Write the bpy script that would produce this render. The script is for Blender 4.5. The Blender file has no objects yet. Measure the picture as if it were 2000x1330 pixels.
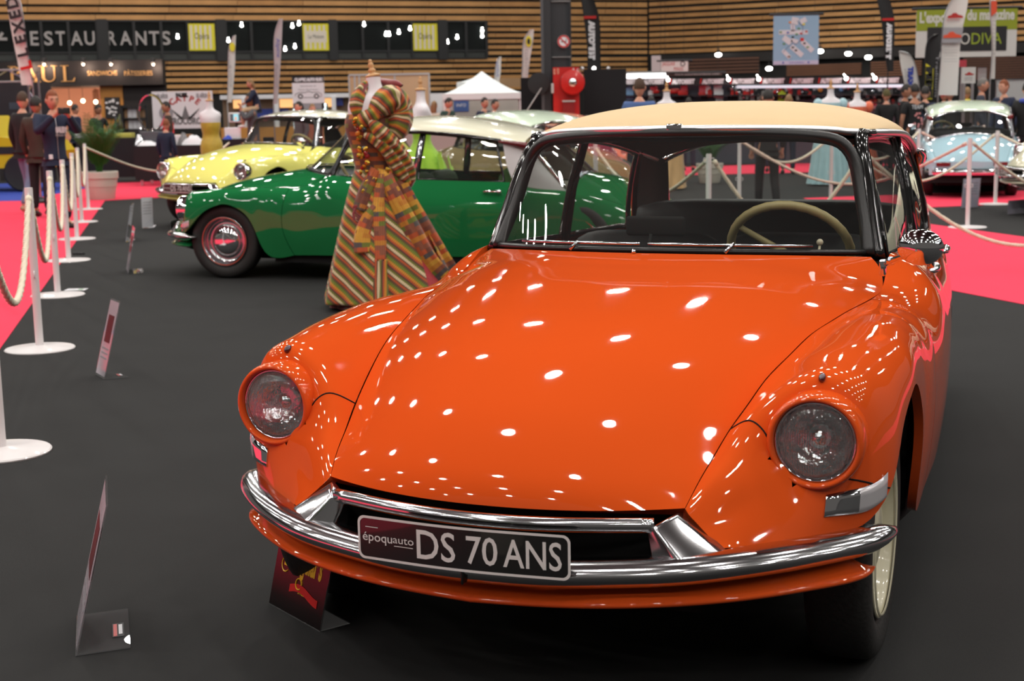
import bpy, math, random
import numpy as np
from mathutils import Vector, Matrix

SC = bpy.context.scene
COL = SC.collection
D = bpy.data
PI = math.pi
random.seed(7)
rng = np.random.default_rng(7)

# ------------------------------------------------------------------ camera
FPX, PITCH, ROLL, CAMH = 2777.78, 0.1626, 0.0181, 1.4458
cam = D.cameras.new('camera'); cam_o = D.objects.new('camera', cam); COL.objects.link(cam_o)
cam.sensor_width = 36.0; cam.lens = 50.0; cam.clip_end = 400.0
_f = Vector((0, math.cos(PITCH), -math.sin(PITCH))); _u = Vector((0, math.sin(PITCH), math.cos(PITCH))); _r = Vector((1, 0, 0))
_r2 = _r * math.cos(ROLL) - _u * math.sin(ROLL); _u2 = _u * math.cos(ROLL) + _r * math.sin(ROLL)
cam_o.matrix_world = Matrix(((_r2.x, _u2.x, -_f.x, 0), (_r2.y, _u2.y, -_f.y, 0), (_r2.z, _u2.z, -_f.z, CAMH), (0, 0, 0, 1)))
cam.dof.use_dof = True; cam.dof.focus_distance = 4.0; cam.dof.aperture_fstop = 6.3
SC.camera = cam_o

# ------------------------------------------------------------------ view, world
SC.view_settings.view_transform = 'Standard'; SC.view_settings.look = 'None'
SC.view_settings.exposure = 0.0; SC.view_settings.gamma = 1.0; SC.view_settings.use_curve_mapping = False
W = D.worlds.new('hall_air'); SC.world = W; W.use_nodes = True
W.node_tree.nodes['Background'].inputs[0].default_value = (1.0, 0.93, 0.86, 1)
W.node_tree.nodes['Background'].inputs[1].default_value = 0.10
SC.cycles.max_bounces = 8; SC.cycles.transparent_max_bounces = 24; SC.cycles.caustics_reflective = False; SC.cycles.caustics_refractive = False
SC.cycles.sample_clamp_indirect = 4.0; SC.cycles.use_adaptive_sampling = False

# ------------------------------------------------------------------ hall lamps: round high-bay lights in rows under the dark roof
LAMP_Z = 11.0
LAMP_W = 132.0
lamp_data = D.lights.new('ceiling_light', 'AREA'); lamp_data.shape = 'DISK'; lamp_data.size = 0.62
lamp_data.energy = LAMP_W; lamp_data.color = (1.0, 0.955, 0.90)
LAMPS = []
for _iy in range(-2, 11):
    for _ix in range(-4, 5):
        LAMPS.append((_ix * 5.2 + (1.3 if _iy % 2 else -1.3), _iy * 4.8 - 1.0))
for _x, _y in LAMPS:
    _o = D.objects.new('ceiling_light', lamp_data); COL.objects.link(_o); _o.location = (_x, _y, LAMP_Z)

# ------------------------------------------------------------------ helpers: placing
def ray(u, v):
    cr, sr, cp, sp = math.cos(ROLL), math.sin(ROLL), math.cos(PITCH), math.sin(PITCH)
    dx, dy = u - 1000.0, v - 665.0
    x = cr * dx - sr * dy; y = sr * dx + cr * dy
    return np.array((x / FPX, cp - sp * y / FPX, -sp - cp * y / FPX))
CAMP = np.array((0, 0, CAMH))
def gp(u, v, z=0.0):
    d = ray(u, v); return CAMP + d * ((z - CAMH) / d[2])
def at(u, v, Y):
    d = ray(u, v); return CAMP + d * (Y / d[1])

# ------------------------------------------------------------------ helpers: objects
def props(o, label=None, cat=None, group=None, kind=None):
    if label: o['label'] = label
    if cat: o['category'] = cat
    if group: o['group'] = group
    if kind: o['kind'] = kind
    return o
def thing(name, label, cat, loc=(0, 0, 0), rz=0.0, group=None):
    o = D.objects.new(name, None); COL.objects.link(o); o.location = loc; o.rotation_euler = (0, 0, rz)
    o.empty_display_size = 0.1
    return props(o, label, cat, group)
def link(name, me, parent=None, loc=None, rot=None):
    o = D.objects.new(name, me); COL.objects.link(o)
    if parent is not None: o.parent = parent
    if loc is not None: o.location = loc
    if rot is not None: o.rotation_euler = rot
    return o
def copy_tree(o, parent=None):
    c = o.copy(); COL.objects.link(c)
    if parent is not None: c.parent = parent
    for ch in list(o.children): copy_tree(ch, c)
    return c

class MB:
    """collects polygons and links them as one mesh"""
    def __init__(s): s.v = []; s.f = []; s.m = []
    def add(s, vs, fs, mi=0, M=None):
        n = len(s.v)
        if M is not None: vs = [tuple(M @ Vector(p)) for p in vs]
        s.v += [tuple(map(float, p)) for p in vs]
        s.f += [tuple(i + n for i in f) for f in fs]; s.m += [mi] * len(fs)
        return s
    def box(s, lo, hi, mi=0, M=None):
        (a, b, c), (d, e, f) = lo, hi
        return s.add([(a, b, c), (d, b, c), (d, e, c), (a, e, c), (a, b, f), (d, b, f), (d, e, f), (a, e, f)],
                     [(0, 3, 2, 1), (4, 5, 6, 7), (0, 1, 5, 4), (1, 2, 6, 5), (2, 3, 7, 6), (3, 0, 4, 7)], mi, M)
    def cbox(s, c, size, mi=0, M=None):
        return s.box([c[i] - size[i] / 2 for i in range(3)], [c[i] + size[i] / 2 for i in range(3)], mi, M)
    def rbox(s, c, size, r=0.01, seg=3, mi=0, M=None):
        # box with rounded vertical and horizontal edges (superellipsoid-like rounding by rings)
        hx, hy, hz = [max(q / 2 - r, 1e-4) for q in size]; vs = []; fs = []
        lat = [(-PI / 2 + PI / 2 * i / seg, -1) for i in range(seg + 1)] + [(PI / 2 * i / seg, 1) for i in range(seg + 1)]
        lon = []
        for qd, (sx, sy) in enumerate(((1, 1), (-1, 1), (-1, -1), (1, -1))):
            for i in range(seg + 1): lon.append((qd * PI / 2 + PI / 2 * i / seg, sx, sy))
        for th, sz in lat:
            for ph, sx, sy in lon:
                vs.append((c[0] + sx * hx + r * math.cos(th) * math.cos(ph), c[1] + sy * hy + r * math.cos(th) * math.sin(ph), c[2] + sz * hz + r * math.sin(th)))
        n = len(lon); R = len(lat)
        for i in range(R - 1):
            for j in range(n): fs.append((i * n + j, i * n + (j + 1) % n, (i + 1) * n + (j + 1) % n, (i + 1) * n + j))
        fs.append(tuple(range(n - 1, -1, -1))); fs.append(tuple((R - 1) * n + j for j in range(n)))
        return s.add(vs, fs, mi, M)
    def lathe(s, prof, seg=32, mi=0, M=None, cap=True):
        vs = []; fs = []
        for r, z in prof:
            for j in range(seg):
                a = 2 * PI * j / seg; vs.append((r * math.cos(a), r * math.sin(a), z))
        for i in range(len(prof) - 1):
            for j in range(seg): fs.append((i * seg + j, i * seg + (j + 1) % seg, (i + 1) * seg + (j + 1) % seg, (i + 1) * seg + j))
        if cap:
            if prof[0][0] > 1e-5: fs.append(tuple(range(seg - 1, -1, -1)))
            if prof[-1][0] > 1e-5: fs.append(tuple((len(prof) - 1) * seg + j for j in range(seg)))
        return s.add(vs, fs, mi, M)
    def tube(s, path, r, seg=10, mi=0, closed=False, M=None, flat=1.0):
        P = [Vector(p) for p in path]; n = len(P); vs = []; fs = []
        rr = r if hasattr(r, '__len__') else [r] * n
        T = []
        for i in range(n):
            a = P[(i - 1) % n] if (closed or i) else P[0]; b = P[(i + 1) % n] if (closed or i < n - 1) else P[-1]
            t = (b - a); T.append(t.normalized() if t.length > 1e-9 else Vector((0, 0, 1)))
        N = T[0].orthogonal().normalized()
        if abs(T[0].z) < 0.95: N = (Vector((0, 0, 1)) - T[0] * T[0].z).normalized()
        for i in range(n):
            N = (N - T[i] * N.dot(T[i])); N = N.normalized() if N.length > 1e-6 else T[i].orthogonal().normalized()
            B = T[i].cross(N)
            for j in range(seg):
                a = 2 * PI * j / seg; q = P[i] + N * (rr[i] * math.cos(a) * flat) + B * (rr[i] * math.sin(a)); vs.append(tuple(q))
        for i in range(n if closed else n - 1):
            k = (i + 1) % n
            for j in range(seg): fs.append((i * seg + j, i * seg + (j + 1) % seg, k * seg + (j + 1) % seg, k * seg + j))
        if not closed:
            fs.append(tuple(range(seg - 1, -1, -1))); fs.append(tuple((n - 1) * seg + j for j in range(seg)))
        return s.add(vs, fs, mi, M)
    def grid(s, P, mi=0, flip=False, M=None, wrap=False):
        P = np.asarray(P); n, m = P.shape[:2]; fs = []
        for i in range(n - 1):
            for j in range(m if wrap else m - 1):
                k = (j + 1) % m; q = (i * m + j, i * m + k, (i + 1) * m + k, (i + 1) * m + j)
                fs.append(q[::-1] if flip else q)
        return s.add(P.reshape(-1, 3).tolist(), fs, mi, M)
    def ball(s, c, r, seg=16, rings=10, mi=0, M=None):
        rx, ry, rz = r if hasattr(r, '__len__') else (r, r, r); vs = [(c[0], c[1], c[2] - rz)]; fs = []
        for i in range(1, rings):
            th = -PI / 2 + PI * i / rings
            for j in range(seg):
                a = 2 * PI * j / seg; vs.append((c[0] + rx * math.cos(th) * math.cos(a), c[1] + ry * math.cos(th) * math.sin(a), c[2] + rz * math.sin(th)))
        vs.append((c[0], c[1], c[2] + rz)); L = len(vs) - 1
        for j in range(seg): fs.append((0, 1 + (j + 1) % seg, 1 + j)); fs.append((L, L - seg + j, L - seg + (j + 1) % seg))
        for i in range(rings - 2):
            for j in range(seg): fs.append((1 + i * seg + j, 1 + i * seg + (j + 1) % seg, 1 + (i + 1) * seg + (j + 1) % seg, 1 + (i + 1) * seg + j))
        return s.add(vs, fs, mi, M)
    def prism(s, poly, lo, hi, axis=1, mi=0, M=None):
        # polygon in the two other axes, extruded along axis
        n = len(poly); vs = []
        for d in (lo, hi):
            for p in poly:
                q = [p[0], p[1]]; q.insert(axis, d); vs.append(tuple(q))
        fs = [tuple(range(n)), tuple(range(2 * n - 1, n - 1, -1))] + [(i, i + n, (i + 1) % n + n, (i + 1) % n) for i in range(n)]
        return s.add(vs, fs, mi, M)
    def mesh(s, name, mats=None, smooth=False, recalc=False):
        me = D.meshes.new(name); me.from_pydata(s.v, [], s.f)
        if mats is not None:
            for m in (mats if isinstance(mats, (list, tuple)) else [mats]): me.materials.append(m)
            if len(me.materials) > 1: me.polygons.foreach_set('material_index', s.m)
        if recalc:
            import bmesh
            bm = bmesh.new(); bm.from_mesh(me); bmesh.ops.recalc_face_normals(bm, faces=bm.faces); bm.to_mesh(me); bm.free()
        if smooth == 'auto':
            me.shade_smooth(); me.set_sharp_from_angle(angle=0.7)
        elif smooth: me.shade_smooth()
        me.update()
        return me
    def build(s, name, mats, parent=None, smooth=False, loc=None, rot=None, recalc=False):
        return link(name, s.mesh(name, mats, smooth, recalc), parent, loc, rot)

def dense(path, n):
    return spl(np.asarray(path, float), n)
def spl(P, n, t=None):
    """natural cubic spline through P (k x d), chord-length, sampled at n places (or at t in 0..1)"""
    P = np.asarray(P, float); k = len(P)
    d = np.linalg.norm(np.diff(P, axis=0), axis=1); d = np.maximum(d, 1e-6)
    x = np.concatenate([[0], np.cumsum(d)]); x /= x[-1]
    return spl_x(x, P, np.linspace(0, 1, n) if t is None else np.asarray(t, float))
def spl_x(x, P, q):
    P = np.asarray(P, float); k = len(x); hh = np.diff(x)
    if k < 3:
        w = ((q - x[0]) / (x[-1] - x[0]))[:, None]; return P[0] * (1 - w) + P[1] * w
    A = np.zeros((k, k)); B = np.zeros((k, P.shape[1])); A[0, 0] = A[-1, -1] = 1
    for i in range(1, k - 1):
        A[i, i - 1] = hh[i - 1]; A[i, i] = 2 * (hh[i - 1] + hh[i]); A[i, i + 1] = hh[i]
        B[i] = 6 * ((P[i + 1] - P[i]) / hh[i] - (P[i] - P[i - 1]) / hh[i - 1])
    Mm = np.linalg.solve(A, B); i = np.clip(np.searchsorted(x, q, side='right') - 1, 0, k - 2)
    h_ = hh[i][:, None]; a = ((x[i + 1] - q)[:, None]) / h_; b = ((q - x[i])[:, None]) / h_
    return a * P[i] + b * P[i + 1] + ((a ** 3 - a) * Mm[i] + (b ** 3 - b) * Mm[i + 1]) * h_ ** 2 / 6
def patch(ctrl, tb, ta):
    """control net (B x A x 3) -> dense grid at parameter values tb (0..1 along B) and ta (0..1 along A)"""
    ctrl = np.asarray(ctrl, float)
    rows = np.stack([spl(r, 0, ta) for r in ctrl])
    d = np.linalg.norm(np.diff(ctrl, axis=0), axis=2).mean(1); x = np.concatenate([[0], np.cumsum(d)]); x /= x[-1]
    return spl_x(x, rows.reshape(len(ctrl), -1), np.asarray(tb, float)).reshape(len(tb), len(ta), 3)

# ------------------------------------------------------------------ materials
MATS = {}
def mat(name, col, rough=0.5, metal=0.0, spec=0.5, coat=0.0, emit=None, es=0.0, noise=0.0, nscale=20.0, bump=0.0, bscale=60.0, alpha=1.0, sheen=0.0, coat_rough=0.03):
    if name in MATS: return MATS[name]
    m = D.materials.new(name); m.use_nodes = True; nt = m.node_tree; b = nt.nodes['Principled BSDF']
    c = (*col, 1) if len(col) == 3 else col
    b.inputs['Base Color'].default_value = c; b.inputs['Roughness'].default_value = rough; b.inputs['Metallic'].default_value = metal
    b.inputs['Specular IOR Level'].default_value = spec; b.inputs['Coat Weight'].default_value = coat; b.inputs['Coat Roughness'].default_value = coat_rough
    if sheen: b.inputs['Sheen Weight'].default_value = sheen
    if emit is not None: b.inputs['Emission Color'].default_value = (*emit, 1); b.inputs['Emission Strength'].default_value = es
    if noise or bump:
        tc = nt.nodes.new('ShaderNodeTexCoord')
    if noise:
        n = nt.nodes.new('ShaderNodeTexNoise'); n.inputs['Scale'].default_value = nscale; n.inputs['Detail'].default_value = 6
        nt.links.new(tc.outputs['Object'], n.inputs['Vector'])
        mx = nt.nodes.new('ShaderNodeMix'); mx.data_type = 'RGBA'
        mx.inputs['A'].default_value = tuple(q * (1 - noise) for q in c[:3]) + (1,); mx.inputs['B'].default_value = tuple(min(1, q * (1 + noise)) for q in c[:3]) + (1,)
        nt.links.new(n.outputs['Fac'], mx.inputs['Factor']); nt.links.new(mx.outputs['Result'], b.inputs['Base Color'])
    if bump:
        n2 = nt.nodes.new('ShaderNodeTexNoise'); n2.inputs['Scale'].default_value = bscale; n2.inputs['Detail'].default_value = 4
        nt.links.new(tc.outputs['Object'], n2.inputs['Vector'])
        bp = nt.nodes.new('ShaderNodeBump'); bp.inputs['Strength'].default_value = bump; bp.inputs['Distance'].default_value = 0.01
        nt.links.new(n2.outputs['Fac'], bp.inputs['Height']); nt.links.new(bp.outputs['Normal'], b.inputs['Normal'])
    MATS[name] = m
    return m
def glass_mat(name, tint=(1, 1, 1), refl=1.0, rough=0.0, haze=0.0):
    """thin pane: a clear sheet with a Fresnel reflection, a trace of dirt"""
    if name in MATS: return MATS[name]
    m = D.materials.new(name); m.use_nodes = True; nt = m.node_tree; nt.nodes.clear()
    out = nt.nodes.new('ShaderNodeOutputMaterial'); tr = nt.nodes.new('ShaderNodeBsdfTransparent'); gl = nt.nodes.new('ShaderNodeBsdfGlossy')
    fr = nt.nodes.new('ShaderNodeFresnel'); mx = nt.nodes.new('ShaderNodeMixShader'); mu = nt.nodes.new('ShaderNodeMath'); mu.operation = 'MULTIPLY'; mu.use_clamp = True
    tr.inputs[0].default_value = (*tint, 1); gl.inputs['Roughness'].default_value = rough; fr.inputs['IOR'].default_value = 1.5; mu.inputs[1].default_value = refl * 1.7
    ge = nt.nodes.new('ShaderNodeNewGeometry'); io = nt.nodes.new('ShaderNodeMapRange'); io.inputs['To Min'].default_value = 1.5; io.inputs['To Max'].default_value = 1 / 1.5
    nt.links.new(ge.outputs['Backfacing'], io.inputs['Value']); nt.links.new(io.outputs[0], fr.inputs['IOR'])
    nt.links.new(fr.outputs[0], mu.inputs[0]); nt.links.new(mu.outputs[0], mx.inputs[0]); nt.links.new(tr.outputs[0], mx.inputs[1]); nt.links.new(gl.outputs[0], mx.inputs[2])
    last = mx
    if haze:
        df = nt.nodes.new('ShaderNodeBsdfDiffuse'); df.inputs[0].default_value = (.8, .8, .8, 1); m2 = nt.nodes.new('ShaderNodeMixShader'); m2.inputs[0].default_value = haze
        nt.links.new(mx.outputs[0], m2.inputs[1]); nt.links.new(df.outputs[0], m2.inputs[2]); last = m2
    nt.links.new(last.outputs[0], out.inputs[0]); MATS[name] = m
    return m
def srgb(r, g, b):
    f = lambda c: c / 12.92 if c <= 0.04045 else ((c + 0.055) / 1.055) ** 2.4
    return (f(r / 255), f(g / 255), f(b / 255))

CHROME = mat('chrome', (0.82, 0.82, 0.84), 0.07, 1.0)
STEEL = mat('polished_steel', (0.55, 0.56, 0.58), 0.16, 1.0)
RUBBER = mat('black_rubber', (0.012, 0.012, 0.012), 0.35)
GLOSSBLACK = mat('gloss_black', (0.008, 0.008, 0.008), 0.12, coat=0.6)
BLACK = mat('matt_black', (0.010, 0.010, 0.010), 0.8, spec=0.2)
TYRE = mat('tyre_rubber', (0.016, 0.015, 0.014), 0.62, bump=0.2, bscale=80)
SEATBLACK = mat('black_upholstery', (0.012, 0.012, 0.013), 0.6, bump=0.15, bscale=40)
GLASS = glass_mat('window_glass', (0.93, 0.96, 0.94), 1.0, 0.0, 0.012)
CLEAR = glass_mat('clear_glass', (0.97, 0.98, 0.98), 1.0)
WHITE = mat('white_paint', (0.80, 0.79, 0.78), 0.35, coat=0.2)
PLASTICWHITE = mat('white_plastic', (0.78, 0.78, 0.80), 0.45)

# ------------------------------------------------------------------ lettering
def text_geom(txt, size=1.0, extrude=0.0, bold=0.0, space=1.0, shear=0.0, sx=1.0):
    """letters as polygons in the xz plane facing -y, left-bottom at the origin; returns (verts, faces, width)"""
    cu = D.curves.new('lettering', 'FONT'); cu.body = txt; cu.size = size; cu.extrude = extrude; cu.offset = bold; cu.space_character = space; cu.shear = shear; cu.resolution_u = 3
    o = D.objects.new('lettering', cu); COL.objects.link(o)
    bpy.context.view_layer.update()
    dg = bpy.context.evaluated_depsgraph_get(); me = o.evaluated_get(dg).to_mesh()
    vs = [(v.co.x * sx, -v.co.z, v.co.y) for v in me.vertices]; fs = [tuple(p.vertices) for p in me.polygons]
    o.evaluated_get(dg).to_mesh_clear(); D.objects.remove(o); D.curves.remove(cu)
    w = max([v[0] for v in vs], default=0.0)
    return vs, fs, w
def lettering(txt, size, m, parent, loc=(0, 0, 0), rot=(0, 0, 0), center=False, width=None, name='lettering', **k):
    vs, fs, w = text_geom(txt, size, **k)
    x0 = min([v[0] for v in vs], default=0.0)
    sc = 1.0 if width is None else width / max(w - x0, 1e-6)
    off = (w - x0) * sc / 2 if center else 0.0
    vs = [((v[0] - x0) * sc - off, v[1], v[2]) for v in vs]
    b = MB(); b.add(vs, fs)
    return b.build(name, m, parent, False, loc, rot)
# ------------------------------------------------------------------ floor and carpets
CARPET = mat('charcoal_carpet', (.0195, .0195, .0195), .92, spec=.25, noise=.22, nscale=2.2, bump=.25, bscale=420)
PINK = mat('pink_carpet', srgb(238, 66, 92), .95, spec=.15, noise=.06, nscale=1.5, bump=.2, bscale=300)
props(MB().grid(np.array([[(-45, -14, 0), (45, -14, 0)], [(-45, 75, 0), (45, 75, 0)]])).build('floor', CARPET), kind='structure')
def carpet(label, pts, z=.004):
    b = MB(); P = [(p[0], p[1]) for p in pts]; n = len(P)
    b.add([(x, y, z) for x, y in P] + [(x, y, .0005) for x, y in P], [tuple(range(n))] + [(i, (i + 1) % n, (i + 1) % n + n, i + n) for i in range(n)])
    return props(b.build('pink_carpet', PINK, recalc=True), label, 'carpet')
g2 = lambda u, v: tuple(gp(u, v)[:2])
e0, e1 = np.array(g2(0, 682)), np.array(g2(205, 392)); dr = (e0 - e1) / np.linalg.norm(e0 - e1)
bk = np.array(g2(310, 386)); dk = (bk - e1) / np.linalg.norm(bk - e1)
carpet('pink carpet aisle running along the rope row up to the palm planter', [tuple(e0 + dr * 9), tuple(e1), tuple(e1 + dk * 8), tuple(np.array(g2(310, 357)) + dk * 8), g2(205, 358), (-26, 33.5), (-26, -6)])
a0, a1 = np.array(g2(1430, 340)), np.array(g2(1790, 332)); b0, b1 = np.array(g2(1430, 327)), np.array(g2(1790, 309))
dv = (a1 - a0) / np.linalg.norm(a1 - a0)
carpet('narrow pink carpet strip behind the light blue car, seen through the orange car', [tuple(a0 - dv * 3), tuple(a1 + dv * 1.5), tuple(b1 + dv * 1.5), tuple(b0 - dv * 3)])
p0, p1, p2, p3 = [np.array(g2(*q)) for q in ((1780, 380), (1985, 373), (1988, 392), (1783, 407))]
q0, q1, q2, q3 = [np.array(g2(*q)) for q in ((1800, 436), (2000, 463), (2000, 595), (1860, 568))]
d1 = (p1 - p0) / np.linalg.norm(p1 - p0); d2 = (q1 - q0) / np.linalg.norm(q1 - q0); d3 = (q2 - q3) / np.linalg.norm(q2 - q3)
carpet('wide pink carpet strip crossing behind the barrier in front of the light blue car', [tuple(p0 - d1 * 1.8), tuple(p1 + d1 * 8), tuple(p2 + d1 * 8), tuple(p3 - d1 * .45), tuple(q0 - d2 * .25 + np.array((0, .02))), tuple(q0 - d2 * 1.4 + np.array((0, .02))), tuple(q0 - d2 * 1.9 + np.array((0, .6)))])
carpet('broad pink carpet beside the orange car door, inside the sagging rope', [tuple(q0 - d2 * .25), tuple(q1 + d2 * 9), tuple(q2 + d3 * 9), tuple(q3 - d3 * 1.2), tuple(q0 - d2 * 1.6)])

# ------------------------------------------------------------------ back wall: black, clad with wooden slats
WOOD = mat('oak_slat', srgb(176, 128, 74), .6, noise=.35, nscale=1.4)
WOODB = mat('oak_slat_pale', srgb(190, 142, 86), .6, noise=.3, nscale=1.1)
WOODD = mat('dark_slat', srgb(96, 62, 46), .6, noise=.3, nscale=1.3)
BACKING = mat('black_cladding', (.006, .0055, .005), .8)
A1, B1 = 53.7, .33
def onw(u, v, off=0.0):
    d = ray(u, v); t = (A1 - off) / (d[1] - B1 * d[0]); return CAMP + d * t
CORN = onw(1265, 104)
B2 = -.54; A2 = CORN[1] - B2 * CORN[0]
def onr(u, v, off=0.0):
    d = ray(u, v); t = (A2 - off) / (d[1] - B2 * d[0]); return CAMP + d * t
u1 = np.array((1, B1)) / math.hypot(1, B1); n1 = np.array((u1[1], -u1[0])); u2 = np.array((1, B2)) / math.hypot(1, B2); n2 = np.array((u2[1], -u2[0]))
def wall_frame(org, u, n):
    # local: X along the wall, -Y out of the wall towards the hall, Z up
    return Matrix(((u[0], -n[0], 0, org[0]), (u[1], -n[1], 0, org[1]), (0, 0, 1, 0), (0, 0, 0, 1)))
O1 = np.array((CORN[0], CORN[1])); M1 = wall_frame(O1, u1, n1); M2 = wall_frame(O1, u2, n2)
def sof(P, k=1):      # distance along wall from the corner
    return float((np.array(P[:2]) - O1) @ (u1 if k == 1 else u2))
wall_back = props(MB().box((-34, .10, 0), (.4, .30, 12)).build('wall_back', BACKING), kind='structure'); wall_back.matrix_world = M1
wall_right = props(MB().box((-.4, .10, 0), (32, .30, 12)).build('wall_right', BACKING), kind='structure'); wall_right.matrix_world = M2
props(MB().box((-45, -14, 12.4), (45, 75, 12.6)).build('ceiling', mat('dark_roof', (.035, .028, .022), .9)), kind='structure')
PLANK = {}
def plank(L, h, m, parent, s, z, depth=.07):
    key = (round(L, 2), round(h, 3))
    if key not in PLANK: PLANK[key] = MB().box((.008, -depth, 0), (L - .008, 0.0, h)).mesh('plank', None)
    if len(PLANK[key].materials) == 0: PLANK[key].materials.append(None)
    o = link('plank', PLANK[key], parent, (s, .095 - random.uniform(0, .02), z)); o.material_slots[0].link = 'OBJECT'; o.material_slots[0].material = m
    return o
def zrow(f, u, v): return f(u, v)[2]
joint = 2.05
def row(parent, s0, s1, z, h, shift, mats=(WOOD, WOODB), jl=joint):
    k = math.floor((s0 - shift) / jl); a = s0
    while a < s1 - .05:
        b = min(shift + (k + 1) * jl, s1); k += 1
        if b - a > .05: plank(b - a, h, random.choice(mats), parent, a, z)
        a = b
px_m = lambda u, v, k=1: float((onw if k == 1 else onr)(u, v)[1]) / FPX
SL = sof(onw(-40, 60)); SWIN = sof(onw(952, 60))
for v in (-24, -9, 6, 20.5, 35):
    row(wall_back, SL, 0, zrow(onw, 600, v + 4.5), 9 * px_m(600, v), .4 + .3 * random.random(), jl=2.3)
for v in (46.5, 57.5, 69, 80.5, 92, 103.5):
    row(wall_back, SWIN, 0, zrow(onw, 1000, v + 3), 6.3 * px_m(1000, v), .9 * random.random())
for v in (119.5, 131, 142.5, 154, 166, 177):
    row(wall_back, sof(onw(318, 130)), 0, zrow(onw, 600, v + 3), 6.3 * px_m(600, v), .9 * random.random())
SR = sof(onr(2040, 60), 2)
for v in (-17, -5, 7, 19.5, 31.5, 43.5, 55.5, 67, 78.5, 90, 101):
    row(wall_right, .05, SR, zrow(onr, 1300, v + 3.2), 6.6 * px_m(1300, v, 2), .9 * random.random(), jl=2.15)
# recess under the slatted gallery
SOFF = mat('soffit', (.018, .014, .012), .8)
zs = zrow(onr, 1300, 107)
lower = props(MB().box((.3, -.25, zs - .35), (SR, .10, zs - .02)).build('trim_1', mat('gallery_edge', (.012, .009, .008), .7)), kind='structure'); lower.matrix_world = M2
def panel_slats(u0, u1_, v0, v1, n, name_label, m, off):
    a, b = onr(u0, v1, off), onr(u1_, v0, off); L = float(np.linalg.norm(b[:2] - a[:2])); hz = (onr(u0, v0, off)[2] - a[2])
    t = thing('slat_screen', name_label, 'screen', (0, 0, 0)); M = wall_frame(a[:2], u2, n2); t.matrix_world = M
    MB().box((0, .05, a[2]), (L, .10, a[2] + hz)).build('back_board', BACKING, t)
    for i in range(n):
        z = a[2] + hz * (i + .2) / n; me = MB().box((0, 0, 0), (L, .045, hz / n * .62)).mesh('plank', [m]); link('plank', me, t, (0, 0, z))
    MB().box((0, .06, 0), (.08, .10, a[2])).build('leg', BACKING, t); MB().box((L - .08, .06, 0), (L, .10, a[2])).build('leg', BACKING, t)
panel_slats(1300, 1482, 116, 148, 5, 'dark brown slatted screen under the gallery behind the white sign', WOODD, 2.0)
panel_slats(1536, 1682, 127, 149, 6, 'brown slatted screen under the blue plan banner', mat('brown_slat', srgb(126, 84, 60), .6, noise=.3, nscale=1.2), 2.0)
panel_slats(1700, 1800, 120, 150, 6, 'brown slatted screen behind the second black feather flag', mat('brown_slat', (1, 1, 1)), 2.0)
panel_slats(1880, 2010, 113, 156, 9, 'reddish brown slatted screen under the green and white magazine banner', WOODD, 2.0)

# ------------------------------------------------------------------ restaurant windows on the first floor
ROOMBLACK = mat('dark_room', (.008, .008, .008), .9)
FRAME = mat('black_frame', (.010, .011, .012), .45)
PANEGLASS = glass_mat('restaurant_glass', (.75, .8, .8), .8)
LOWPANE = mat('grey_low_pane', (.045, .05, .047), .25)
za, zb, zc_ = zrow(onw, 600, 41), zrow(onw, 600, 100.5), zrow(onw, 600, 115.5)
bays = [(-40, 190, (28, 81, 134)), (210, 422, (262, 315, 367)), (441, 642, (491, 592)), (657, 855, (708, 758, 805)), (872, 950, (910,))]
for i, (u0, u1_, mull) in enumerate(bays):
    s0, s1 = sof(onw(u0, 70)), sof(onw(u1_, 70)); t = thing('window_%d' % (i + 1), None, None); t['kind'] = 'structure'; t.matrix_world = M1
    MB().box((s0, .085, zc_), (s1, .098, za)).build('dark_back', ROOMBLACK, t)
    for q, zz in (('rail', zb), ('rail', zc_), ('rail', za)): MB().box((s0, -.04, zz - .03), (s1, .085, zz + .03)).build(q, FRAME, t)
    edges = [u0] + list(mull) + [u1_]
    for u in edges: s = sof(onw(u, 70)); MB().box((s - .045, -.05, zc_), (s + .045, .085, za)).build('mullion', FRAME, t)
    for k in range(len(edges) - 1):
        c, d = sof(onw(edges[k], 70)) + .045, sof(onw(edges[k + 1], 70)) - .045
        MB().box((c, .0, zb + .03), (d, .01, za - .03)).build('pane', PANEGLASS, t)
        MB().box((c, .02, zc_ + .03), (d, .03, zb - .03)).build('low_pane', LOWPANE, t)
for i, (u0, u1_) in enumerate(((190, 210), (422, 441), (642, 657), (855, 872))):
    s0, s1 = sof(onw(u0, 70)), sof(onw(u1_, 70)); o = props(MB().box((s0, -.10, zc_ - .05), (s1, .09, za + .05)).build('trim_%d' % (i + 2), FRAME), kind='structure'); o.matrix_world = M1
GREYL = mat('grey_letter', srgb(165, 160, 158), .5)
sg = thing('restaurant_sign', 'large grey capital letters on the upper windows spelling RESTAURANTS', 'sign'); sg.matrix_world = M1
zl0, zl1 = zrow(onw, 300, 88), zrow(onw, 300, 61)
for ch, u0, u1_ in (('R', 33, 50), ('E', 59, 75), ('S', 86, 103), ('T', 109, 127), ('A', 138, 161), ('U', 165, 185), ('R', 210, 227), ('A', 234, 257), ('N', 264, 286), ('T', 291, 311), ('S', 315, 333)):
    s0, s1 = sof(onw(u0, 75)), sof(onw(u1_, 75)); vs, fs, w = text_geom(ch, 1, extrude=.02, bold=.018); x0 = min(v[0] for v in vs); z0, z1 = min(v[2] for v in vs), max(v[2] for v in vs)
    MB().add([(s0 + (v[0] - x0) / (w - x0) * (s1 - s0), -.03 + v[1] * .5, zl0 + (v[2] - z0) / (z1 - z0) * (zl1 - zl0)) for v in vs], fs).build('letter', GREYL, sg)
kn = thing('cutlery_sign', 'grey cross shaped pictogram on the window before the word sign', 'sign'); kn.matrix_world = M1
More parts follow.
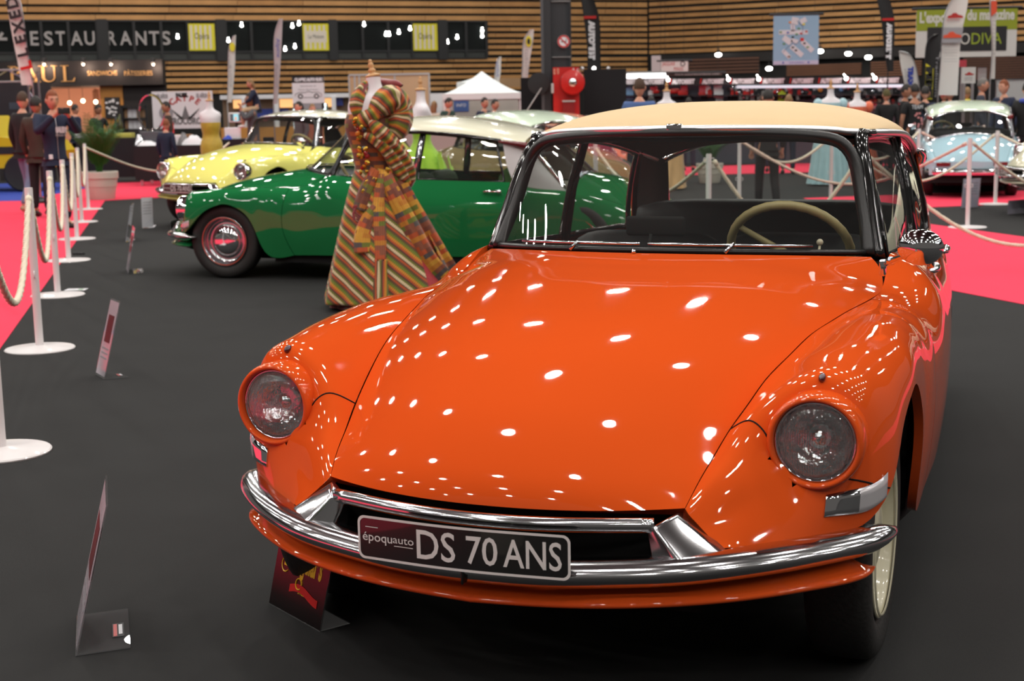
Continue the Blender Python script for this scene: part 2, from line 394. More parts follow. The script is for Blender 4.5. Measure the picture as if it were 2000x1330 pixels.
s0, s1 = sof(onw(-12, 75)), sof(onw(14, 75)); MB().box((s0, -.035, zl0 + .17), (s1, -.02, zl0 + .26)).build('bar', GREYL, kn); MB().cbox(((s0 + s1) / 2 - .05, -.028, (zl0 + zl1) / 2), (.09, .015, zl1 - zl0), 0, Matrix.Translation(((s0 + s1) / 2 - .05, 0, (zl0 + zl1) / 2)) @ Matrix.Rotation(.6, 4, 'Y') @ Matrix.Translation((-(s0 + s1) / 2 + .05, 0, -(zl0 + zl1) / 2))).build('bar', GREYL, kn)
YEL, CRM = mat('poster_yellow', srgb(222, 212, 46), .6), mat('poster_cream', srgb(222, 212, 196), .6)
for lab, u0, u1_, txt in (('yellow striped poster in the window next to the last letter of the big sign', 368, 419, 'Opéra'), ('yellow striped poster with a cream middle panel', 591, 641, 'Menu'), ('yellow striped poster in the bay beside the dark column end', 806, 853, 'Opéra')):
    p = thing('poster', lab, 'poster'); p.matrix_world = M1; s0, s1 = sof(onw(u0, 70)), sof(onw(u1_, 70)); z0, z1 = zrow(onw, u0, 99), zrow(onw, u0, 46.5)
    MB().box((s0, -.085, z0), (s1, -.07, z1)).build('sheet', YEL, p); st = MB(); n = 5; w = (s1 - s0) * .9 / n
    for k in range(n): st.box((s0 + (s1 - s0) * .06 + k * w, -.088, z0 + .06), (s0 + (s1 - s0) * .06 + k * w + w * .5, -.0855, z1 - .06))
    props(st.build('stripes', CRM, p), kind='stuff')
    if txt == 'Menu': MB().box((s0 + .1, -.092, z0 + .28), (s1 - .08, -.089, z1 - .25)).build('middle_panel', CRM, p); lettering('La Maison', .2, FRAME, p, ((s0 + s1) / 2, -.094, z0 + .42), center=True, width=(s1 - s0) * .6)
    else: lettering(txt, .3, FRAME, p, ((s0 + s1) / 2, -.09, (z0 + z1) / 2 - .06), center=True, width=(s1 - s0) * .55)
BULB = mat('lamp_glow', (1, 1, 1), emit=(1, .96, .9), es=14)
WARMBULB = mat('warm_glow', (1, 1, 1), emit=(1, .72, .45), es=14)
for k, (u, v) in enumerate(((347, 73), (446, 80), (472, 50), (557, 97), (571, 52), (576, 92), (584, 47), (711, 49), (754, 68), (760, 68), (779, 64), (801, 57), (874, 83), (893, 74), (942, 60), (942, 71))):
    P = onw(u, v, .06); o = MB().ball((0, 0, 0), (.055, .03, .05), 10, 6).lathe([(.02, .05), (.03, .09), (.03, .12)], 8).build('reflection_dot', BULB, None, True, P); props(o, 'small glowing ball standing in for a lamp reflection in the restaurant windows', 'lamp', 'imitated lamp reflections in the restaurant windows')  # glowing balls imitate the reflections of lamps on the panes
# gallery lamps
for lab, u, v in (('bright oval lamp under the gallery over the white sign', 1403, 107), ('bright oval lamp beside the lower edge of the blue plan banner', 1502, 134), ('bright oval lamp just past the blue plan banner', 1602, 100), ('small bright lamp under the gallery between plan banner and black flag', 1657, 105), ('oval lamp under the gallery close to the black flag', 1696, 112)):
    P = onr(u, v, .9); t = thing('gallery_lamp', lab, 'lamp', P); MB().ball((0, 0, 0), (.12, .12, .075), 14, 8).build('glass', BULB, t, True); MB().lathe([(.06, .06), (.07, .10), (.07, .16)], 12).build('housing', FRAME, t)
    MB().tube([(0, 0, .16), (0, 0, max(zs - .2 - P[2], .3))], .02, 6).build('stem', FRAME, t)
# ------------------------------------------------------------------ helpers for stands, boards and flags
DARKCLOTH = mat('black_cloth', (.012, .011, .013), .9, bump=.1, bscale=30)
ALU = mat('aluminium', (.62, .62, .64), .3, 1.0)
GREYPANEL = mat('grey_panel', srgb(178, 180, 180), .5)
CREAMBOARD = mat('pale_wood_board', srgb(196, 164, 128), .6, noise=.08, nscale=.6)
PAPER = mat('white_paper', srgb(226, 226, 230), .6)
PAPERGREY = mat('grey_print', srgb(150, 150, 155), .6)
INK = mat('black_ink', (.012, .012, .014), .6)
REDINK = mat('red_ink', srgb(176, 40, 36), .5)
BLUEINK = mat('blue_ink', srgb(52, 72, 168), .5)
RED = mat('signal_red', srgb(198, 28, 24), .35, coat=.3)
GOLD = mat('gold_letter', srgb(226, 176, 112), .35, .3)
def X(u, v, d): return at(u, v, d)[0]
def Zp(u, v, d): return at(u, v, d)[2]
def board(name, label, cat, u0, v0, u1, v1, d, m, thick=.03, stand='legs', group=None, part='panel', yaw=0.0, edge=None):
    """upright panel whose face fills the given picture area at distance d; legs or cords carry it"""
    a, b = at(u0, v1, d), at(u1, v0, d); w, h = b[0] - a[0], b[2] - a[2]
    t = thing(name, label, cat, ((a[0] + b[0]) / 2, d, 0), yaw, group); z0 = a[2]
    MB().box((-w / 2, 0, z0), (w / 2, thick, z0 + h)).build(part, m, t)
    if edge:
        for q in (((-w / 2 - .02, -.01, z0), (-w / 2, thick + .01, z0 + h)), ((w / 2, -.01, z0), (w / 2 + .02, thick + .01, z0 + h)), ((-w / 2 - .02, -.01, z0 + h), (w / 2 + .02, thick + .01, z0 + h + .02))): MB().box(*q).build('frame', edge, t)
    if stand == 'legs' and z0 > .02:
        for s in (-1, 1): MB().box((s * (w / 2 - .05) - .025, 0, 0), (s * (w / 2 - .05) + .025, thick, z0)).build('leg', ALU, t)
    elif stand == 'hang':
        for s in (-1, 1): MB().tube([(s * (w / 2 - .1), thick / 2, z0 + h), (s * (w / 2 - .1), thick / 2, 12.4)], .004, 4).build('cord', INK, t)
        MB().tube([(-w / 2 - .1, thick / 2, z0 + h), (w / 2 + .1, thick / 2, z0 + h)], .03, 6).build('rail', INK, t)
    return t, w, h, z0
def put_text(t, txt, m, w, x, z, size, vertical=False, y=-.006, center=True, **k):
    return lettering(txt, size, m, t, (x, y, z), (0, PI / 2, 0) if vertical else (0, 0, 0), center=center, width=w, **k)
def flag(label, d, left, right, m, pole='left', base_u=None, group=None, polem=None, cat='flag'):
    L = [at(u, v, d) for u, v in left]; R = [at(u, v, d) for u, v in right]
    bx = (L if pole == 'left' else R)[-1][0]; t = thing('feather_flag', label, cat, (bx, d, 0), 0, group)
    rel = lambda P: (P[0] - bx, P[1] - d, P[2])
    n = 22; Ld = dense([rel(p) for p in L], n); Rd = dense([rel(p) for p in R], n)
    G = np.stack([Ld * (1 - q) + Rd * q + np.array([0, .03 * math.sin(q * 3.1), 0]) for q in np.linspace(0, 1, 6)], 1); G2 = G + np.array([0, .012, 0])
    b = MB().grid(G, 0, True).grid(G2, 0, False); ring = lambda A: np.concatenate([A[:, 0], A[-1, 1:], A[-2::-1, -1], A[0, -2:0:-1]])
    b.grid(np.stack([ring(G), ring(G2)]), 0, False, wrap=True); b.build('sail', m, t, True)
    E = Ld if pole == 'left' else Rd
    path = [tuple(p) for p in E] + [(E[-1][0], E[-1][1], .05)]; MB().tube(path, [.012] * len(E) + [.02], 6).build('pole', polem or ALU, t)
    MB().lathe([(.22, 0), (.22, .04), (.06, .07), (.03, .10)], 20, 0, Matrix.Translation((E[-1][0], E[-1][1], 0))).build('base', INK, t)
    return t, bx
def mid_text(t, bx, d, txt, m, u, v0, v1, size_px, y=-.02, up=False, **k):
    P0, P1 = at(u, v0, d), at(u, v1, d); L = P0[2] - P1[2]; hh = size_px * d / FPX
    return lettering(txt, hh / .72, m, t, ((P0[0] + P1[0]) / 2 - hh / 2 - bx if not up else (P0[0] + P1[0]) / 2 + hh / 2 - bx, y, P0[2] if not up else P1[2]), (0, PI / 2 if not up else -PI / 2, 0), center=False, width=L, **k)

# ------------------------------------------------------------------ bakery stall (left, against the wall)
dS = 43.0
t = thing('bakery_stall', 'black fronted bakery stall with gold lettering and warm pink interior', 'stall', (X(150, 200, dS), dS, 0)); ox = X(150, 200, dS)
x0, x1 = X(-60, 150, dS) - ox, X(318, 150, dS) - ox; zb0, zb1 = Zp(150, 168, dS), Zp(150, 119, dS)
FASC = mat('fascia_black', (.014, .010, .010), .6)
MB().box((x0, 0, zb0), (x1, .4, zb1)).build('fascia', FASC, t)
SALM = mat('salmon_wall', srgb(226, 170, 146), .8)
xa, xb = X(-60, 200, dS) - ox, X(192, 200, dS) - ox; xc, xd = xb, X(236, 200, dS) - ox
MB().box((xa, 2.6, 0), (xb, 2.7, zb0)).build('back_wall', SALM, t); MB().box((xa, .4, zb0 - .02), (xb, 2.7, zb0 + .03)).build('soffit', mat('stall_ceiling', srgb(120, 90, 76), .8), t)
MB().box((xc, .25, 0), (xd, .45, zb0)).build('wood_panel', mat('honey_wood', srgb(196, 134, 62), .5, noise=.2, nscale=1.2), t); MB().box((xd, .3, 0), (x1, .45, zb0)).build('dark_panel', FASC, t)
MB().box((X(135, 200, dS) - ox, 2.5, zb0 - 1.6), (X(145, 200, dS) - ox, 2.6, zb0 - .1)).build('door_frame', mat('copper_brown', srgb(150, 98, 70), .5), t)
# menu board with pale spots
mx0, mx1, mz0, mz1 = X(201, 200, dS) - ox, X(230, 200, dS) - ox, Zp(215, 231, dS), Zp(215, 190, dS)
MB().box((mx0, .18, mz0), (mx1, .25, mz1)).build('menu_board', INK, t); sp = MB()
for k in range(16): a_ = rng.uniform(.12, .88, 2); sp.cbox((mx0 + (mx1 - mx0) * a_[0], .175, mz0 + (mz1 - mz0) * a_[1]), (.07, .01, .05))
props(sp.build('menu_pictures', PAPER, t), kind='stuff')
def serif_letter(ch):
    b = MB(); T = .02
    def bar(x0, x1, z0, z1): b.box((x0, 0, z0), (x1, T, z1))
    def serif(x, w=.26): return lambda z: bar(x - w / 2, x + w / 2, z - .018, z + .018)
    if ch == 'P':
        bar(.14, .27, .02, .98); bar(.02, .40, .965, 1.0); bar(.02, .40, 0, .035); n = 18
        o = [(.27 + .40 * math.cos(a), .73 + .25 * math.sin(a)) for a in np.linspace(PI / 2, -PI / 2, n)]; i = [(.27 + .27 * math.cos(a), .73 + .215 * math.sin(a)) for a in np.linspace(PI / 2, -PI / 2, n)]
        for k in range(n - 1): b.prism([o[k], o[k + 1], i[k + 1], i[k]], 0, T)
    elif ch == 'A':
        b.prism([(.42, 1.0), (.50, 1.0), (.90, .02), (.74, .02)], 0, T); b.prism([(.42, 1.0), (.47, .95), (.14, .02), (.09, .02)], 0, T); bar(.24, .66, .34, .375); bar(.0, .26, 0, .035); bar(.62, 1.0, 0, .035)
    elif ch == 'U':
        bar(.14, .27, .30, .98); bar(.70, .75, .30, .98); bar(.0, .42, .965, 1.0); bar(.58, .87, .965, 1.0); n = 18
        o = [(.445 + .305 * math.cos(a), .30 + .31 * math.sin(a)) for a in np.linspace(PI, 2 * PI, n)]; i = [(.485 + .215 * math.cos(a), .30 + .25 * math.sin(a)) for a in np.linspace(PI, 2 * PI, n)]
        for k in range(n - 1): b.prism([o[k], o[k + 1], i[k + 1], i[k]], 0, T)
    else:
        bar(.14, .27, .02, .98); bar(.0, .42, .965, 1.0); bar(.0, .68, 0, .035); b.prism([(.60, .035), (.68, .035), (.74, .24), (.70, .24)], 0, T)
    return b
zp0, zp1 = Zp(90, 160, dS), Zp(90, 128.5, dS)
for ch, u0, u1_ in (('P', 16, 41), ('A', 41, 79), ('U', 76, 113), ('L', 119, 147)):
    b = serif_letter(ch); s0, s1 = X(u0, 145, dS) - ox, X(u1_, 145, dS) - ox; xm = max(v[0] for v in b.v)
    b.v = [(s0 + v[0] / xm * (s1 - s0), -.03 + v[1], zp0 + v[2] * (zp1 - zp0)) for v in b.v]; b.build('letter', GOLD, t)
lettering('SANDWICHS', .2, GOLD, t, (X(171, 145, dS) - ox, -.012, Zp(200, 147.5, dS)), width=X(229, 145, dS) - X(171, 145, dS))
lettering('PÂTISSERIES', .2, GOLD, t, (X(243, 145, dS) - ox, -.012, Zp(270, 147.5, dS)), width=X(298, 145, dS) - X(243, 145, dS))
for u in (60, 92, 168, 222, 304):
    P = at(u, 122, dS); sp = MB().lathe([(.05, -.06), (.07, .06), (.05, .10)], 10, 0, Matrix.Translation((P[0] - ox, -.35, P[2] + .02)) @ Matrix.Rotation(-.6, 4, 'X')).tube([(P[0] - ox, -.3, P[2] + .1), (P[0] - ox, .05, P[2] + .12)], .015, 5); sp.build('spot_housing', FASC, t)
    MB().ball((P[0] - ox, -.30, P[2] - .06), .035, 8, 6).build('spot_bulb', WARMBULB, t)
    ld = D.lights.new('sign_spot', 'POINT'); ld.energy = 14; ld.color = (1, .72, .55); ld.shadow_soft_size = .05; lo = D.objects.new('sign_spot', ld); COL.objects.link(lo); lo.location = (P[0], dS - .30, P[2] - .16)
for k, (u, v) in enumerate(((136, 201), (162, 197), (187, 199), (40, 200), (90, 200))):
    P = at(u, v, dS + 1.2); o = MB().ball((0, 0, 0), .06, 12, 8).build('pendant_bulb', WARMBULB, None, True, tuple(P)); MB().tube([(0, 0, .055), (0, 0, zb0 - P[2] - .03)], .006, 5).build('cord', INK, o); props(o, 'warm bare bulb hanging inside the bakery stall', 'lamp', 'bulbs in the bakery stall')
for xx in (X(60, 200, dS), X(160, 200, dS)):
    ld = D.lights.new('stall_light', 'POINT'); ld.energy = 30; ld.color = (1, .66, .46); ld.shadow_soft_size = .3; lo = D.objects.new('stall_light', ld); COL.objects.link(lo); lo.location = (xx, dS + 1.3, zb0 - .5)
# bread shelf behind
sh = thing('display_rack', 'black display rack with rows of paper bags next to the bakery wood panel', 'rack', (X(262, 230, 38), 38.0, 0)); oxs = X(262, 230, 38)
for u in (238, 286): MB().box((X(u, 230, 38) - oxs - .03, 0, 0), (X(u, 230, 38) - oxs + .03, .5, Zp(262, 205, 38))).build('post', INK, sh)
for v in (208, 230, 252, 262): MB().box((X(238, 230, 38) - oxs, 0, Zp(262, v, 38) - .03), (X(286, 230, 38) - oxs, .5, Zp(262, v, 38))).build('shelf', INK, sh)
KRAFT = mat('kraft_paper', srgb(168, 132, 98), .7)
for v in (230, 251.5):
    for k, u in enumerate((242, 251, 260, 269, 279)):
        hz = (15.5 if k in (1, 2, 3) else 14) * 38 / FPX; o = MB().box((-.055, -.04, 0), (.055, .08, hz)).box((-.05, -.03, hz), (.05, .02, hz + .02)).build('paper_bag', PAPER if k in (1, 2) or v > 240 and k == 3 else KRAFT, None, False, (X(u, 230, 38), 38.2, Zp(262, v, 38)))
        props(o, 'white paper bag standing on the black display rack' if o.data.materials[0] is PAPER else 'brown paper bag standing on the black display rack', 'bag', 'white bags on the black rack' if o.data.materials[0] is PAPER else 'brown bags on the black rack')

# ------------------------------------------------------------------ black trade counter, its goods, banner, television
def counter(label, u0, u1_, vtop, d, depth=1.0):
    a, b = X(u0, 300, d), X(u1_, 300, d); z = Zp((u0 + u1_) / 2, vtop, d); t = thing('trade_table', label, 'table', ((a + b) / 2, d, 0)); w = b - a
    MB().box((-w / 2, 0, z - .03), (w / 2, depth, z)).build('table_top', DARKCLOTH, t)
    n = max(6, int(w * 5)); xs = np.linspace(-w / 2, w / 2, n * 2); G = np.array([[(x, -.015 + .012 * math.sin(k * 1.7) * (1 - zz), z * zz + .12 * (1 - zz)) for k, x in enumerate(xs)] for zz in np.linspace(0, 1, 5)]); MB().grid(G, 0, False).grid(G + [0, .02, 0], 0, True).build('table_skirt', DARKCLOTH, t, True)
    for sx in (-1, 1):
        for yy in (.08, depth - .1): MB().box((sx * (w / 2 - .1) - .025, yy, 0), (sx * (w / 2 - .1) + .025, yy + .05, z - .03)).build('leg', ALU, t)
    return t, a, b, z
T1 = counter('long black draped table with goods, behind the palm planter', 150, 300, 270, 30.5)
T2 = counter('black draped table with white cloths, behind the boy in navy', 262, 408, 284, 29.0)
T3 = counter('black draped table behind the gold dress, next to the yellow car bonnet', 425, 480, 272, 30.0)
def goods(kind, label, u, v, d, size, m, rz=0, grp='goods on the trade tables', cat='goods'):
    P = at(u, 270, d); P[2] = (T1 if u < 262 else (T2 if u < 412 else T3))[3]; b = MB()
    sx, sy, sz = size
    if kind == 'heap': sz *= .6; sx *= .75; sy *= .75
    if kind == 'carton': b.rbox((0, 0, sz / 2), size, .012, 2); b.box((-sx / 2 + .02, -sy / 2 - .004, sz * .3), (sx / 2 - .02, -sy / 2, sz * .7))
    elif kind == 'heap':
        n = 14; G = np.array([[(sx / 2 * r * math.cos(a) * (1 + .25 * math.sin(3 * a)), sy / 2 * r * math.sin(a), sz * (1 - r ** 2) * (1 + .25 * math.sin(5 * a + r * 6))) for a in np.linspace(0, 2 * PI, n, endpoint=False)] for r in np.linspace(1, .02, 6)]); b.grid(G, 0, False, wrap=True)
    elif kind == 'bottle': b.lathe([(sx / 2, 0), (sx / 2, sz * .6), (sx * .2, sz * .75), (sx * .2, sz), (.001, sz)], 12)
    o = b.build(kind if kind != 'heap' else 'cloth_pile', m, None, kind != 'carton', (P[0], P[1], P[2])); o.rotation_euler = (0, 0, rz)
    return props(o, label, cat)
zt1, zt2 = T1[3], T2[3]
CART = mat('brown_carton', srgb(146, 104, 66), .7)
items = [('carton', 'flat grey box on the trade table below the bakery vendor', 165, 270, 31.2, (.35, .25, .10), GREYPANEL), ('heap', 'green and white crumpled bag beside the bakery vendor', 218, 270, 31, (.5, .3, .28), mat('green_bag', srgb(120, 160, 120), .5)),
  ('carton', 'flat yellow box on the long black table', 238, 270, 31, (.5, .3, .10), mat('yellow_box', srgb(196, 190, 90), .5)), ('bottle', 'dark bottle on the long black table beside the flat yellow box', 228, 270, 31.2, (.12, .12, .45), INK), ('bottle', 'olive bottle beside the dark bottle on the long black table', 236, 270, 31.4, (.13, .13, .5), mat('olive_glass', (.06, .06, .02), .15)),
  ('carton', 'small red and white box at the end of the long black table', 270, 268, 30.8, (.22, .2, .12), mat('coral_box', srgb(206, 96, 76), .5)), ('carton', 'grey crate on the table with white cloths', 298, 284, 29.5, (.45, .3, .28), mat('slate_grey', srgb(82, 84, 90), .6)),
  ('heap', 'silvery crumpled foil pile at the corner of the table with white cloths', 272, 284, 29.3, (.4, .4, .32), STEEL), ('heap', 'white crumpled cloth pile on the table beside the grey crate', 288, 284, 29.2, (.7, .4, .14), PAPER), ('heap', 'white shiny bag lying behind the gold dress', 378, 283, 29.2, (.7, .4, .28), PAPER),
  ('heap', 'grey plastic sack on the table beside the boy', 358, 284, 29.3, (.35, .3, .36), mat('grey_sack', srgb(120, 118, 120), .4)), ('carton', 'brown carton on the table behind the boy', 350, 268, 30.2, (.5, .3, .2), CART), ('carton', 'white box stacked on the table with the grey sack', 346, 284, 29.4, (.22, .2, .2), PAPER),
  ('carton', 'blue plastic box on the table behind the boy', 346, 262, 30.4, (.28, .2, .14), BLUEINK), ('carton', 'white box with blue lid beside the television', 455, 270, 30.2, (.3, .25, .24), PAPER), ('heap', 'blue cloth bundle next to the white box below the television', 446, 271, 30.1, (.3, .25, .16), mat('royal_blue', srgb(50, 80, 190), .6))]
for it in items: goods(*it)
for u, v, d, zt, z in ((351, 262, 30.3, 0, 0),): pass
# black wire display with glints
t = thing('wire_stand', 'tall black wire accessory stand with chrome loops behind the boy', 'stand', (X(297, 245, 32), 32.0, 0)); a = Zp(297, 258, 32)
MB().box((-.30, -.2, 0), (.30, .2, a)).build('cabinet', INK, t); MB().tube([(.28 * math.cos(q), 0, a + .42 + .40 * math.sin(q)) for q in np.linspace(0, 2 * PI, 24)[:-1]], .025, 6, closed=True).build('loop', CHROME, t)
for k in range(6): MB().ball((-.25 + .1 * k, -.05, a + .05), .04, 8, 6).build('knob', CHROME, t)
t, w, h, z0 = board('trade_banner', 'white banner with red arched lettering over a grey engine emblem', 'banner', 300, 177, 414, 252, 33, PAPER)
for txt, x, z, ww, m_, sz in (('PALISEL', 0, h - .13, .28, INK, .12), ('55 AÑOS', -.45, h - .15, .25, PAPERGREY, .12), ('55 AÑOS', .45, h - .15, .25, PAPERGREY, .12), ('TROCORO', .05, .10, .75, mat('mid_grey', srgb(112, 112, 114), .6), .2)): put_text(t, txt, m_, ww, x, z0 + z, sz, bold=.01)
for k, ch in enumerate('CAYPE'):
    a = (k - 2) * .36; vs, fs, wv = text_geom(ch, .19, bold=.006); b = MB(); M = Matrix.Translation((.06 + .38 * math.sin(a), -.006, z0 + .36 + .26 * math.cos(a))) @ Matrix.Rotation(a, 4, 'Y') @ Matrix.Translation((-wv / 2, 0, 0)); b.add(vs, fs, 0, M).build('letter', REDINK, t)
b = MB()
for s in (-1, 1):
    for k in range(5): b.prism([(.06 + s * .04, z0 + .22), (.06 + s * (.33 - .05 * k), z0 + .46 - .05 * k), (.06 + s * (.30 - .05 * k), z0 + .40 - .06 * k)], -.008, -.004)
b.prism([(-.04, z0 + .22), (.16, z0 + .22), (.06, z0 + .52)], -.008, -.004); props(b.build('emblem', mat('mid_grey', (1, 1, 1)), t), kind='stuff')
MB().lathe([(.13, 0), (.16, .002), (.16, .008)], 24, 0, Matrix.Translation((-.38, -.004, z0 + .36)) @ Matrix.Rotation(PI / 2, 4, 'X')).build('round_mark', PAPERGREY, t)
t = thing('television', 'small white framed television showing a bright picture above the tables', 'television', (X(461, 230, 32), 32, 0)); w = (475 - 448) * 32 / FPX; z0, z1 = Zp(461, 239, 32), Zp(461, 220, 32)
MB().rbox((0, 0, (z0 + z1) / 2), (w, .06, z1 - z0), .012, 2).build('casing', WHITE, t); MB().box((-w / 2 + .03, -.036, z0 + .03), (w / 2 - .03, -.031, z1 - .03)).build('screen', mat('dim_screen', (.02, .02, .02), .3, emit=(.08, .09, .10), es=1), t)
MB().box((-.05, -.040, z0 + .03), (.06, -.036, z1 - .03)).build('picture', mat('screen_picture', (.1, .1, .1), .3, emit=(.35, .75, .85), es=1), t); MB().box((-.02, -.043, z0 + .05), (.02, -.040, z0 + .12)).build('picture', mat('screen_orange', (.1, .1, .1), .3, emit=(1, .35, .15), es=1), t); MB().tube([(0, .05, 0), (0, .05, z0)], .03, 8).build('pole', INK, t); MB().lathe([(.25, 0), (.25, .03), (.03, .05)], 16).build('base', INK, t)
# food counters with lit signs far behind the yellow car
t = thing('snack_bar', 'distant white snack bar with glowing orange sign panels behind the yellow car', 'stall', (X(560, 200, 42), 42, 0)); o5 = X(560, 200, 42)
MB().box((X(430, 200, 42) - o5, 0, Zp(560, 192, 42)), (X(690, 200, 42) - o5, .3, Zp(560, 184, 42))).build('fascia', PAPER, t)
OG = mat('orange_lightbox', (.6, .3, .1), emit=(1, .55, .22), es=.9)
for u0, u1_ in ((454, 478), (545, 572), (632, 648)): MB().box((X(u0, 200, 42) - o5, .1, Zp(560, 210, 42)), (X(u1_, 200, 42) - o5, .2, Zp(560, 193, 42))).build('light_box', OG, t)
MB().box((X(430, 200, 42) - o5, .35, 0), (X(690, 200, 42) - o5, .45, Zp(560, 192, 42))).build('back_wall', mat('stall_brown', srgb(120, 98, 80), .7), t); MB().box((X(463, 200, 42) - o5, .2, Zp(560, 230, 42)), (X(560, 200, 42) - o5, .3, Zp(560, 212, 42))).build('blue_panel', mat('deep_blue', srgb(38, 58, 140), .5), t)
MB().box((X(650, 200, 42) - o5, .2, Zp(560, 208, 42)), (X(668, 200, 42) - o5, .3, Zp(560, 192, 42))).build('blue_panel', mat('deep_blue', (1, 1, 1)), t); MB().box((X(430, 200, 42) - o5, -.1, 0), (X(690, 200, 42) - o5, .0, 1.0)).build('counter_front', mat('honey_wood', (1, 1, 1)), t)
for u in (476, 540, 652, 690): MB().box((X(u, 200, 42) - o5 - .06, -.06, 0), (X(u, 200, 42) - o5 + .06, .06, Zp(560, 190, 42))).build('post', PAPER, t)
# display fridge
t = thing('glass_showcase', 'glass showcase with a white glowing frame below the car drawing poster', 'showcase', (X(604, 208, 37), 37, 0)); w = (632 - 570) * 37 / FPX; z1 = Zp(604, 203, 37); GL = mat('showcase_glow', (.8, .9, .9), emit=(.75, .95, 1), es=3)
for q in (((-w / 2, 0, 0), (-w / 2 + .06, .06, z1)), ((w / 2 - .06, 0, 0), (w / 2, .06, z1)), ((-w / 2, 0, z1 - .06), (w / 2, .06, z1))): MB().box(*q).build('frame', GL, t)
MB().box((-w / 2, .5, 0), (w / 2, .55, z1)).build('back', mat('showcase_back', srgb(96, 110, 104), .5), t); MB().box((-w / 2 + .06, .02, .2), (w / 2 - .06, .03, z1 - .06)).build('pane', CLEAR, t); MB().box((-w / 2, 0, 0), (w / 2, .5, .9)).build('plinth', INK, t)
t, w, h, z0 = board('trade_poster', 'pale grey poster with black title strip and a long car drawing', 'poster', 572, 148, 632, 202, 36, PAPER); MB().box((-w / 2, -.005, z0 + h - .16), (w / 2, 0, z0 + h)).build('title_strip', INK, t)
put_text(t, 'CLASSIC AUTO ELEC', PAPER, w * .88, .02, z0 + h - .12, .1, y=-.008, bold=.01); put_text(t, 'Spécialiste de', PAPERGREY, w * .5, 0, z0 + h - .26, .06); put_text(t, 'Pièces électriques', PAPERGREY, w * .62, 0, z0 + h - .35, .06)
b = MB()
for x in (-.20, .20): b.lathe([(.035, 0), (.062, 0), (.062, .006), (.035, .006)], 20, 0, Matrix.Translation((x, -.001, z0 + .17)) @ Matrix.Rotation(PI / 2, 4, 'X'), cap=False)
b.tube([(x, -.004, z) for x, z in ((-.32, z0 + .17), (-.33, z0 + .22), (-.22, z0 + .27), (-.08, z0 + .26), (0, z0 + .29), (.10, z0 + .26), (.24, z0 + .27), (.33, z0 + .22), (.32, z0 + .16), (.26, z0 + .16))], .006, 5); b.tube([(-.14, -.004, z0 + .14), (.14, -.004, z0 + .14)], .005, 5); props(b.build('car_drawing', INK, t), kind='stuff')
MB().box((-w / 2, 0, z0 - .14), (w / 2, .03, z0)).build('foot_strip', PAPERGREY, t)
# beige partition and tents
t = thing('partition_screen', 'beige panelled partition with grey top rail behind the patterned dress', 'partition', (X(762, 190, 37), 37, 0)); o6 = X(762, 190, 37)
us = [683, 694, 703, 772, 839]
for a, b in zip(us[:-1], us[1:]): MB().box((X(a, 190, 37) - o6 + .01, 0, 0), (X(b, 190, 37) - o6 - .01, .05, Zp(762, 146.5, 37))).build('panel', CREAMBOARD, t)
for u in us: MB().box((X(u, 190, 37) - o6 - .02, -.02, 0), (X(u, 190, 37) - o6 + .02, .07, Zp(762, 146, 37))).build('post', GREYPANEL, t)
MB().box((X(683, 190, 37) - o6, -.03, Zp(762, 147, 37)), (X(840, 190, 37) - o6, .08, Zp(762, 143.5, 37))).build('top_rail', GREYPANEL, t)
TENT = mat('white_canvas', srgb(232, 238, 238), .7)
def tent(label, d, apex, l, r, ve, vv, dep):
    P = at(*apex, d + dep / 2); xl, xr, ze, zv = X(l, ve, d), X(r, ve, d), Zp((l + r) / 2, ve, d), Zp((l + r) / 2, vv, d); cx = P[0]
    t = thing('market_tent', label, 'tent', (cx, d + dep / 2, 0)); c = [(xl - cx, -dep / 2), (xr - cx, -dep / 2), (xr - cx, dep / 2), (xl - cx, dep / 2)]; b = MB(); n = 8
    for k in range(4):
        (ax, ay), (bx, by) = c[k], c[(k + 1) % 4]; G = np.array([[((ax * (1 - q) + bx * q) * (1 - w), (ay * (1 - q) + by * q) * (1 - w), ze + (P[2] - ze) * (w ** 1.35)) for q in np.linspace(0, 1, 6)] for w in np.linspace(0, 1, n)]); b.grid(G, 0, False)
    b.build('roof', TENT, t, True)
    for k in range(4):
        (ax, ay), (bx, by) = c[k], c[(k + 1) % 4]; MB().grid(np.array([[(ax * (1 - q) + bx * q, ay * (1 - q) + by * q, z) for q in np.linspace(0, 1, 12)] for z in (zv, ze)]), 0, False).build('valance', TENT, t)
        MB().box((ax * .97 - .035, ay * .97 - .035, 0), (ax * .97 + .035, ay * .97 + .035, ze)).build('leg', WHITE, t)
    return t, cx
tent('white peaked market tent behind the green car roof', 33, (941, 139), 865, 1020, 182, 194, 4.2); tent('smaller white tent peeking out behind the peaked market tent', 40, (930, 150), 893, 975, 160, 170, 2.6)
t, w, h, z0 = board('stand_wall', 'grey and white stand wall with a blue poster inside the market tent', 'partition', 865, 194, 1018, 235, 38.5, mat('pale_grey_wall', srgb(176, 170, 162), .7)); MB().box((-.75, -.02, z0 + .22), (-.35, 0, z0 + h)).build('poster', mat('poster_blue', srgb(62, 92, 150), .5), t); put_text(t, 'INFO', PAPER, .25, -.55, z0 + .35, .12, y=-.026)
t, w, h, z0 = board('stand_wall', 'white stand wall between the beige partition and the market tent', 'partition', 838, 182, 866, 232, 39, PAPER)
t, w, h, z0 = board('wood_canopy', 'small brown fabric canopy behind the small pale feather flags', 'canopy', 976, 152, 1024, 170, 41, mat('canopy_brown', srgb(150, 118, 84), .7)); 
# pale pink partition seen through the green car windows
board('partition_screen', 'low pale pink partition seen through the green car side windows', 'partition', 770, 258, 905, 345, 25.5, mat('dusty_pink', srgb(214, 172, 172), .7), stand='legs')

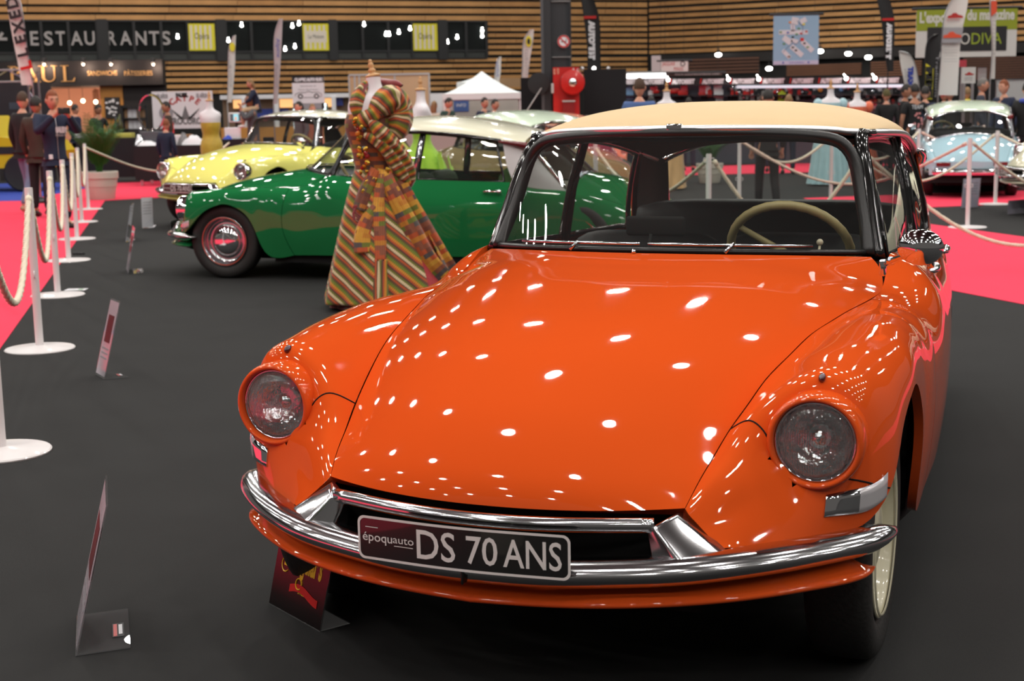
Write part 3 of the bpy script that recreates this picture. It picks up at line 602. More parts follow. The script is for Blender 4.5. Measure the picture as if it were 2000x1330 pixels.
# ------------------------------------------------------------------ column, hose reel, black screens
dC = 27.0; COLM = mat('dark_grey_column', srgb(46, 48, 52), .4, noise=.1, nscale=1.0)
xa, xb, xc2 = X(1060, 100, dC), X(1076, 100, dC), X(1117, 100, dC)
col = props(MB().box((xa, dC - .05, 0), (xb, dC + 1.0, 12.4)).box((xb, dC + .05, 0), (xc2 - .16, dC + 1.0, 12.4)).lathe([(.16, 0), (.16, 12.4)], 32, 0, Matrix.Translation((xc2 - .16, dC + .21, 0))).build('column', COLM, None, 'auto'), kind='structure')
MB().box((xa - .03, dC - .07, 0), (xa + .02, dC + .1, 12.4)).build('edge_strip', mat('steel_edge', srgb(96, 98, 102), .4, .6), col)
for v in (2, 111): MB().box((xb + .02, dC - .0, Zp(1090, v + 1, dC)), (xc2 - .02, dC + .06, Zp(1090, v, dC))).build('band', GREYPANEL, col)
t = thing('prohibition_sign', 'round red and white no smoking sign on the dark column', 'sign', tuple(at(1101, 81, dC - .06)))
MB().lathe([(.0001, 0), (.115, 0), (.115, .006)], 32, 0, Matrix.Rotation(PI / 2, 4, 'X')).build('disc', PAPER, t); MB().lathe([(.085, .008), (.112, .008), (.112, .002), (.085, .002)], 32, 0, Matrix.Rotation(PI / 2, 4, 'X'), cap=False).build('red_ring', RED, t)
MB().cbox((0, -.010, 0), (.20, .006, .022), 0, Matrix.Rotation(-PI / 4 * -1, 4, 'Y')).build('red_bar', RED, t); MB().cbox((0, -.007, -.004), (.10, .004, .016)).tube([(.045, -.008, .01), (.055, -.008, .03), (.04, -.008, .05)], .006, 5).build('cigarette', INK, t)
dH = 26.6
t = thing('hose_reel', 'red fire hose reel on a red backboard against the dark column', 'fire reel', (X(1108, 170, dH), dH, 0)); o7 = X(1108, 170, dH)
MB().box((X(1081, 170, dH) - o7, .1, .3), (X(1132, 170, dH) - o7, .25, Zp(1108, 131, dH))).build('backboard', RED, t)
c = at(1118, 161, dH); Mr = Matrix.Translation((c[0] - o7, -.12, c[2])) @ Matrix.Rotation(PI / 2, 4, 'X'); rr = 23.5 * dH / FPX
MB().lathe([(.06, .03), (rr * .95, .0), (rr, -.02), (rr * .98, -.05), (.06, -.06)], 44, 0, Mr, cap=False).build('front_disc', RED, t, 'auto'); MB().lathe([(rr * .8, -.05), (rr * 1.0, -.10), (rr * 1.0, -.22), (rr * .8, -.26)], 44, 0, Mr, cap=False).build('hose', RUBBER, t, True); MB().lathe([(.0001, .05), (.05, .05), (.075, .03), (.08, .0)], 24, 0, Mr).build('hub', CHROME, t, 'auto')
MB().box((X(1099, 200, dH) - o7, -.05, .3), (X(1122, 200, dH) - o7, .1, Zp(1108, 196, dH))).build('valve_box', mat('dark_red', srgb(130, 16, 20), .4), t); MB().box((X(1098, 200, dH) - o7, -.07, Zp(1108, 199, dH)), (X(1123, 200, dH) - o7, -.05, Zp(1108, 196, dH))).build('valve_bar', GREYPANEL, t); MB().rbox((X(1079, 170, dH) - o7, -.02, Zp(1108, 172, dH)), (.05, .08, .18), .01, 2).build('handle', GREYPANEL, t)
for txt, u, w in (('RIA', 1085, .06), ('INCENDIE', 1092, .1)): lettering(txt, .05, mat('cream_ink', srgb(240, 224, 190), .6), t, (X(u, 140, dH) - o7, .09, Zp(1108, 144, dH)), (0, -PI / 2, 0), width=.10)
lettering('R', .07, PAPER, t, (X(1119, 136, dH) - o7, .09, Zp(1108, 138, dH))); lettering('C', .07, PAPER, t, (X(1127, 138, dH) - o7, .09, Zp(1108, 139, dH)))
board('black_screen', 'black fabric screen standing between the column and the red car shop wall', 'screen', 1141, 134, 1223, 225, 27.5, DARKCLOTH, .06, 'legs', yaw=0.0); board('black_screen', 'black fabric screen in front of the column beside the tent', 'screen', 1018, 151, 1060, 225, 27.8, DARKCLOTH, .06)
t = thing('cable_reel', 'black round cable drum hanging beside the column', 'reel', (X(1052, 163, 26.9), 26.9, 0)); MB().lathe([(.05, -.06), (.20, -.05), (.20, .05), (.05, .06)], 32, 0, Matrix.Translation((0, 0, Zp(1052, 163, 26.9))) @ Matrix.Rotation(PI / 2, 4, 'X')).build('drum', INK, t, 'auto'); MB().tube([(.05, -.05, Zp(1052, 172, 26.9)), (-.24, -.15, Zp(1031, 218, 26.9)), (-.26, -.15, 0)], .012, 6).build('cable', GREYPANEL, t)
for u, v in ((1160, 139), (1137, 142), (1188, 136)):
    P = at(u, 133.6, 27.53); o = MB().ball((0, 0, 0), .035, 10, 6).tube([(0, 0, 0), (0, .0, -.05)], .012, 6).build('clamp_lamp', BULB if u == 1160 else PAPER, None, True, tuple(P)); props(o, {1160: 'bright clamp lamp on the top edge of the black screen', 1137: 'pale clamp on the black screen edge next to the hose reel', 1188: 'pale clamp on the middle of the black screen top edge'}[u], 'lamp')

# ------------------------------------------------------------------ accessory shop wall
dA = 36.0; dA1 = 33.0
DK = mat('shop_grey', srgb(66, 70, 82), .6)
def shop(u): return dA + (dA1 - dA) * (u - 1223) / (1766 - 1223)
t = thing('accessory_shop', 'long car accessory shop wall under a black sign band with repeated white lettering', 'shop', (X(1495, 180, 34.5), 34.5, 0)); o8 = X(1495, 180, 34.5)
def sp_(u, v, off=0): d = shop(u) - off; P = at(u, v, d); return (P[0] - o8, P[1] - 34.5, P[2])
us = np.linspace(1200, 1768, 9)
for a, b in zip(us[:-1], us[1:]):
    A, B = sp_(a, 168), sp_(b, 166); MB().add([(A[0], A[1], 0), (B[0], B[1], 0), (B[0], B[1], B[2] + .02), (A[0], A[1], A[2] + .02), (A[0], A[1] + .06, 0), (B[0], B[1] + .06, 0), (B[0], B[1] + .06, B[2] + .02), (A[0], A[1] + .06, A[2] + .02)], [(0, 1, 2, 3), (4, 7, 6, 5), (3, 2, 6, 7)]).build('panel', DK, t)
vt = lambda u: 153.5 - (u - 1223) / 543 * 4; vb = lambda u: 167.5 - (u - 1223) / 543 * 3
A0, A1_, B0, B1_ = sp_(1200, vb(1200), .25), sp_(1200, vt(1200), .25), sp_(1768, vb(1768), .25), sp_(1768, vt(1768), .25)
MB().add([A0, B0, B1_, A1_] + [(p[0], p[1] + .2, p[2]) for p in (A0, B0, B1_, A1_)], [(0, 1, 2, 3), (4, 7, 6, 5), (3, 2, 6, 7), (0, 4, 5, 1), (1, 5, 6, 2), (0, 3, 7, 4)]).build('sign_band', INK, t)
ang = math.atan2(B0[1] - A0[1], B0[0] - A0[0])
def bandp(u, v, off=.02):
    d = ray(u, v); k = (B0[1] - A0[1]) / (B0[0] - A0[0]); q = (A0[1] + 34.5 - k * (A0[0] + o8) - off) / (d[1] - k * d[0]); P = CAMP + d * q; return (P[0] - o8, P[1] - 34.5, P[2])
for u0, u1_ in ((1203, 1247 - 2), (1256, 1302), (1312, 1362), (1371, 1419), (1430, 1479), (1489, 1537), (1546, 1594), (1602, 1650), (1659, 1706), (1715, 1761)):
    P, Q = bandp(u0, vb(u0) - 3.2), bandp(u1_, vb(u1_) - 3.2)
    lettering('AUTOBEST', .14, PAPER, t, P, (0, 0, ang), width=Q[0] - P[0], bold=.012); K = bandp(u0 - 4.5, vb(u0) - 2.8); MB().prism([(0, 0), (.03, 0), (.055, .13), (.025, .13)], -.004, .004, 1, 0, Matrix.Translation(K)).build('red_slash', RED, t)
for v in (186, 201): 
    A, B = sp_(1205, v, .3), sp_(1766, v - 2, .3); MB().add([A, B, (B[0], B[1] + .3, B[2]), (A[0], A[1] + .3, A[2])] + [(p[0], p[1], p[2] - .025) for p in (A, B, (B[0], B[1] + .3, B[2]), (A[0], A[1] + .3, A[2]))], [(0, 1, 2, 3), (7, 6, 5, 4), (0, 4, 5, 1), (3, 2, 6, 7)]).build('shelf', INK, t)
A, B = sp_(1440, 169.5, .2), sp_(1764, 167.5, .2); MB().tube([A, B], .035, 6).build('light_strip', mat('cool_strip', (.8, .85, 1), emit=(.85, .9, 1), es=.7), t)
A, B = at(1224, 149, 30), at(1300, 148, 30); t2 = thing('strip_light', 'long white fluorescent strip hanging over the accessory shop', 'lamp', ((A[0] + B[0]) / 2, 30, A[2])); MB().tube([(-(B[0] - A[0]) / 2, 0, 0), ((B[0] - A[0]) / 2, 0, 0)], .05, 8).build('tube', mat('strip_glow', (1, 1, 1), emit=(1, 1, 1), es=2.5), t2); MB().box((-(B[0] - A[0]) / 2, -.08, .05), ((B[0] - A[0]) / 2, .08, .09)).build('housing', GREYPANEL, t2)
for s in (-1, 1): MB().tube([(s * .3, 0, .08), (s * .3, 0, 12.4 - A[2])], .004, 4).build('cord', INK, t2)
for u in (1305, 1423, 1482, 1653, 1709): P = at(u, vt(u) + 3, shop(u) - .5); o = MB().ball((0, 0, 0), .045, 10, 6).tube([(0, .1, .05), (0, .25, .1)], .015, 5).build('band_lamp', BULB, None, True, tuple(P)); props(o, 'small bright lamp on the black sign band of the accessory shop', 'lamp', 'lamps on the shop sign band')
KINDS = {'red': RED, 'black': INK, 'white': PAPER, 'silver': STEEL, 'pink': mat('pinkish_pack', srgb(226, 96, 110), .5), 'blue': mat('blue_pack', srgb(120, 160, 200), .5), 'orange': mat('orange_pack', srgb(226, 140, 60), .5), 'lime': mat('lime_pack', srgb(206, 220, 50), .5)}
PK = {'packet': MB().box((-.05, -.02, -.08), (.05, .02, .08)).box((-.02, -.025, .08), (.02, .0, .10)), 'round_tin': MB().lathe([(.055, -.05), (.06, -.04), (.06, .04), (.05, .05)], 12, 0, Matrix.Rotation(PI / 2, 4, 'X')), 'seat_cushion': MB().rbox((0, 0, 0), (.24, .08, .14), .03, 2)}
PKM = {k: b.mesh(k, [None], k != 'packet') for k, b in PK.items()}
def pack(kind, colr, u, v, s=1.0, off=.10):
    if kind == 'seat_cushion': s *= .72
    P = at(u, v, shop(u) - off); o = link(kind, PKM[kind], None, tuple(P)); o.scale = (s, 1, s); o.material_slots[0].link = 'OBJECT'; o.material_slots[0].material = KINDS[colr]
    props(o, '%s %s on the accessory shop wall' % (colr, {'packet': 'packet hanging', 'round_tin': 'round tin standing', 'seat_cushion': 'padded accessory hanging'}[kind]), 'goods', '%s %s in the accessory shop' % (colr, {'packet': 'packets', 'round_tin': 'tins', 'seat_cushion': 'padded accessories'}[kind]))
for kind, colr, u, v, s in (('seat_cushion', 'pink', 1277, 172, 1), ('seat_cushion', 'red', 1281, 179, .9), ('packet', 'white', 1271, 185, 1.2), ('seat_cushion', 'black', 1283, 187, 1.1), ('seat_cushion', 'red', 1318, 178, 1.3), ('seat_cushion', 'red', 1334, 182, 1.4), ('seat_cushion', 'black', 1325, 189, 1.2), ('packet', 'pink', 1336, 171, 1.6), ('seat_cushion', 'black', 1345, 190, .9),
    ('packet', 'pink', 1373, 171, 1.8), ('packet', 'white', 1383, 176, 1.1), ('seat_cushion', 'red', 1372, 184, 1.1), ('packet', 'red', 1386, 183, 1.1), ('seat_cushion', 'black', 1376, 190, 1.1), ('packet', 'white', 1402, 178, 1.9), ('packet', 'white', 1405, 187, 1.8), ('packet', 'blue', 1230, 183, 1.9), ('packet', 'lime', 1527, 192, 1.8), ('packet', 'red', 1526, 178, 1.6), ('packet', 'red', 1526, 185, 1.2)): pack(kind, colr, u, v, s)
R_ = random.Random(5)
for u in np.arange(1422, 1762, 7.6):
    for vrow, pool in ((173, ('white', 'silver', 'black', 'white', 'pink', 'black')), (181, ('black', 'red', 'silver', 'black', 'black')), (190.5, ('white', 'black', 'silver', 'black'))):
        if R_.random() < .15 or 1600 < u < 1648: continue
        pack(R_.choice(('packet', 'packet', 'round_tin')), R_.choice(pool), float(u) + R_.uniform(-2, 2), vrow - (u - 1440) * .006 + R_.uniform(-1, 1), R_.uniform(.6, 1.0))
for u in np.arange(1650, 1764, 8.5):
    for vrow in (199, 208):
        if R_.random() < .2: continue
        pack('packet', R_.choice(('white', 'red', 'black', 'silver', 'red')), float(u) + R_.uniform(-2, 2), vrow + R_.uniform(-1, 1), R_.uniform(.6, .9))
pack('round_tin', 'orange', 1602, 175.5, .9); pack('round_tin', 'blue', 1643, 175, .8)

# ------------------------------------------------------------------ hanging banners
t, w, h, z0 = board('plan_banner', 'pale blue hanging banner with a white plan of the halls', 'banner', 1510, 27, 1600, 127, 33, mat('plan_blue', srgb(140, 178, 204), .6), .02, 'hang', part='cloth')
MB().box((-w / 2, -.006, z0), (w / 2, -.001, z0 + .09)).build('foot_strip', mat('pale_lilac', srgb(186, 190, 214), .6), t); PLANW = mat('plan_white', srgb(206, 208, 214), .6)
put_text(t, 'PLAN GENERAL', BLUEINK, w * .34, .02, z0 + .03, .05, y=-.009)
for s in (-1, 1): MB().lathe([(.0001, 0), (.022, 0), (.022, .004)], 12, 0, Matrix.Translation((s * .29, -.006, z0 + .045)) @ Matrix.Rotation(PI / 2, 4, 'X')).build('round_mark', BLUEINK, t)
fx = lambda p: -w / 2 + w * (p - 200) / 920; fz = lambda q: z0 + h * (1200 - q) / 1020
def tilted(x0, y0, x1, y1, wd, m, y=-.004, name='hall_shape'):
    a, b = np.array((fx(x0), fz(y0))), np.array((fx(x1), fz(y1))); dd = (b - a) / np.linalg.norm(b - a); nn = np.array((-dd[1], dd[0])) * wd / 2
    MB().prism([tuple(a + nn), tuple(b + nn), tuple(b - nn), tuple(a - nn)], y - .002, y).build(name, m, t)
for q in ((560, 300, 700, 330, .16), (740, 340, 860, 280, .11), (310, 540, 900, 545, .10), (400, 640, 560, 760, .13), (560, 820, 790, 1020, .115), (780, 720, 1000, 930, .115), (390, 900, 540, 1060, .09), (560, 700, 700, 740, .09), (580, 380, 600, 520, .10)): tilted(*q, PLANW)
for q in ((670, 310, 790, 420), (790, 420, 790, 560), (590, 370, 590, 500), (400, 940, 590, 740), (590, 740, 650, 790), (650, 790, 780, 680)): tilted(*q, .012, mat('plan_line', srgb(110, 116, 150), .6), -.007, 'route_line')
for x, y, m_ in ((530, 340, mat('orange_pack', (1, 1, 1))), (490, 548, BLUEINK), (345, 538, mat('plan_green', srgb(90, 140, 80), .6)), (865, 530, REDINK), (780, 690, RED), (810, 385, YEL), (830, 770, INK), (595, 850, INK), (660, 910, INK), (895, 850, mat('plan_green', (1, 1, 1))), (520, 1035, mat('plan_brown', srgb(120, 84, 60), .6)), (760, 570, REDINK), (710, 470, mat('plan_green', (1, 1, 1))), (590, 640, INK), (670, 585, mat('plan_green', (1, 1, 1))), (415, 775, mat('plan_green', (1, 1, 1)))): MB().cbox((fx(x), -.009, fz(y)), (.055 if m_ is not RED else .08, .004, .035 if m_ is not RED else .07)).build('hall_mark', m_, t)
d9 = 31.0; t, w, h, z0 = board('magazine_banner', 'big green and white hanging banner with a black panel and tall thin lettering', 'banner', 1788, 14, 1988, 113, d9, mat('banner_white', srgb(206, 206, 202), .6), .02, 'hang', part='cloth', yaw=.0)
MB().box((-w / 2, -.006, z0 + h * .55), (w / 2, -.001, z0 + h)).build('green_field', mat('leaf_green', srgb(140, 152, 32), .6), t); MB().box((-w * .39, -.010, z0 + h * .12), (w * .40, -.006, z0 + h * .62)).build('black_field', INK, t)
WSH = mat('soft_white', srgb(205, 205, 196), .6)
put_text(t, "L'expo", WSH, w * .26, -w * .34, z0 + h * .72, .3, y=-.012, bold=.012); put_text(t, 'du magazine', WSH, w * .47, w * .235, z0 + h * .76, .3, y=-.012, bold=.012); put_text(t, 'GAS', WSH, w * .26, -w * .22, z0 + h * .26, .34, y=-.014); put_text(t, 'O', WSH, w * .095, -.03, z0 + h * .26, .34, y=-.014); put_text(t, 'DIVA', mat('lime_ink', srgb(150, 170, 40), .5), w * .30, w * .20, z0 + h * .26, .34, y=-.014)
t, w, h, z0 = board('club_sign', 'white hanging sign with red handwritten style lettering under the gallery', 'sign', 1291, 118, 1344, 140, 34, mat('banner_white', (1, 1, 1)), .04, 'hang'); put_text(t, 'JAGUAR', REDINK, w * .48, -w * .23, z0 + h * .55, .12, shear=.2); put_text(t, 'MAGIC', REDINK, w * .38, w * .16, z0 + h * .08, .12, shear=.2); MB().lathe([(.04, 0), (.06, 0), (.06, .004), (.04, .004)], 16, 0, Matrix.Translation((w * .3, -.001, z0 + h * .7)) @ Matrix.Rotation(PI / 2, 4, 'X'), cap=False).build('round_mark', INK, t); MB().box((-w / 2 - .22, 0, z0), (-w / 2, .04, z0 + h * 1.5)).build('side_panel', GREYPANEL, t)
t, w, h, z0 = board('address_strip', 'dark grey strip with pale small lettering above the shop sign band', 'sign', 1236, 141, 1410, 150, 34.5, mat('strip_brown', srgb(66, 54, 48), .6), .04, 'hang'); put_text(t, 'www.autoretroclassic.com', GREYPANEL, w * .5, w * .22, z0 + h * .25, .07); put_text(t, 'www.classic.com', GREYPANEL, w * .3, -w * .25, z0 + h * .25, .07)

# ------------------------------------------------------------------ feather flags
FW, FGR = mat('flag_white', srgb(214, 212, 208), .7), mat('flag_grey', srgb(180, 178, 180), .7)
FBK = mat('flag_black', srgb(22, 22, 24), .6)
t, bx = flag('white and grey feather flag with black tilted letters, beside the bakery sign', 24, [(-8, -60), (11, 0), (22, 60), (34, 120), (42, 166)], [(6, -62), (38, 0), (48, 60), (56, 120), (64, 166)], FW, 'right')
for ch, u, v, rot, m_ in (('D', 25, 6, 0, INK), ('E', 31, 29, 0, INK), ('X', 37, 51, 0, INK), ('E', 42, 77, 0, INK), ('L', 46, 103, 0, INK), ('L', 52, 128, 0, RED)):
    P = at(u, v, 24); vs, fs, wv = text_geom(ch, .26, bold=.012); b = MB(); b.add(vs, fs, 0, Matrix.Translation((P[0] - bx, -.045, P[2])) @ Matrix.Rotation(-PI / 2 - .2, 4, 'Y') @ Matrix.Translation((-wv / 2, 0, -.09))); b.build('letter', m_, t)
t, bx = flag('slim pale feather flag with a yellow badge, between the second and third windows', 36, [(456, 70), (449, 86), (446, 120), (444, 200)], [(460.5, 68), (460, 80), (459, 120), (452.5, 200)], FW, 'left'); P = at(454, 92, 36); MB().lathe([(.0001, 0), (.11, 0), (.11, .01)], 20, 0, Matrix.Translation((P[0] - bx, -.02, P[2])) @ Matrix.Rotation(PI / 2, 4, 'X') @ Matrix.Scale(.6, 4, (1, 0, 0))).build('badge', YEL, t); mid_text(t, bx, 36, 'CLUB LOTUS', PAPERGREY, 450, 108, 170, 5)
t, bx = flag('slim grey feather flag with a handwritten print, behind the child on shoulders', 34, [(546, 37), (538, 60), (536, 120), (534, 203)], [(552, 36), (551, 60), (548, 120), (542, 203)], FGR, 'left'); mid_text(t, bx, 34, 'Alpine', BLUEINK, 544, 75, 112, 7); mid_text(t, bx, 34, 'Passion', PAPERGREY, 541, 125, 170, 6)
t, bx = flag('tall pale feather flag with yellow badge next to the column', 33, [(1036, 58), (1025, 74), (1021, 110), (1019, 152)], [(1042.5, 57), (1041, 80), (1036, 110), (1031, 152)], FW, 'left'); P = at(1032.5, 81, 33); MB().lathe([(.0001, 0), (.125, 0), (.125, .01)], 24, 0, Matrix.Translation((P[0] - bx, -.02, P[2])) @ Matrix.Rotation(PI / 2, 4, 'X') @ Matrix.Scale(.5, 4, (1, 0, 0))).build('badge', YEL, t); MB().lathe([(.0001, 0), (.07, 0), (.07, .01)], 16, 0, Matrix.Translation((P[0] - bx, -.028, P[2])) @ Matrix.Rotation(PI / 2, 4, 'X') @ Matrix.Scale(.5, 4, (1, 0, 0))).build('badge_mark', INK, t); mid_text(t, bx, 33, 'CLUB LOTUS', PAPERGREY, 1029, 97, 148, 6)
t, bx = flag('short pale feather flag behind the tent peak', 38, [(976, 111), (970, 122), (967.5, 140), (965.5, 160)], [(979, 110), (978.5, 122), (978, 140), (975, 160)], FW, 'left'); mid_text(t, bx, 38, 'LOTUS', BLUEINK, 972, 122, 150, 5)
def auto_flag(label, d, L, R, u, v0, v1, s, ur, vr):
    t, bx = flag(label, d, L, R, FBK, 'left', polem=INK); mid_text(t, bx, d, 'AUTOBEST', PAPER, u, v0, v1, s, bold=.015); P = at(ur, vr, d); MB().prism([(-.12, -.02), (.12, -.02), (.12, .03), (-.12, .03)], -.035, -.025, 1, 0, Matrix.Translation((P[0] - bx, 0, P[2]))).build('red_slash', RED, t)
auto_flag('black feather flag with white lettering between the column and the hall corner', 28, [(1128, -40), (1136, 0), (1143, 50), (1148, 100), (1148, 137)], [(1138, -42), (1160, 0), (1169, 28), (1173, 100), (1174, 137)], 1156, 40, 117, 10, 1152, 34.5)
auto_flag('black feather flag with white lettering beyond the blue plan banner', 30, [(1706, -40), (1714, 0), (1722, 40), (1728, 100), (1734, 139)], [(1716, -42), (1738, 0), (1747, 40), (1746, 100), (1745, 139)], 1736, 44, 116, 8, 1734, 38.5)
t, bx = flag('white curved feather flag with blue lettering at the end of the accessory shop', 29, [(1756, 100), (1760, 130), (1766, 160), (1770, 192)], [(1757, 100), (1775, 106), (1788, 130), (1797, 192)], FW, 'right'); mid_text(t, bx, 29, 'TRAX', BLUEINK, 1778, 130, 170, 9, bold=.012); mid_text(t, bx, 29, 'pneus', PAPERGREY, 1768, 135, 165, 3)
t, bx = flag('black and yellow feather flag with bold black letters between two white flags', 28, [(1832, 66), (1815, 76), (1808, 100), (1806, 196)], [(1840, 66), (1838, 76), (1836, 100), (1822, 196)], FBK, 'left', polem=INK); a_ = [at(u, v, 28) for u, v in ((1808, 124), (1823, 134), (1820, 194), (1806, 194))]; MB().prism([(P[0] - bx, P[2]) for P in a_], -.02, -.012).build('yellow_field', YEL, t); mid_text(t, bx, 28, 'PERE', INK, 1814, 130, 192, 10, y=-.03, bold=.02); mid_text(t, bx, 28, 'Traditions', PAPERGREY, 1829, 108, 190, 6, y=-.03)
t, bx = flag('tall white feather flag with a red car print over grey text lines', 26, [(1866, -8), (1851, 14), (1842, 50), (1838, 110), (1832, 186)], [(1892, -10), (1888, 20), (1879, 60), (1874, 110), (1870, 186)], FW, 'left')
def car_print(t, x, z, s, m, y=-.05): 
    MB().prism([(x + s * p, z + s * q) for p, q in ((-.5, -.12), (.5, -.12), (.52, .0), (.36, .06), (.2, .09), (.05, .22), (-.16, .2), (-.27, .07), (-.48, .04))], y - .004, y).build('car_print', m, t)
P = at(1864, 32, 26); car_print(t, P[0] - bx, P[2], .27, REDINK); a_ = [at(u, v, 26) for u, v in ((1841, 54), (1880, 54), (1875, 84), (1838, 84))]; MB().prism([(p[0] - bx, p[2]) for p in a_], -.05, -.044).build('photo_field', PAPERGREY, t); P = at(1858, 70, 26); car_print(t, P[0] - bx, P[2], .32, mat('orange_red', srgb(214, 80, 50), .5), -.056)
for k, v in enumerate((40, 44, 92, 98, 104, 110, 116, 121)): P = at(1855 + (5 if v < 50 else 0), v, 26); put_text(t, 'Club des anciennes', PAPERGREY if k else REDINK, .24, P[0] - bx, P[2], .03, y=-.05)
t, bx = flag('very thin pale feather flag in front of the green magazine banner', 27, [(1935, -30), (1934, 20), (1938, 80), (1934, 154)], [(1946, -30), (1945.5, 20), (1945, 80), (1943, 154)], FW, 'left'); MB().prism([(p[0] - bx, p[2]) for p in [at(u, v, 27) for u, v in ((1934.5, 2), (1945.5, 2), (1945.5, 24), (1935, 32))]], -.04, -.034).build('photo_field', mat('orange_red', (1, 1, 1)), t)
for k in range(9): P = at(1940, 42 + k * 8, 27); put_text(t, 'ffve', PAPERGREY, .055, P[0] - bx, P[2], .03, y=-.04)
t, w, h, z0 = board('club_board', 'small white board with a red car print beside the tall white flag', 'board', 1878, 131, 1906, 163, 27, mat('banner_white', (1, 1, 1)), .02); car_print(t, .01, z0 + h * .58, .16, REDINK, -.004); put_text(t, 'Amicale', PAPERGREY, .16, 0, z0 + .09, .04); put_text(t, 'auto rétro', PAPERGREY, .16, 0, z0 + .05, .04)
board('stand_wall', 'grey panelled stand wall behind the smiling man', 'partition', 1945, 156, 2030, 215, 31, GREYPANEL, edge=ALU); t, w, h, z0 = board('black_screen', 'narrow black screen between the grey haired man and the smiling man', 'screen', 1918, 160, 1945, 215, 28, DARKCLOTH, .05); board('info_board', 'small pink framed info board under the magazine banner', 'board', 1874, 117, 1888, 131, 32, mat('pinkish_pack', (1, 1, 1)), .02)
board('round_holder_panel', 'pale leaflet panel on a dark stand under the magazine banner', 'board', 1910, 132, 1927, 158, 31.5, GREYPANEL, .02)
# gantry with yellow vehicle at far left
t = thing('lighting_truss', 'grey truss gantry of the stand with the yellow vehicle', 'truss', (X(20, 200, 31), 31, 0)); o9 = X(20, 200, 31)
def truss(a, b, h=.25):
    m = MB(); a, b = np.array(a, float), np.array(b, float); n = max(3, int(np.linalg.norm(b - a) / .35)); up = np.array((0, 0, h)) if abs(b[2] - a[2]) < .5 else np.array((h, 0, 0))
    m.tube([a, b], .025, 6); m.tube([a + up, b + up], .025, 6)
    for k in range(n): p, q = a + (b - a) * k / n, a + (b - a) * (k + 1) / n; m.tube([p, q + up] if k % 2 else [p + up, q], .014, 5)
    return m
zt = Zp(20, 160, 31); truss((X(-60, 200, 31) - o9, 0, zt), (X(60, 200, 31) - o9, 0, zt)).build('beam', ALU, t); truss((X(58, 200, 31) - o9, 0, 0), (X(58, 200, 31) - o9, 0, zt + .2), .22).build('post', ALU, t); truss((X(-55, 200, 31) - o9, 0, 0), (X(-55, 200, 31) - o9, 0, zt + .2), .22).build('post', ALU, t)
MB().box((X(-60, 200, 31) - o9, 1.5, 0), (X(56, 200, 31) - o9, 1.6, zt)).build('back_wall', mat('stand_dark', srgb(44, 38, 40), .7, noise=.5, nscale=2.5), t); MB().box((X(8, 200, 31) - o9, .3, Zp(20, 213, 31)), (X(38, 200, 31) - o9, .36, Zp(20, 200, 31))).build('screen', mat('screen_grey', srgb(70, 78, 90), .3), t)
t = thing('yellow_vehicle', 'yellow rally vehicle half hidden behind the man in black', 'vehicle', (X(-25, 290, 27.5), 27.5, .012)); YV = mat('sunflower_yellow', srgb(210, 186, 28), .3, coat=.5)
prof = [(-2.0, .45), (1.15, .45), (1.2, .75), (1.05, .95), (.2, 1.05), (-.1, 1.45), (-1.7, 1.45), (-2.0, 1.0)]; MB().prism(prof, -.0, 1.6, 1).build('body', YV, t); MB().prism([(.1, 1.06), (-.14, 1.38), (-1.6, 1.38), (-1.6, 1.02)], -.012, -.002, 1).build('side_window', INK, t); MB().box((.2, -.02, .72), (1.19, -.005, .86)).build('stripe', INK, t)
for x in (-1.3, .65): MB().lathe([(.33, -.10), (.36, -.07), (.36, .07), (.33, .10), (.2, .08), (.0001, .08)], 28, 0, Matrix.Translation((x, .05, .36)) @ Matrix.Rotation(PI / 2, 4, 'X')).build('wheel', TYRE, t, 'auto')
b = MB().ball((1.1, -.01, .88), (.06, .03, .05), 10, 6); b.build('headlight', CHROME, t, True)
props(MB().box((-26, 24.6, .002), (X(34, 312, 24.6), 31, .008)).build('blue_carpet', mat('blue_carpet', srgb(36, 62, 158), .95)), 'blue carpet of the stand with the yellow vehicle', 'carpet')
# ------------------------------------------------------------------ the saloon: one set of shared meshes, local axes X = car's left, Y = backwards from the nose, Z = up
def loc(P):
    P = np.asarray(P, float); return np.stack([P[..., 1], P[..., 0], P[..., 2]], -1)      # (x back, y side, z) -> local
def mir(P):
    return np.asarray(P, float) * np.array([1, -1, 1.0])
def tpar(n, e=0.012):
    return np.concatenate([[0, e], np.linspace(0, 1, n)[1:-1], [1 - e, 1]])
def panel_mb(P, gap=0.003, lip=0.016, mb=None, mi=0, center=(0, 2.3, 0.45)):
    """a body panel from a dense grid of local points: edges drawn in by the shut gap, a rounded lip turned inwards"""
    P = np.array(loc(P)); n, m = P.shape[:2]
    for ax in (0, 1):
        Q = np.moveaxis(P, ax, 0)
        for a, b in ((0, 1), (-1, -2)):
            d = Q[b] - Q[a]; L = np.linalg.norm(d, axis=1, keepdims=True); L[L < 1e-7] = 1
            Q[a] = Q[a] + d / L * np.minimum(gap, L * 0.5)
    du = np.gradient(P, axis=0); dv = np.gradient(P, axis=1); N = np.cross(du, dv); N /= np.maximum(np.linalg.norm(N, axis=2, keepdims=True), 1e-9)
    if ((P - np.array(center)) * N).sum() < 0: N = -N; flip = True
    else: flip = False
    mb = mb or MB(); fl = not flip if False else flip
    mb.grid(P, mi, fl)
    # lip
    ring = [(0, j) for j in range(m)] + [(i, m - 1) for i in range(1, n)] + [(n - 1, j) for j in range(m - 2, -1, -1)] + [(i, 0) for i in range(n - 2, 0, -1)]
    idx = np.array(ring); A = P[idx[:, 0], idx[:, 1]]; Nn = N[idx[:, 0], idx[:, 1]]
    cen = P[n // 2, m // 2]
    B1 = A - Nn * 0.003; B2 = A - Nn * lip
    G = np.stack([A, B1, B2]); mb.grid(G, mi, not fl, wrap=True)
    return mb

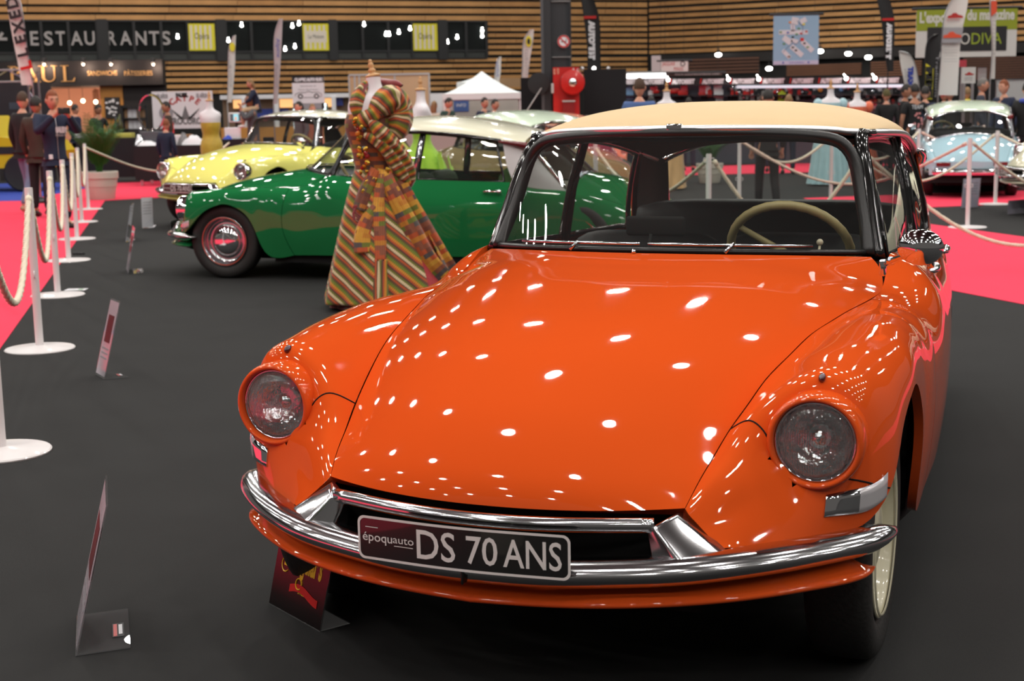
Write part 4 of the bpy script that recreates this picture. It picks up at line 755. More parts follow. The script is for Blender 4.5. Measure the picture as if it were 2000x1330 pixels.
NB = np.linspace(0, 1, 61); NA = np.linspace(0, 1, 33)
TB = tpar(60, 0.004); TA = tpar(32, 0.008)
S_front = [(.205, .460, .533), (.27, .475, .58), (.34, .488, .617), (.40, .50, .65), (.45, .51, .675), (.54, .529, .713), (.65, .55, .757), (.79, .579, .794), (.95, .605, .825), (1.10, .636, .843), (1.22, .662, .855), (1.31, .68, .860), (1.41, .70, .866)]
FEND = [
 [(.205, .460, .533), (.20, .468, .522), (.197, .482, .508), (.194, .497, .494), (.191, .510, .483), (.189, .524, .472), (.188, .538, .462), (.188, .552, .455)],
 [(.27, .475, .58), (.262, .50, .583), (.268, .53, .578), (.282, .565, .568), (.288, .592, .545), (.272, .605, .508), (.252, .607, .475), (.235, .605, .450)],
 [(.34, .488, .617), (.335, .53, .635), (.355, .58, .643), (.385, .635, .645), (.392, .682, .622), (.372, .70, .570), (.340, .703, .505), (.312, .70, .447)],
 [(.40, .50, .65), (.392, .55, .688), (.410, .61, .718), (.432, .675, .738), (.440, .740, .715), (.430, .778, .652), (.408, .785, .560), (.392, .778, .449)],
 [(.45, .51, .675), (.440, .57, .728), (.450, .645, .780), (.458, .718, .802), (.460, .785, .778), (.462, .826, .705), (.455, .838, .600), (.450, .832, .464)],
 [(.54, .529, .713), (.53, .59, .762), (.53, .65, .802), (.53, .72, .823), (.535, .80, .803), (.54, .850, .735), (.54, .872, .640), (.535, .875, .527)],
 [(.65, .55, .757), (.65, .605, .795), (.65, .66, .825), (.65, .72, .838), (.655, .80, .82), (.66, .855, .77), (.66, .88, .71), (.66, .886, .642)],
 [(.79, .579, .794), (.79, .62, .818), (.79, .67, .84), (.79, .72, .849), (.79, .795, .838), (.80, .855, .80), (.80, .882, .755), (.80, .890, .706)],
 [(.95, .605, .825), (.95, .64, .84), (.95, .68, .852), (.945, .725, .858), (.94, .795, .848), (.93, .855, .815), (.92, .882, .77), (.91, .890, .715)],
 [(1.10, .636, .843), (1.10, .665, .853), (1.10, .70, .86), (1.10, .74, .862), (1.09, .805, .85), (1.085, .856, .81), (1.08, .882, .74), (1.07, .888, .635)],
 [(1.22, .662, .855), (1.22, .69, .86), (1.215, .72, .863), (1.21, .76, .86), (1.20, .82, .84), (1.19, .865, .79), (1.175, .885, .68), (1.16, .885, .49)],
 [(1.31, .68, .860), (1.31, .71, .863), (1.31, .74, .862), (1.31, .78, .855), (1.305, .835, .825), (1.295, .875, .76), (1.28, .89, .60), (1.25, .862, .290)],
 [(1.41, .70, .866), (1.435, .745, .86), (1.45, .79, .845), (1.45, .835, .815), (1.44, .87, .765), (1.425, .889, .67), (1.425, .888, .50), (1.515, .858, .28)],
]
FEND = np.array(FEND)
# bonnet: centre line and edge line
H_S = np.array([(.205, .460, .533), (.225, .465, .548), (.27, .475, .58), (.34, .488, .617), (.45, .51, .675), (.54, .529, .713), (.65, .55, .757), (.79, .579, .794), (.95, .605, .825), (1.10, .636, .843), (1.22, .662, .855), (1.31, .68, .860), (1.41, .70, .866), (1.52, .714, .873), (1.64, .706, .896), (1.70, .686, .930), (1.745, .652, .958)])
H_C = np.array([(.098, .526), (.108, .556), (.145, .61), (.22, .683), (.335, .760), (.435, .812), (.54, .851), (.66, .885), (.79, .913), (.91, .936), (1.0, .951), (1.07, .961), (1.13, .970), (1.185, .978), (1.24, .987), (1.285, .993), (1.318, .998)])
H_P = np.array([2.0, 2.0, 2.05, 2.1, 2.2, 2.3, 2.4, 2.5, 2.6, 2.7, 2.8, 2.9, 3.0, 3.1, 3.0, 2.7, 2.4])
def hood_grid(nb, nv):
    d = np.concatenate([[0], np.cumsum(np.linalg.norm(np.diff(H_S, axis=0), axis=1))]); d /= d[-1]
    al = np.concatenate([np.column_stack([H_C[:, 0], H_C[:, 1], H_P]), H_S], 1); q = spl_x(d, al, nb)
    V = np.abs(nv)[None, :]; sg = np.sign(nv)[None, :]
    xc, zc, pp = q[:, 0:1], q[:, 1:2], q[:, 2:3]; xs, ys, zs = q[:, 3:4], q[:, 4:5], q[:, 5:6]
    return np.stack([xc + (xs - xc) * V ** 2.2, sg * V * ys, zs + (zc - zs) * (1 - V ** pp)], -1)

# body side
def side_section(x, yt, zt, yw, f, off=0.0):
    """f: 1 = full shoulder as at the wing, 0 = leaning upper door"""
    d = yw - yt
    A = np.array([(0, yt, zt), (0, yt + .42 * d, zt - .016), (0, yt + .74 * d, zt - .050), (0, yw - .010, zt - .120), (0, yw - .001, .72), (0, yw, .60), (0, yw - .006, .45), (0, yw - .032, .283)])
    B = np.array([(0, yt, zt), (0, yt + .20 * d, zt - .032), (0, yt + .48 * d, zt - .085), (0, yt + .76 * d, zt - .150), (0, yt + .95 * d, .71), (0, yw, .61), (0, yw - .006, .45), (0, yw - .028, .283)])
    p = A * f + B * (1 - f); p[:, 0] = x + DOFF * off
    return p
DOFF = np.array([0, .025, .04, .04, .03, .015, .015, .105])
D12 = FEND[-1]
FDOOR = np.array([D12, D12 * .45 + .55 * side_section(1.54, .714, .878, .889, .9, .9) + [.03, 0, 0], side_section(1.66, .706, .905, .888, .75, .6), side_section(1.78, .700, .955, .886, .55, .45), side_section(1.95, .704, .951, .880, .35, .25), side_section(2.2, .707, .941, .865, .15, .1), side_section(2.45, .698, .931, .846, 0)])
RDOOR = np.array([side_section(2.45, .698, .931, .846, 0), side_section(2.7, .693, .924, .823, 0), side_section(2.95, .686, .918, .802, 0), side_section(3.2, .676, .911, .779, 0), side_section(3.42, .664, .905, .757, 0) - np.array([[0, 0, 0]] * 4 + [[.005, 0, 0], [.02, 0, 0], [.04, 0, 0], [.06, 0, 0]])])
RFEND = np.array([RDOOR[-1],
 [(3.52, .655, .870), (3.52, .680, .858), (3.52, .705, .828), (3.52, .725, .770), (3.51, .740, .70), (3.495, .746, .60), (3.475, .742, .45), (3.46, .722, .285)],
 [(3.70, .643, .845), (3.70, .668, .834), (3.70, .692, .805), (3.70, .712, .752), (3.70, .724, .69), (3.70, .728, .60), (3.69, .725, .46), (3.68, .708, .300)],
 [(3.92, .620, .826), (3.92, .646, .815), (3.92, .670, .787), (3.92, .689, .737), (3.92, .701, .68), (3.92, .705, .60), (3.92, .702, .47), (3.92, .690, .330)],
 [(4.12, .587, .780), (4.12, .614, .770), (4.12, .638, .745), (4.12, .660, .70), (4.12, .674, .65), (4.12, .680, .58), (4.12, .677, .48), (4.12, .666, .365)],
 [(4.32, .550, .715), (4.32, .577, .707), (4.32, .602, .688), (4.32, .625, .655), (4.32, .642, .615), (4.32, .650, .555), (4.32, .648, .48), (4.32, .640, .395)],
 [(4.50, .515, .640), (4.50, .542, .634), (4.50, .568, .622), (4.50, .590, .60), (4.50, .606, .572), (4.50, .614, .53), (4.50, .612, .48), (4.50, .605, .41)],
 [(4.66, .482, .560), (4.66, .507, .557), (4.66, .530, .55), (4.66, .552, .54), (4.66, .568, .523), (4.66, .576, .50), (4.66, .574, .47), (4.66, .568, .42)],
 [(4.74, .460, .50), (4.745, .482, .498), (4.75, .505, .495), (4.755, .523, .49), (4.76, .535, .482), (4.76, .540, .47), (4.76, .538, .45), (4.755, .533, .425)]])
def ease_rows(n, m):
    return tpar(n, .006), tpar(m, .01)
# roof
R_C = np.array([(1.785, 1.370), (1.85, 1.389), (1.95, 1.411), (2.09, 1.434), (2.29, 1.449), (2.53, 1.454), (2.77, 1.445), (3.05, 1.411), (3.30, 1.361), (3.52, 1.300)])
R_E = np.array([(1.99, .525, 1.351), (2.07, .585, 1.346), (2.16, .612, 1.343), (2.26, .625, 1.341), (2.41, .635, 1.337), (2.58, .640, 1.330), (2.80, .632, 1.313), (3.05, .620, 1.285), (3.30, .600, 1.248), (3.50, .558, 1.205)])
def roof_grid(nb, nv, drop=0.0):
    d = np.concatenate([[0], np.cumsum(np.diff(R_C[:, 0]))]); d /= d[-1]
    q = spl_x(d, np.concatenate([R_C, R_E], 1), nb); V = np.abs(nv)[None, :]; sg = np.sign(nv)[None, :]
    xc, zc = q[:, 0:1], q[:, 1:2]; xe, ye, ze = q[:, 2:3], q[:, 3:4], q[:, 4:5]
    return np.stack([xc + (xe - xc) * V ** 2.2, sg * V * ye, ze + (zc - ze) * np.maximum(1 - V ** 2.6, 0) ** .62 - drop], -1)
# windscreen
def ws_grid(nu, nv, inset=0.0):
    V = np.abs(nv)[None, :]; sg = np.sign(nv)[None, :]; U = np.asarray(nu)[:, None]
    b = np.stack([1.338 + .432 * V ** 2.1 + 0 * U, .636 * V * sg + 0 * U, 1.000 - .036 * V ** 2 + 0 * U], -1)
    t = np.stack([1.772 + .135 * V ** 1.5 + 0 * U, .565 * V * sg + 0 * U, 1.352 - .018 * V ** 2 - .055 * V ** 9 + 0 * U], -1)
    return b * (1 - U[..., None]) + t * U[..., None]
SEAL = [(1.772, .640, .958), (1.83, .62, 1.049), (1.87, .60, 1.129), (1.897, .582, 1.21), (1.907, .560, 1.272), (1.903, .528, 1.310), (1.888, .46, 1.331), (1.852, .34, 1.342), (1.803, .17, 1.349), (1.778, 0, 1.351)]
SEAL_ALL = SEAL + [tuple(mir(p)) for p in SEAL[-2::-1]]

HEAD = np.array((.388, .722, .668))
CARM = {}
def car_meshes():
    G = CARM
    def put(key, name, mb, slots, parent=None, smooth=True, label=None):
        me = D.meshes.new(name); me.from_pydata(mb.v, [], mb.f)
        for _ in slots: me.materials.append(None)
        if len(slots) > 1: me.polygons.foreach_set('material_index', mb.m)
        if smooth == 'auto': me.shade_smooth(); me.set_sharp_from_angle(angle=0.8)
        elif smooth: me.shade_smooth()
        me.update(); G[key] = (name, me, slots, parent, label)
    def sided(key, name, fn, slots, parent=None, smooth=True):
        for s in ('L', 'R'):
            put(key + s, name, fn(1 if s == 'L' else -1), slots, (parent + s) if parent else None, smooth)
    mm = lambda P, s: (np.asarray(P, float) if s > 0 else mir(P))
    # hood
    nv = np.concatenate([[-1, -.994], np.linspace(-1, 1, 50)[1:-1], [.994, 1]])
    put('hood', 'hood', panel_mb(hood_grid(tpar(70, .004), nv), gap=.005, lip=.03), ['paint'])
    # front fenders
    FG = patch(FEND, TB, TA)
    def fender(s):
        mb = panel_mb(mm(FG, s), gap=.004, lip=.025); V = np.array(mb.v); keep = []
        for f in mb.f:
            c = V[list(f)].mean(0); keep.append(not (c[1] < .56 and math.hypot(c[0] - s * HEAD[1], c[2] - HEAD[2]) < .101))
        mb.f = [f for f, k in zip(mb.f, keep) if k]; mb.m = [0] * len(mb.f); return mb
    sided('fender', 'front_fender', fender, ['paint'])
    # headlights: ring pod, reflector bowl, lens
    def frame(s):
        ax = Vector((s * 0.02, -1, 0.02)).normalized(); M = ax.to_track_quat('Z', 'Y').to_matrix().to_4x4(); M.translation = Vector((s * HEAD[1], HEAD[0], HEAD[2])); return M
    sided('headring', 'headlight', lambda s: MB().lathe([(.112, -.16), (.1135, -.06), (.1135, -.004), (.112, .010), (.108, .020), (.1025, .024), (.098, .021), (.0955, .012), (.095, -.004), (.094, -.03)], 56, 0, frame(s), cap=False), ['headring'])
    sided('reflector', 'reflector', lambda s: MB().lathe([(.094, -.012), (.088, -.030), (.075, -.052), (.055, -.072), (.03, -.085), (.008, -.09), (.0001, -.09)], 40, 0, frame(s), cap=False).lathe([(.026, -.088), (.027, -.05), (.020, -.038), (.0001, -.035)], 20, 0, frame(s), cap=False), ['reflector'], 'headring')
    sided('lamprim', 'lens_rim', lambda s: MB().lathe([(.0955, -.008), (.0955, .004), (.093, .008), (.0895, .006), (.0885, -.002)], 48, 0, frame(s), cap=False), ['chrome'], 'headring')
    sided('lens', 'lens', lambda s: MB().lathe([(.090, -.002), (.086, .006), (.075, .013), (.058, .0185), (.04, .022), (.02, .0235), (.0001, .024)], 48, 0, frame(s), cap=False), ['lens'], 'headring')
    def seam(s):
        mb = MB()
        for pts in ([(.27, .004), (.245, .12), (.215, .20), (.180, .29)], [(.235, .775), (.285, .86), (.338, .985)]):
            q = dense(pts, 14); P = np.stack([patch(FEND, np.array([b_]), np.array([a_]))[0, 0] for b_, a_ in q]); mb.tube([tuple(p) for p in loc(mm(P, s))], .0022, 6)
        return mb
    sided('seam', 'panel_seam', seam, ['black'])
    sided('dot', 'marker_light', lambda s: MB().ball((0, 0, 0), (.009, .016, .010), 12, 8, 0, Matrix.Translation((s * .722, .462, .806)) @ Matrix.Rotation(.35, 4, 'X')), ['marker'])
    # turn lamps: a plate following the wing under the headlight
    def turn(s):
        bb = np.linspace(.195, .325, 14); tt = np.linspace(0, 1, 14); P = np.stack([patch(FEND, np.array([b_]), np.linspace(.79 + .10 * t_, .895 + .085 * t_, 8))[0] for b_, t_ in zip(bb, tt)]); P = loc(mm(P, s)); du = np.gradient(P, axis=0); dv = np.gradient(P, axis=1); N = np.cross(du, dv); N /= np.linalg.norm(N, axis=2, keepdims=True)
        if (N[..., 1]).mean() > 0: N = -N; fl = True
        else: fl = False
        mb = MB(); e = np.ones((14, 8)); e[0] = e[-1] = 0; e[:, 0] = e[:, -1] = 0
        Q = P + N * (.003 + .008 * e)[..., None]; mb.grid(Q, 0, fl); mb.m = [1 if (i // 7) > 5 else 0 for i in range(len(mb.f))]
        A = np.concatenate([Q[0], Q[1:, -1], Q[-1, -2::-1], Q[-2:0:-1, 0]]); B = np.concatenate([P[0], P[1:, -1], P[-1, -2::-1], P[-2:0:-1, 0]]) - np.concatenate([N[0], N[1:, -1], N[-1, -2::-1], N[-2:0:-1, 0]]) * .01
        mb.grid(np.stack([A, B]), 0, not fl, wrap=True); return mb
    sided('turn', 'turn_light', turn, ['chrome', 'lamplens'])
    # doors, rear fenders
    tb, ta = ease_rows(34, 26)
    FD, RD = patch(FDOOR, tb, ta), patch(RDOOR, tb, ta); tb2, ta2 = ease_rows(44, 26); RF = patch(RFEND, tb2, ta2)
    sided('fdoor', 'front_door', lambda s: panel_mb(mm(FD, s), .0025, .02), ['paint'])
    sided('rdoor', 'rear_door', lambda s: panel_mb(mm(RD, s), .0025, .02), ['paint'])
    sided('rfender', 'rear_fender', lambda s: panel_mb(mm(RF, s), .0025, .02), ['paint'])
    def handle(x, z, y):
        def f(s):
            mb = MB(); mb.tube([(s * (y + .002), x - .075, z), (s * (y + .022), x - .07, z + .002), (s * (y + .030), x - .03, z + .003), (s * (y + .030), x + .03, z + .003), (s * (y + .026), x + .06, z + .002)], [.008, .010, .011, .012, .010], 10)
            mb.ball((s * (y + .018), x + .062, z), (.02, .022, .02), 14, 8); return mb
        return f
    sided('fhandle', 'door_handle', handle(2.33, .855, .770), ['chrome'], 'fdoor'); sided('rhandle', 'door_handle', handle(3.27, .828, .722), ['chrome'], 'rdoor')
    # rear quarter panel (between door glass and back light)
    QP = np.array([[(3.33, .610, 1.238), (3.35, .630, 1.13), (3.39, .652, 1.00), (3.435, .664, .900)], [(3.42, .598, 1.222), (3.46, .620, 1.11), (3.52, .645, .98), (3.575, .656, .860)], [(3.50, .572, 1.205), (3.58, .602, 1.08), (3.67, .632, .95), (3.74, .642, .840)], [(3.545, .545, 1.190), (3.66, .575, 1.05), (3.78, .608, .93), (3.88, .624, .829)]])
    QG = patch(QP, tpar(14, .02), tpar(18, .02)); sided('quarter', 'rear_quarter_panel', lambda s: panel_mb(mm(QG, s), .002, .005), ['quarter'])
    sided('trumpet', 'roof_lamp', lambda s: MB().tube([(s * .625, 3.30, 1.238), (s * .622, 3.42, 1.222), (s * .606, 3.52, 1.203), (s * .575, 3.60, 1.188)], [.010, .020, .030, .034], 14), ['trumpet'])
    # boot lid, tail panel
    B_C = np.array([(3.93, .955), (4.10, .934), (4.25, .900), (4.40, .845), (4.55, .765), (4.66, .680), (4.74, .570)]); B_E = RFEND[3:, 0]; B_E = np.array([(3.885, .624, .830)] + [tuple(p) for p in B_E[1:5]] + [(4.71, .470, .53), (4.745, .458, .498)]); B_E = B_E[:7]
    def boot_grid(nb, nv):
        d = np.linspace(0, 1, 7); q = spl_x(d, np.concatenate([B_C, B_E], 1), nb); V = np.abs(nv)[None, :]; sg = np.sign(nv)[None, :]
        return np.stack([q[:, 0:1] + (q[:, 2:3] - q[:, 0:1]) * V ** 2.2, sg * V * q[:, 3:4], q[:, 4:5] + (q[:, 1:2] - q[:, 4:5]) * (1 - V ** 2.3)], -1)
    put('boot', 'boot_lid', panel_mb(boot_grid(tpar(26, .01), np.linspace(-1, 1, 33)), .003, .02), ['paint'])
    put('tail', 'tail_panel', MB().grid(loc(np.array([[(4.735 + .012 * (1 - (y / .6) ** 2), y, z) for y in np.linspace(-.60, .60, 21)] for z in (.57, .53, .48, .43, .38)])), 0, True), ['paint'])
    # back light
    def back_grid(nu, nv):
        V = np.abs(nv)[None, :]; sg = np.sign(nv)[None, :]; U = np.asarray(nu)[:, None]
        t = np.stack([3.50 + .045 * V ** 2 + 0 * U, .540 * V * sg + 0 * U, 1.300 - .108 * V ** 2.6 + 0 * U], -1); b = np.stack([3.93 - .045 * V ** 2 + 0 * U, .615 * V * sg + 0 * U, .958 - .124 * V ** 2.3 + 0 * U], -1)
        return t * (1 - U[..., None]) + b * U[..., None] + np.array([0, 0, .02]) * (U * (1 - U) * 4)[..., None]
    BGv = np.linspace(-1, 1, 25); put('backlight', 'rear_window', MB().grid(loc(back_grid(np.linspace(.03, .97, 8), BGv * .985)), 0, False), ['glass'])
    bl = back_grid(np.linspace(0, 1, 9), BGv)
    path = [tuple(p) for p in loc(bl[0])] + [tuple(p) for p in loc(bl[1:-1, -1])] + [tuple(p) for p in loc(bl[-1, ::-1])] + [tuple(p) for p in loc(bl[-2:0:-1, 0])]
    put('backseal', 'window_seal', MB().tube(path, .014, 8, closed=True), ['chrome'], 'backlight')
    # roof, lining, gutter
    nv2 = np.concatenate([[-1, -.995, -.985, -.97], np.linspace(-.95, .95, 41), [.97, .985, .995, 1]])
    put('roof', 'roof_panel', panel_mb(roof_grid(np.linspace(0, 1, 44), nv2), .001, .012, center=(0, 2.6, 1.0)), ['roof'])
    put('lining', 'headlining', MB().grid(loc(roof_grid(np.linspace(0.01, .985, 24), np.linspace(-.96, .96, 25), .035)), 0, True), ['lining'])
    gut = loc(R_E); gl = [tuple(p) for p in loc(roof_grid(np.array([0.0]), np.linspace(-1, 1, 41))[0])]
    sideL = [tuple(p) for p in loc(dense(R_E, 30))]; sideR = [(-p[0], p[1], p[2]) for p in sideL]
    full = sideR[::-1][:-1] + gl + sideL[1:]
    full = [(p[0] * 1.004, p[1] - .006, p[2] - .006) for p in full]
    put('gutter', 'roof_gutter', MB().tube(full, .0125, 10), ['gutter'])
    put('clip', 'gutter_clip', MB().rbox((0, 1.772, 1.366), (.052, .02, .032), .005, 2), ['chrome'], 'gutter')
    # windscreen, rubber, pillars
    nvw = np.linspace(-1, 1, 41)
    put('screen', 'windscreen', MB().grid(loc(ws_grid(np.linspace(.0, 1, 16), nvw * .995)), 0, False), ['glass'])
    sp = [tuple(p) for p in loc(dense(SEAL_ALL, 80))]
    put('seal', 'windscreen_seal', MB().tube(sp, .021, 10), ['rubber'], 'screen')
    put('baseseal', 'windscreen_seal', MB().tube([tuple(p) for p in loc(ws_grid([0.01], np.linspace(-1, 1, 31))[0])], .010, 8), ['rubber'], 'screen')
    hdr = np.stack([roof_grid(np.array([0.0]), np.linspace(-1, 1, 41))[0] + [.004, 0, -.006], roof_grid(np.array([0.0]), np.linspace(-1, 1, 41))[0] * [1, .985, 1] + [.02, 0, -.04], roof_grid(np.array([0.0]), np.linspace(-1, 1, 41))[0] * [1, .97, 1] + [.08, 0, -.05]])
    put('header', 'windscreen_header', MB().grid(loc(hdr), 0, False), ['pillar'])
    sided('apillar', 'windscreen_pillar', lambda s: MB().tube([tuple(p) for p in loc(mm(dense([(1.800, .668, .945), (1.868, .632, 1.10), (1.932, .600, 1.24), (1.975, .580, 1.305), (2.03, .575, 1.335)], 20), s))], [.024] * 20, 10), ['pillar'])
    # side glass and posts
    top = np.array([(2.00, .572, 1.322), (2.25, .600, 1.325), (2.50, .606, 1.316), (2.80, .603, 1.298), (3.05, .596, 1.270), (3.29, .585, 1.232)])
    bot = np.array([(1.815, .690, .953), (2.2, .697, .942), (2.45, .689, .932), (2.8, .681, .922), (3.1, .671, .914), (3.38, .656, .906)])
    def side_glass(t0, t1):
        t = spl(top, 0, np.linspace(t0, t1, 9)); b = spl(bot, 0, np.linspace(t0, t1, 9)); return np.stack([b * (1 - u) + t * u + np.array([0, .012, 0]) * (4 * u * (1 - u)) for u in np.linspace(0, 1, 6)])
    sided('fglass', 'front_side_window', lambda s: MB().grid(loc(mm(side_glass(0.0, .47), s)), 0, s > 0), ['glass'])
    sided('rglass', 'rear_side_window', lambda s: MB().grid(loc(mm(side_glass(.50, .985), s)), 0, s > 0), ['glass'])
    def frame_path(t0, t1):
        g = side_glass(t0, t1); return [tuple(p) for p in g[0]] + [tuple(p) for p in g[1:, -1]] + [tuple(p) for p in g[-1, -2::-1]] + [tuple(p) for p in g[-2:0:-1, 0]]
    sided('fframe', 'window_frame', lambda s: MB().tube([tuple(p) for p in loc(mm(frame_path(0.0, .47), s))], .010, 8, closed=True), ['winframe'], 'fglass')
    sided('rframe', 'window_frame', lambda s: MB().tube([tuple(p) for p in loc(mm(frame_path(.50, .985), s))], .012, 8, closed=True), ['winframe'], 'rglass')
    def bpost(s):
        a, b = spl(bot, 0, [.485])[0], spl(top, 0, [.485])[0]
        return MB().tube([tuple(p) for p in loc(mm(np.array([a + [0, 0, -.02], (a + b) / 2 + [0, .012, 0], b + [0, 0, .01]]), s))], [.026, .022, .020], 8)
    sided('bpost', 'centre_pillar', bpost, ['bpost'])
    tr = lambda s: MB().tube([tuple(p) for p in loc(mm(dense([(2.00, .585, 1.338), (2.25, .617, 1.337), (2.50, .624, 1.329), (2.80, .620, 1.311), (3.05, .611, 1.283), (3.31, .600, 1.244)], 24), s))], .014, 8)
    sided('siderail', 'roof_rail', tr, ['winframe'])
    # interior quarter trim
    QI = mir(mir(QG)) * np.array([1, .955, 1]); sided('quartertrim', 'quarter_trim', lambda s: MB().grid(loc(mm(QI, s)), 0, s < 0), ['lining'])
    # floor pan, wheel wells
    fp = MB(); fp.prism([(-.45, .40), (.45, .40), (.52, .55), (.54, 1.26), (.80, 1.30), (.83, 1.5), (.80, 2.45), (.71, 3.45), (.52, 3.55), (.48, 4.55), (-.48, 4.55), (-.52, 3.55), (-.71, 3.45), (-.80, 2.45), (-.83, 1.5), (-.80, 1.30), (-.54, 1.26), (-.52, .55)], .215, .245, axis=2)
    fp.box((-.42, .42, .24), (.42, .45, .52)); fp.box((-.78, 1.32, .24), (.78, 1.35, .84)); fp.box((-.66, 3.54, .24), (.66, 3.57, .84)); fp.box((-.50, 4.50, .24), (.50, 4.53, .50))
    for s in (-1, 1):
        fp.box((min(s * .50, s * .54), .46, .22), (max(s * .50, s * .54), 1.30, .68)); fp.add([(s * .82, 1.36, .24), (s * .80, 2.45, .24), (s * .71, 3.42, .24), (s * .82, 1.36, .60), (s * .80, 2.45, .60), (s * .71, 3.42, .60)], [(0, 1, 4, 3), (1, 2, 5, 4)])
    put('pan', 'floor_pan', fp, ['black'], smooth=False)
    put('parcel', 'parcel_shelf', MB().grid(loc(np.array([[(x, y, .865 - .03 * (y / .62) ** 4) for y in np.linspace(-.60, .60, 15)] for x in (3.30, 3.55, 3.86)])), 0, False), ['lining'])
    # wheels
    R0 = .327
    def wheel(x, y, flip):
        M = Matrix.Translation((y, x, R0)) @ Matrix.Rotation(PI / 2 * (1 if y > 0 else -1), 4, 'Y')
        return M
    ty = [(.215, -.06), (.235, -.075), (.27, -.083), (.300, -.080), (.318, -.068), (.326, -.045), (.327, 0), (.326, .045), (.318, .068), (.300, .080), (.27, .083), (.235, .075), (.215, .06)]
    rim = [(.214, .068), (.219, .074), (.214, .078), (.204, .072), (.196, .05), (.188, .025), (.175, .012), (.15, .010), (.13, .018), (.12, .022)]
    cap = [(.135, .018), (.132, .032), (.120, .044), (.100, .054), (.07, .062), (.035, .066), (.0001, .067)]
    for nm, x, y in (('FL', .83, .752), ('FR', .83, -.752), ('RL', 3.955, .605), ('RR', 3.955, -.605)):
        M = wheel(x, y, 0)
        put('wheel' + nm, 'wheel', MB().lathe(ty, 56, 0, M, cap=False), ['tyre'])
        put('rim' + nm, 'wheel_rim', MB().lathe(rim, 48, 0, M, cap=False).lathe([(.214, -.06), (.20, .0), (.05, .005), (.0001, .005)], 32, 0, M, cap=False), ['rim'], 'wheel' + nm)
        put('trimring' + nm, 'trim_ring', MB().lathe([(.212, .079), (.208, .084), (.204, .080)], 48, 0, M, cap=False), ['trimring'], 'wheel' + nm)
        put('hubcap' + nm, 'hubcap', MB().lathe(cap, 40, 0, M, cap=False), ['hubcap'], 'wheel' + nm)
    # front bumper: blade, upper bar, corner pieces
    ridge = [(-.018, 0, .404), (-.005, .2, .407), (.03, .35, .412), (.075, .487, .419), (.145, .606, .424), (.22, .70, .427), (.325, .80, .428), (.42, .87, .429), (.48, .895, .430), (.53, .897, .430), (.575, .888, .428)]
    rp = dense(ridge, 46); rp = np.concatenate([mir(rp[:0:-1]), rp])
    def sweep(path, sec, taper=6, closed_ends=True):
        path = loc(path); T = np.gradient(path, axis=0); T[:, 2] = 0; T /= np.linalg.norm(T, axis=1, keepdims=True); Nn = np.stack([T[:, 1], -T[:, 0], 0 * T[:, 0]], 1)
        n = len(path); rows = []
        for i in range(n):
            e = min(i, n - 1 - i); k = 1.0 if e >= taper else math.sin(PI / 2 * (e + .3) / (taper + .3))
            rows.append([path[i] + Nn[i] * (o * (0.35 + .65 * k)) + np.array([0, 0, z * k]) for o, z in sec])
        return np.array(rows)
    sec = [(-.095, .022), (-.070, .029), (-.045, .031), (-.025, .027), (-.010, .018), (-.002, .006), (0, 0), (-.003, -.006), (-.012, -.018), (-.028, -.032), (-.050, -.040), (-.085, -.042)]
    g = sweep(rp, sec); nrm_out = MB().grid(g, 0, True)
    nrm_out.add(g[0], [tuple(range(len(sec)))]); nrm_out.add(g[-1], [tuple(range(len(sec) - 1, -1, -1))])
    put('bumper', 'front_bumper', nrm_out, ['bumper'])
    ub = dense([(.143, -.405, .507), (.112, -.3, .506), (.078, -.15, .505), (.066, 0, .505), (.078, .15, .505), (.112, .3, .506), (.143, .405, .507)], 30)
    put('upbar', 'upper_bar', MB().tube([tuple(p) for p in loc(ub)], .0175, 12, flat=1.0), ['bumper'], 'bumper')
    put('joint', 'bumper_joint', MB().rbox((0, -.010, .392), (.006, .026, .034), .002, 1), ['rubber'], 'bumper')
    def over(s):
        P = {'R1': (.118, .408, .512), 'P1': (.150, .385, .492), 'P2': (.186, .447, .527), 'P2b': (.22, .47, .52), 'P3': (.172, .566, .446), 'P4': (.088, .508, .411), 'P5': (.108, .405, .428), 'P5b': (.16, .39, .43), 'P3b': (.23, .59, .43)}
        nm_ = list(P); vs = [tuple(loc(mm(np.array(P[k]), s))) for k in nm_]; ix = {k: i for i, k in enumerate(nm_)}
        q = [('R1', 'P2', 'P3', 'P4'), ('R1', 'P4', 'P5', 'P1'), ('P2', 'P2b', 'P3b', 'P3'), ('P1', 'P5', 'P5b'), ('R1', 'P1', 'P2')]
        mb = MB(); mb.add(vs, [tuple(ix[k] for k in (f if s < 0 else f[::-1])) for f in q]); 
        # subdivide softly
        import bmesh
        bm = bmesh.new(); me = mb.mesh('t'); bm.from_mesh(me); bmesh.ops.recalc_face_normals(bm, faces=bm.faces); bmesh.ops.bevel(bm, geom=[e for e in bm.edges if len(e.link_faces) == 2], offset=.010, segments=3, affect='EDGES', profile=.5)
        out = MB(); out.add([v.co[:] for v in bm.verts], [tuple(v.index for v in f.verts) for f in bm.faces]) if not bm.verts.index_update() else None
        bm.free(); D.meshes.remove(me); return out
    sided('over', 'bumper_corner', over, ['bumper'], None)
    for s_ in 'LR': G['over' + s_] = G['over' + s_][:3] + ('bumper',) + G['over' + s_][4:]
    put('intake', 'air_intake', MB().grid(loc(np.array([[(.22 + .1 * abs(y), y, z) for y in np.linspace(-.52, .52, 13)] for z in (.36, .45, .56)])), 0, True), ['black'])
    lipp = dense([(.02, 0, .325), (.035, .2, .330), (.06, .35, .337), (.12, .5, .341), (.215, .65, .345), (.30, .75, .348), (.38, .82, .348), (.44, .848, .348), (.50, .85, .346)], 40); lipp = np.concatenate([mir(lipp[:0:-1]), lipp])
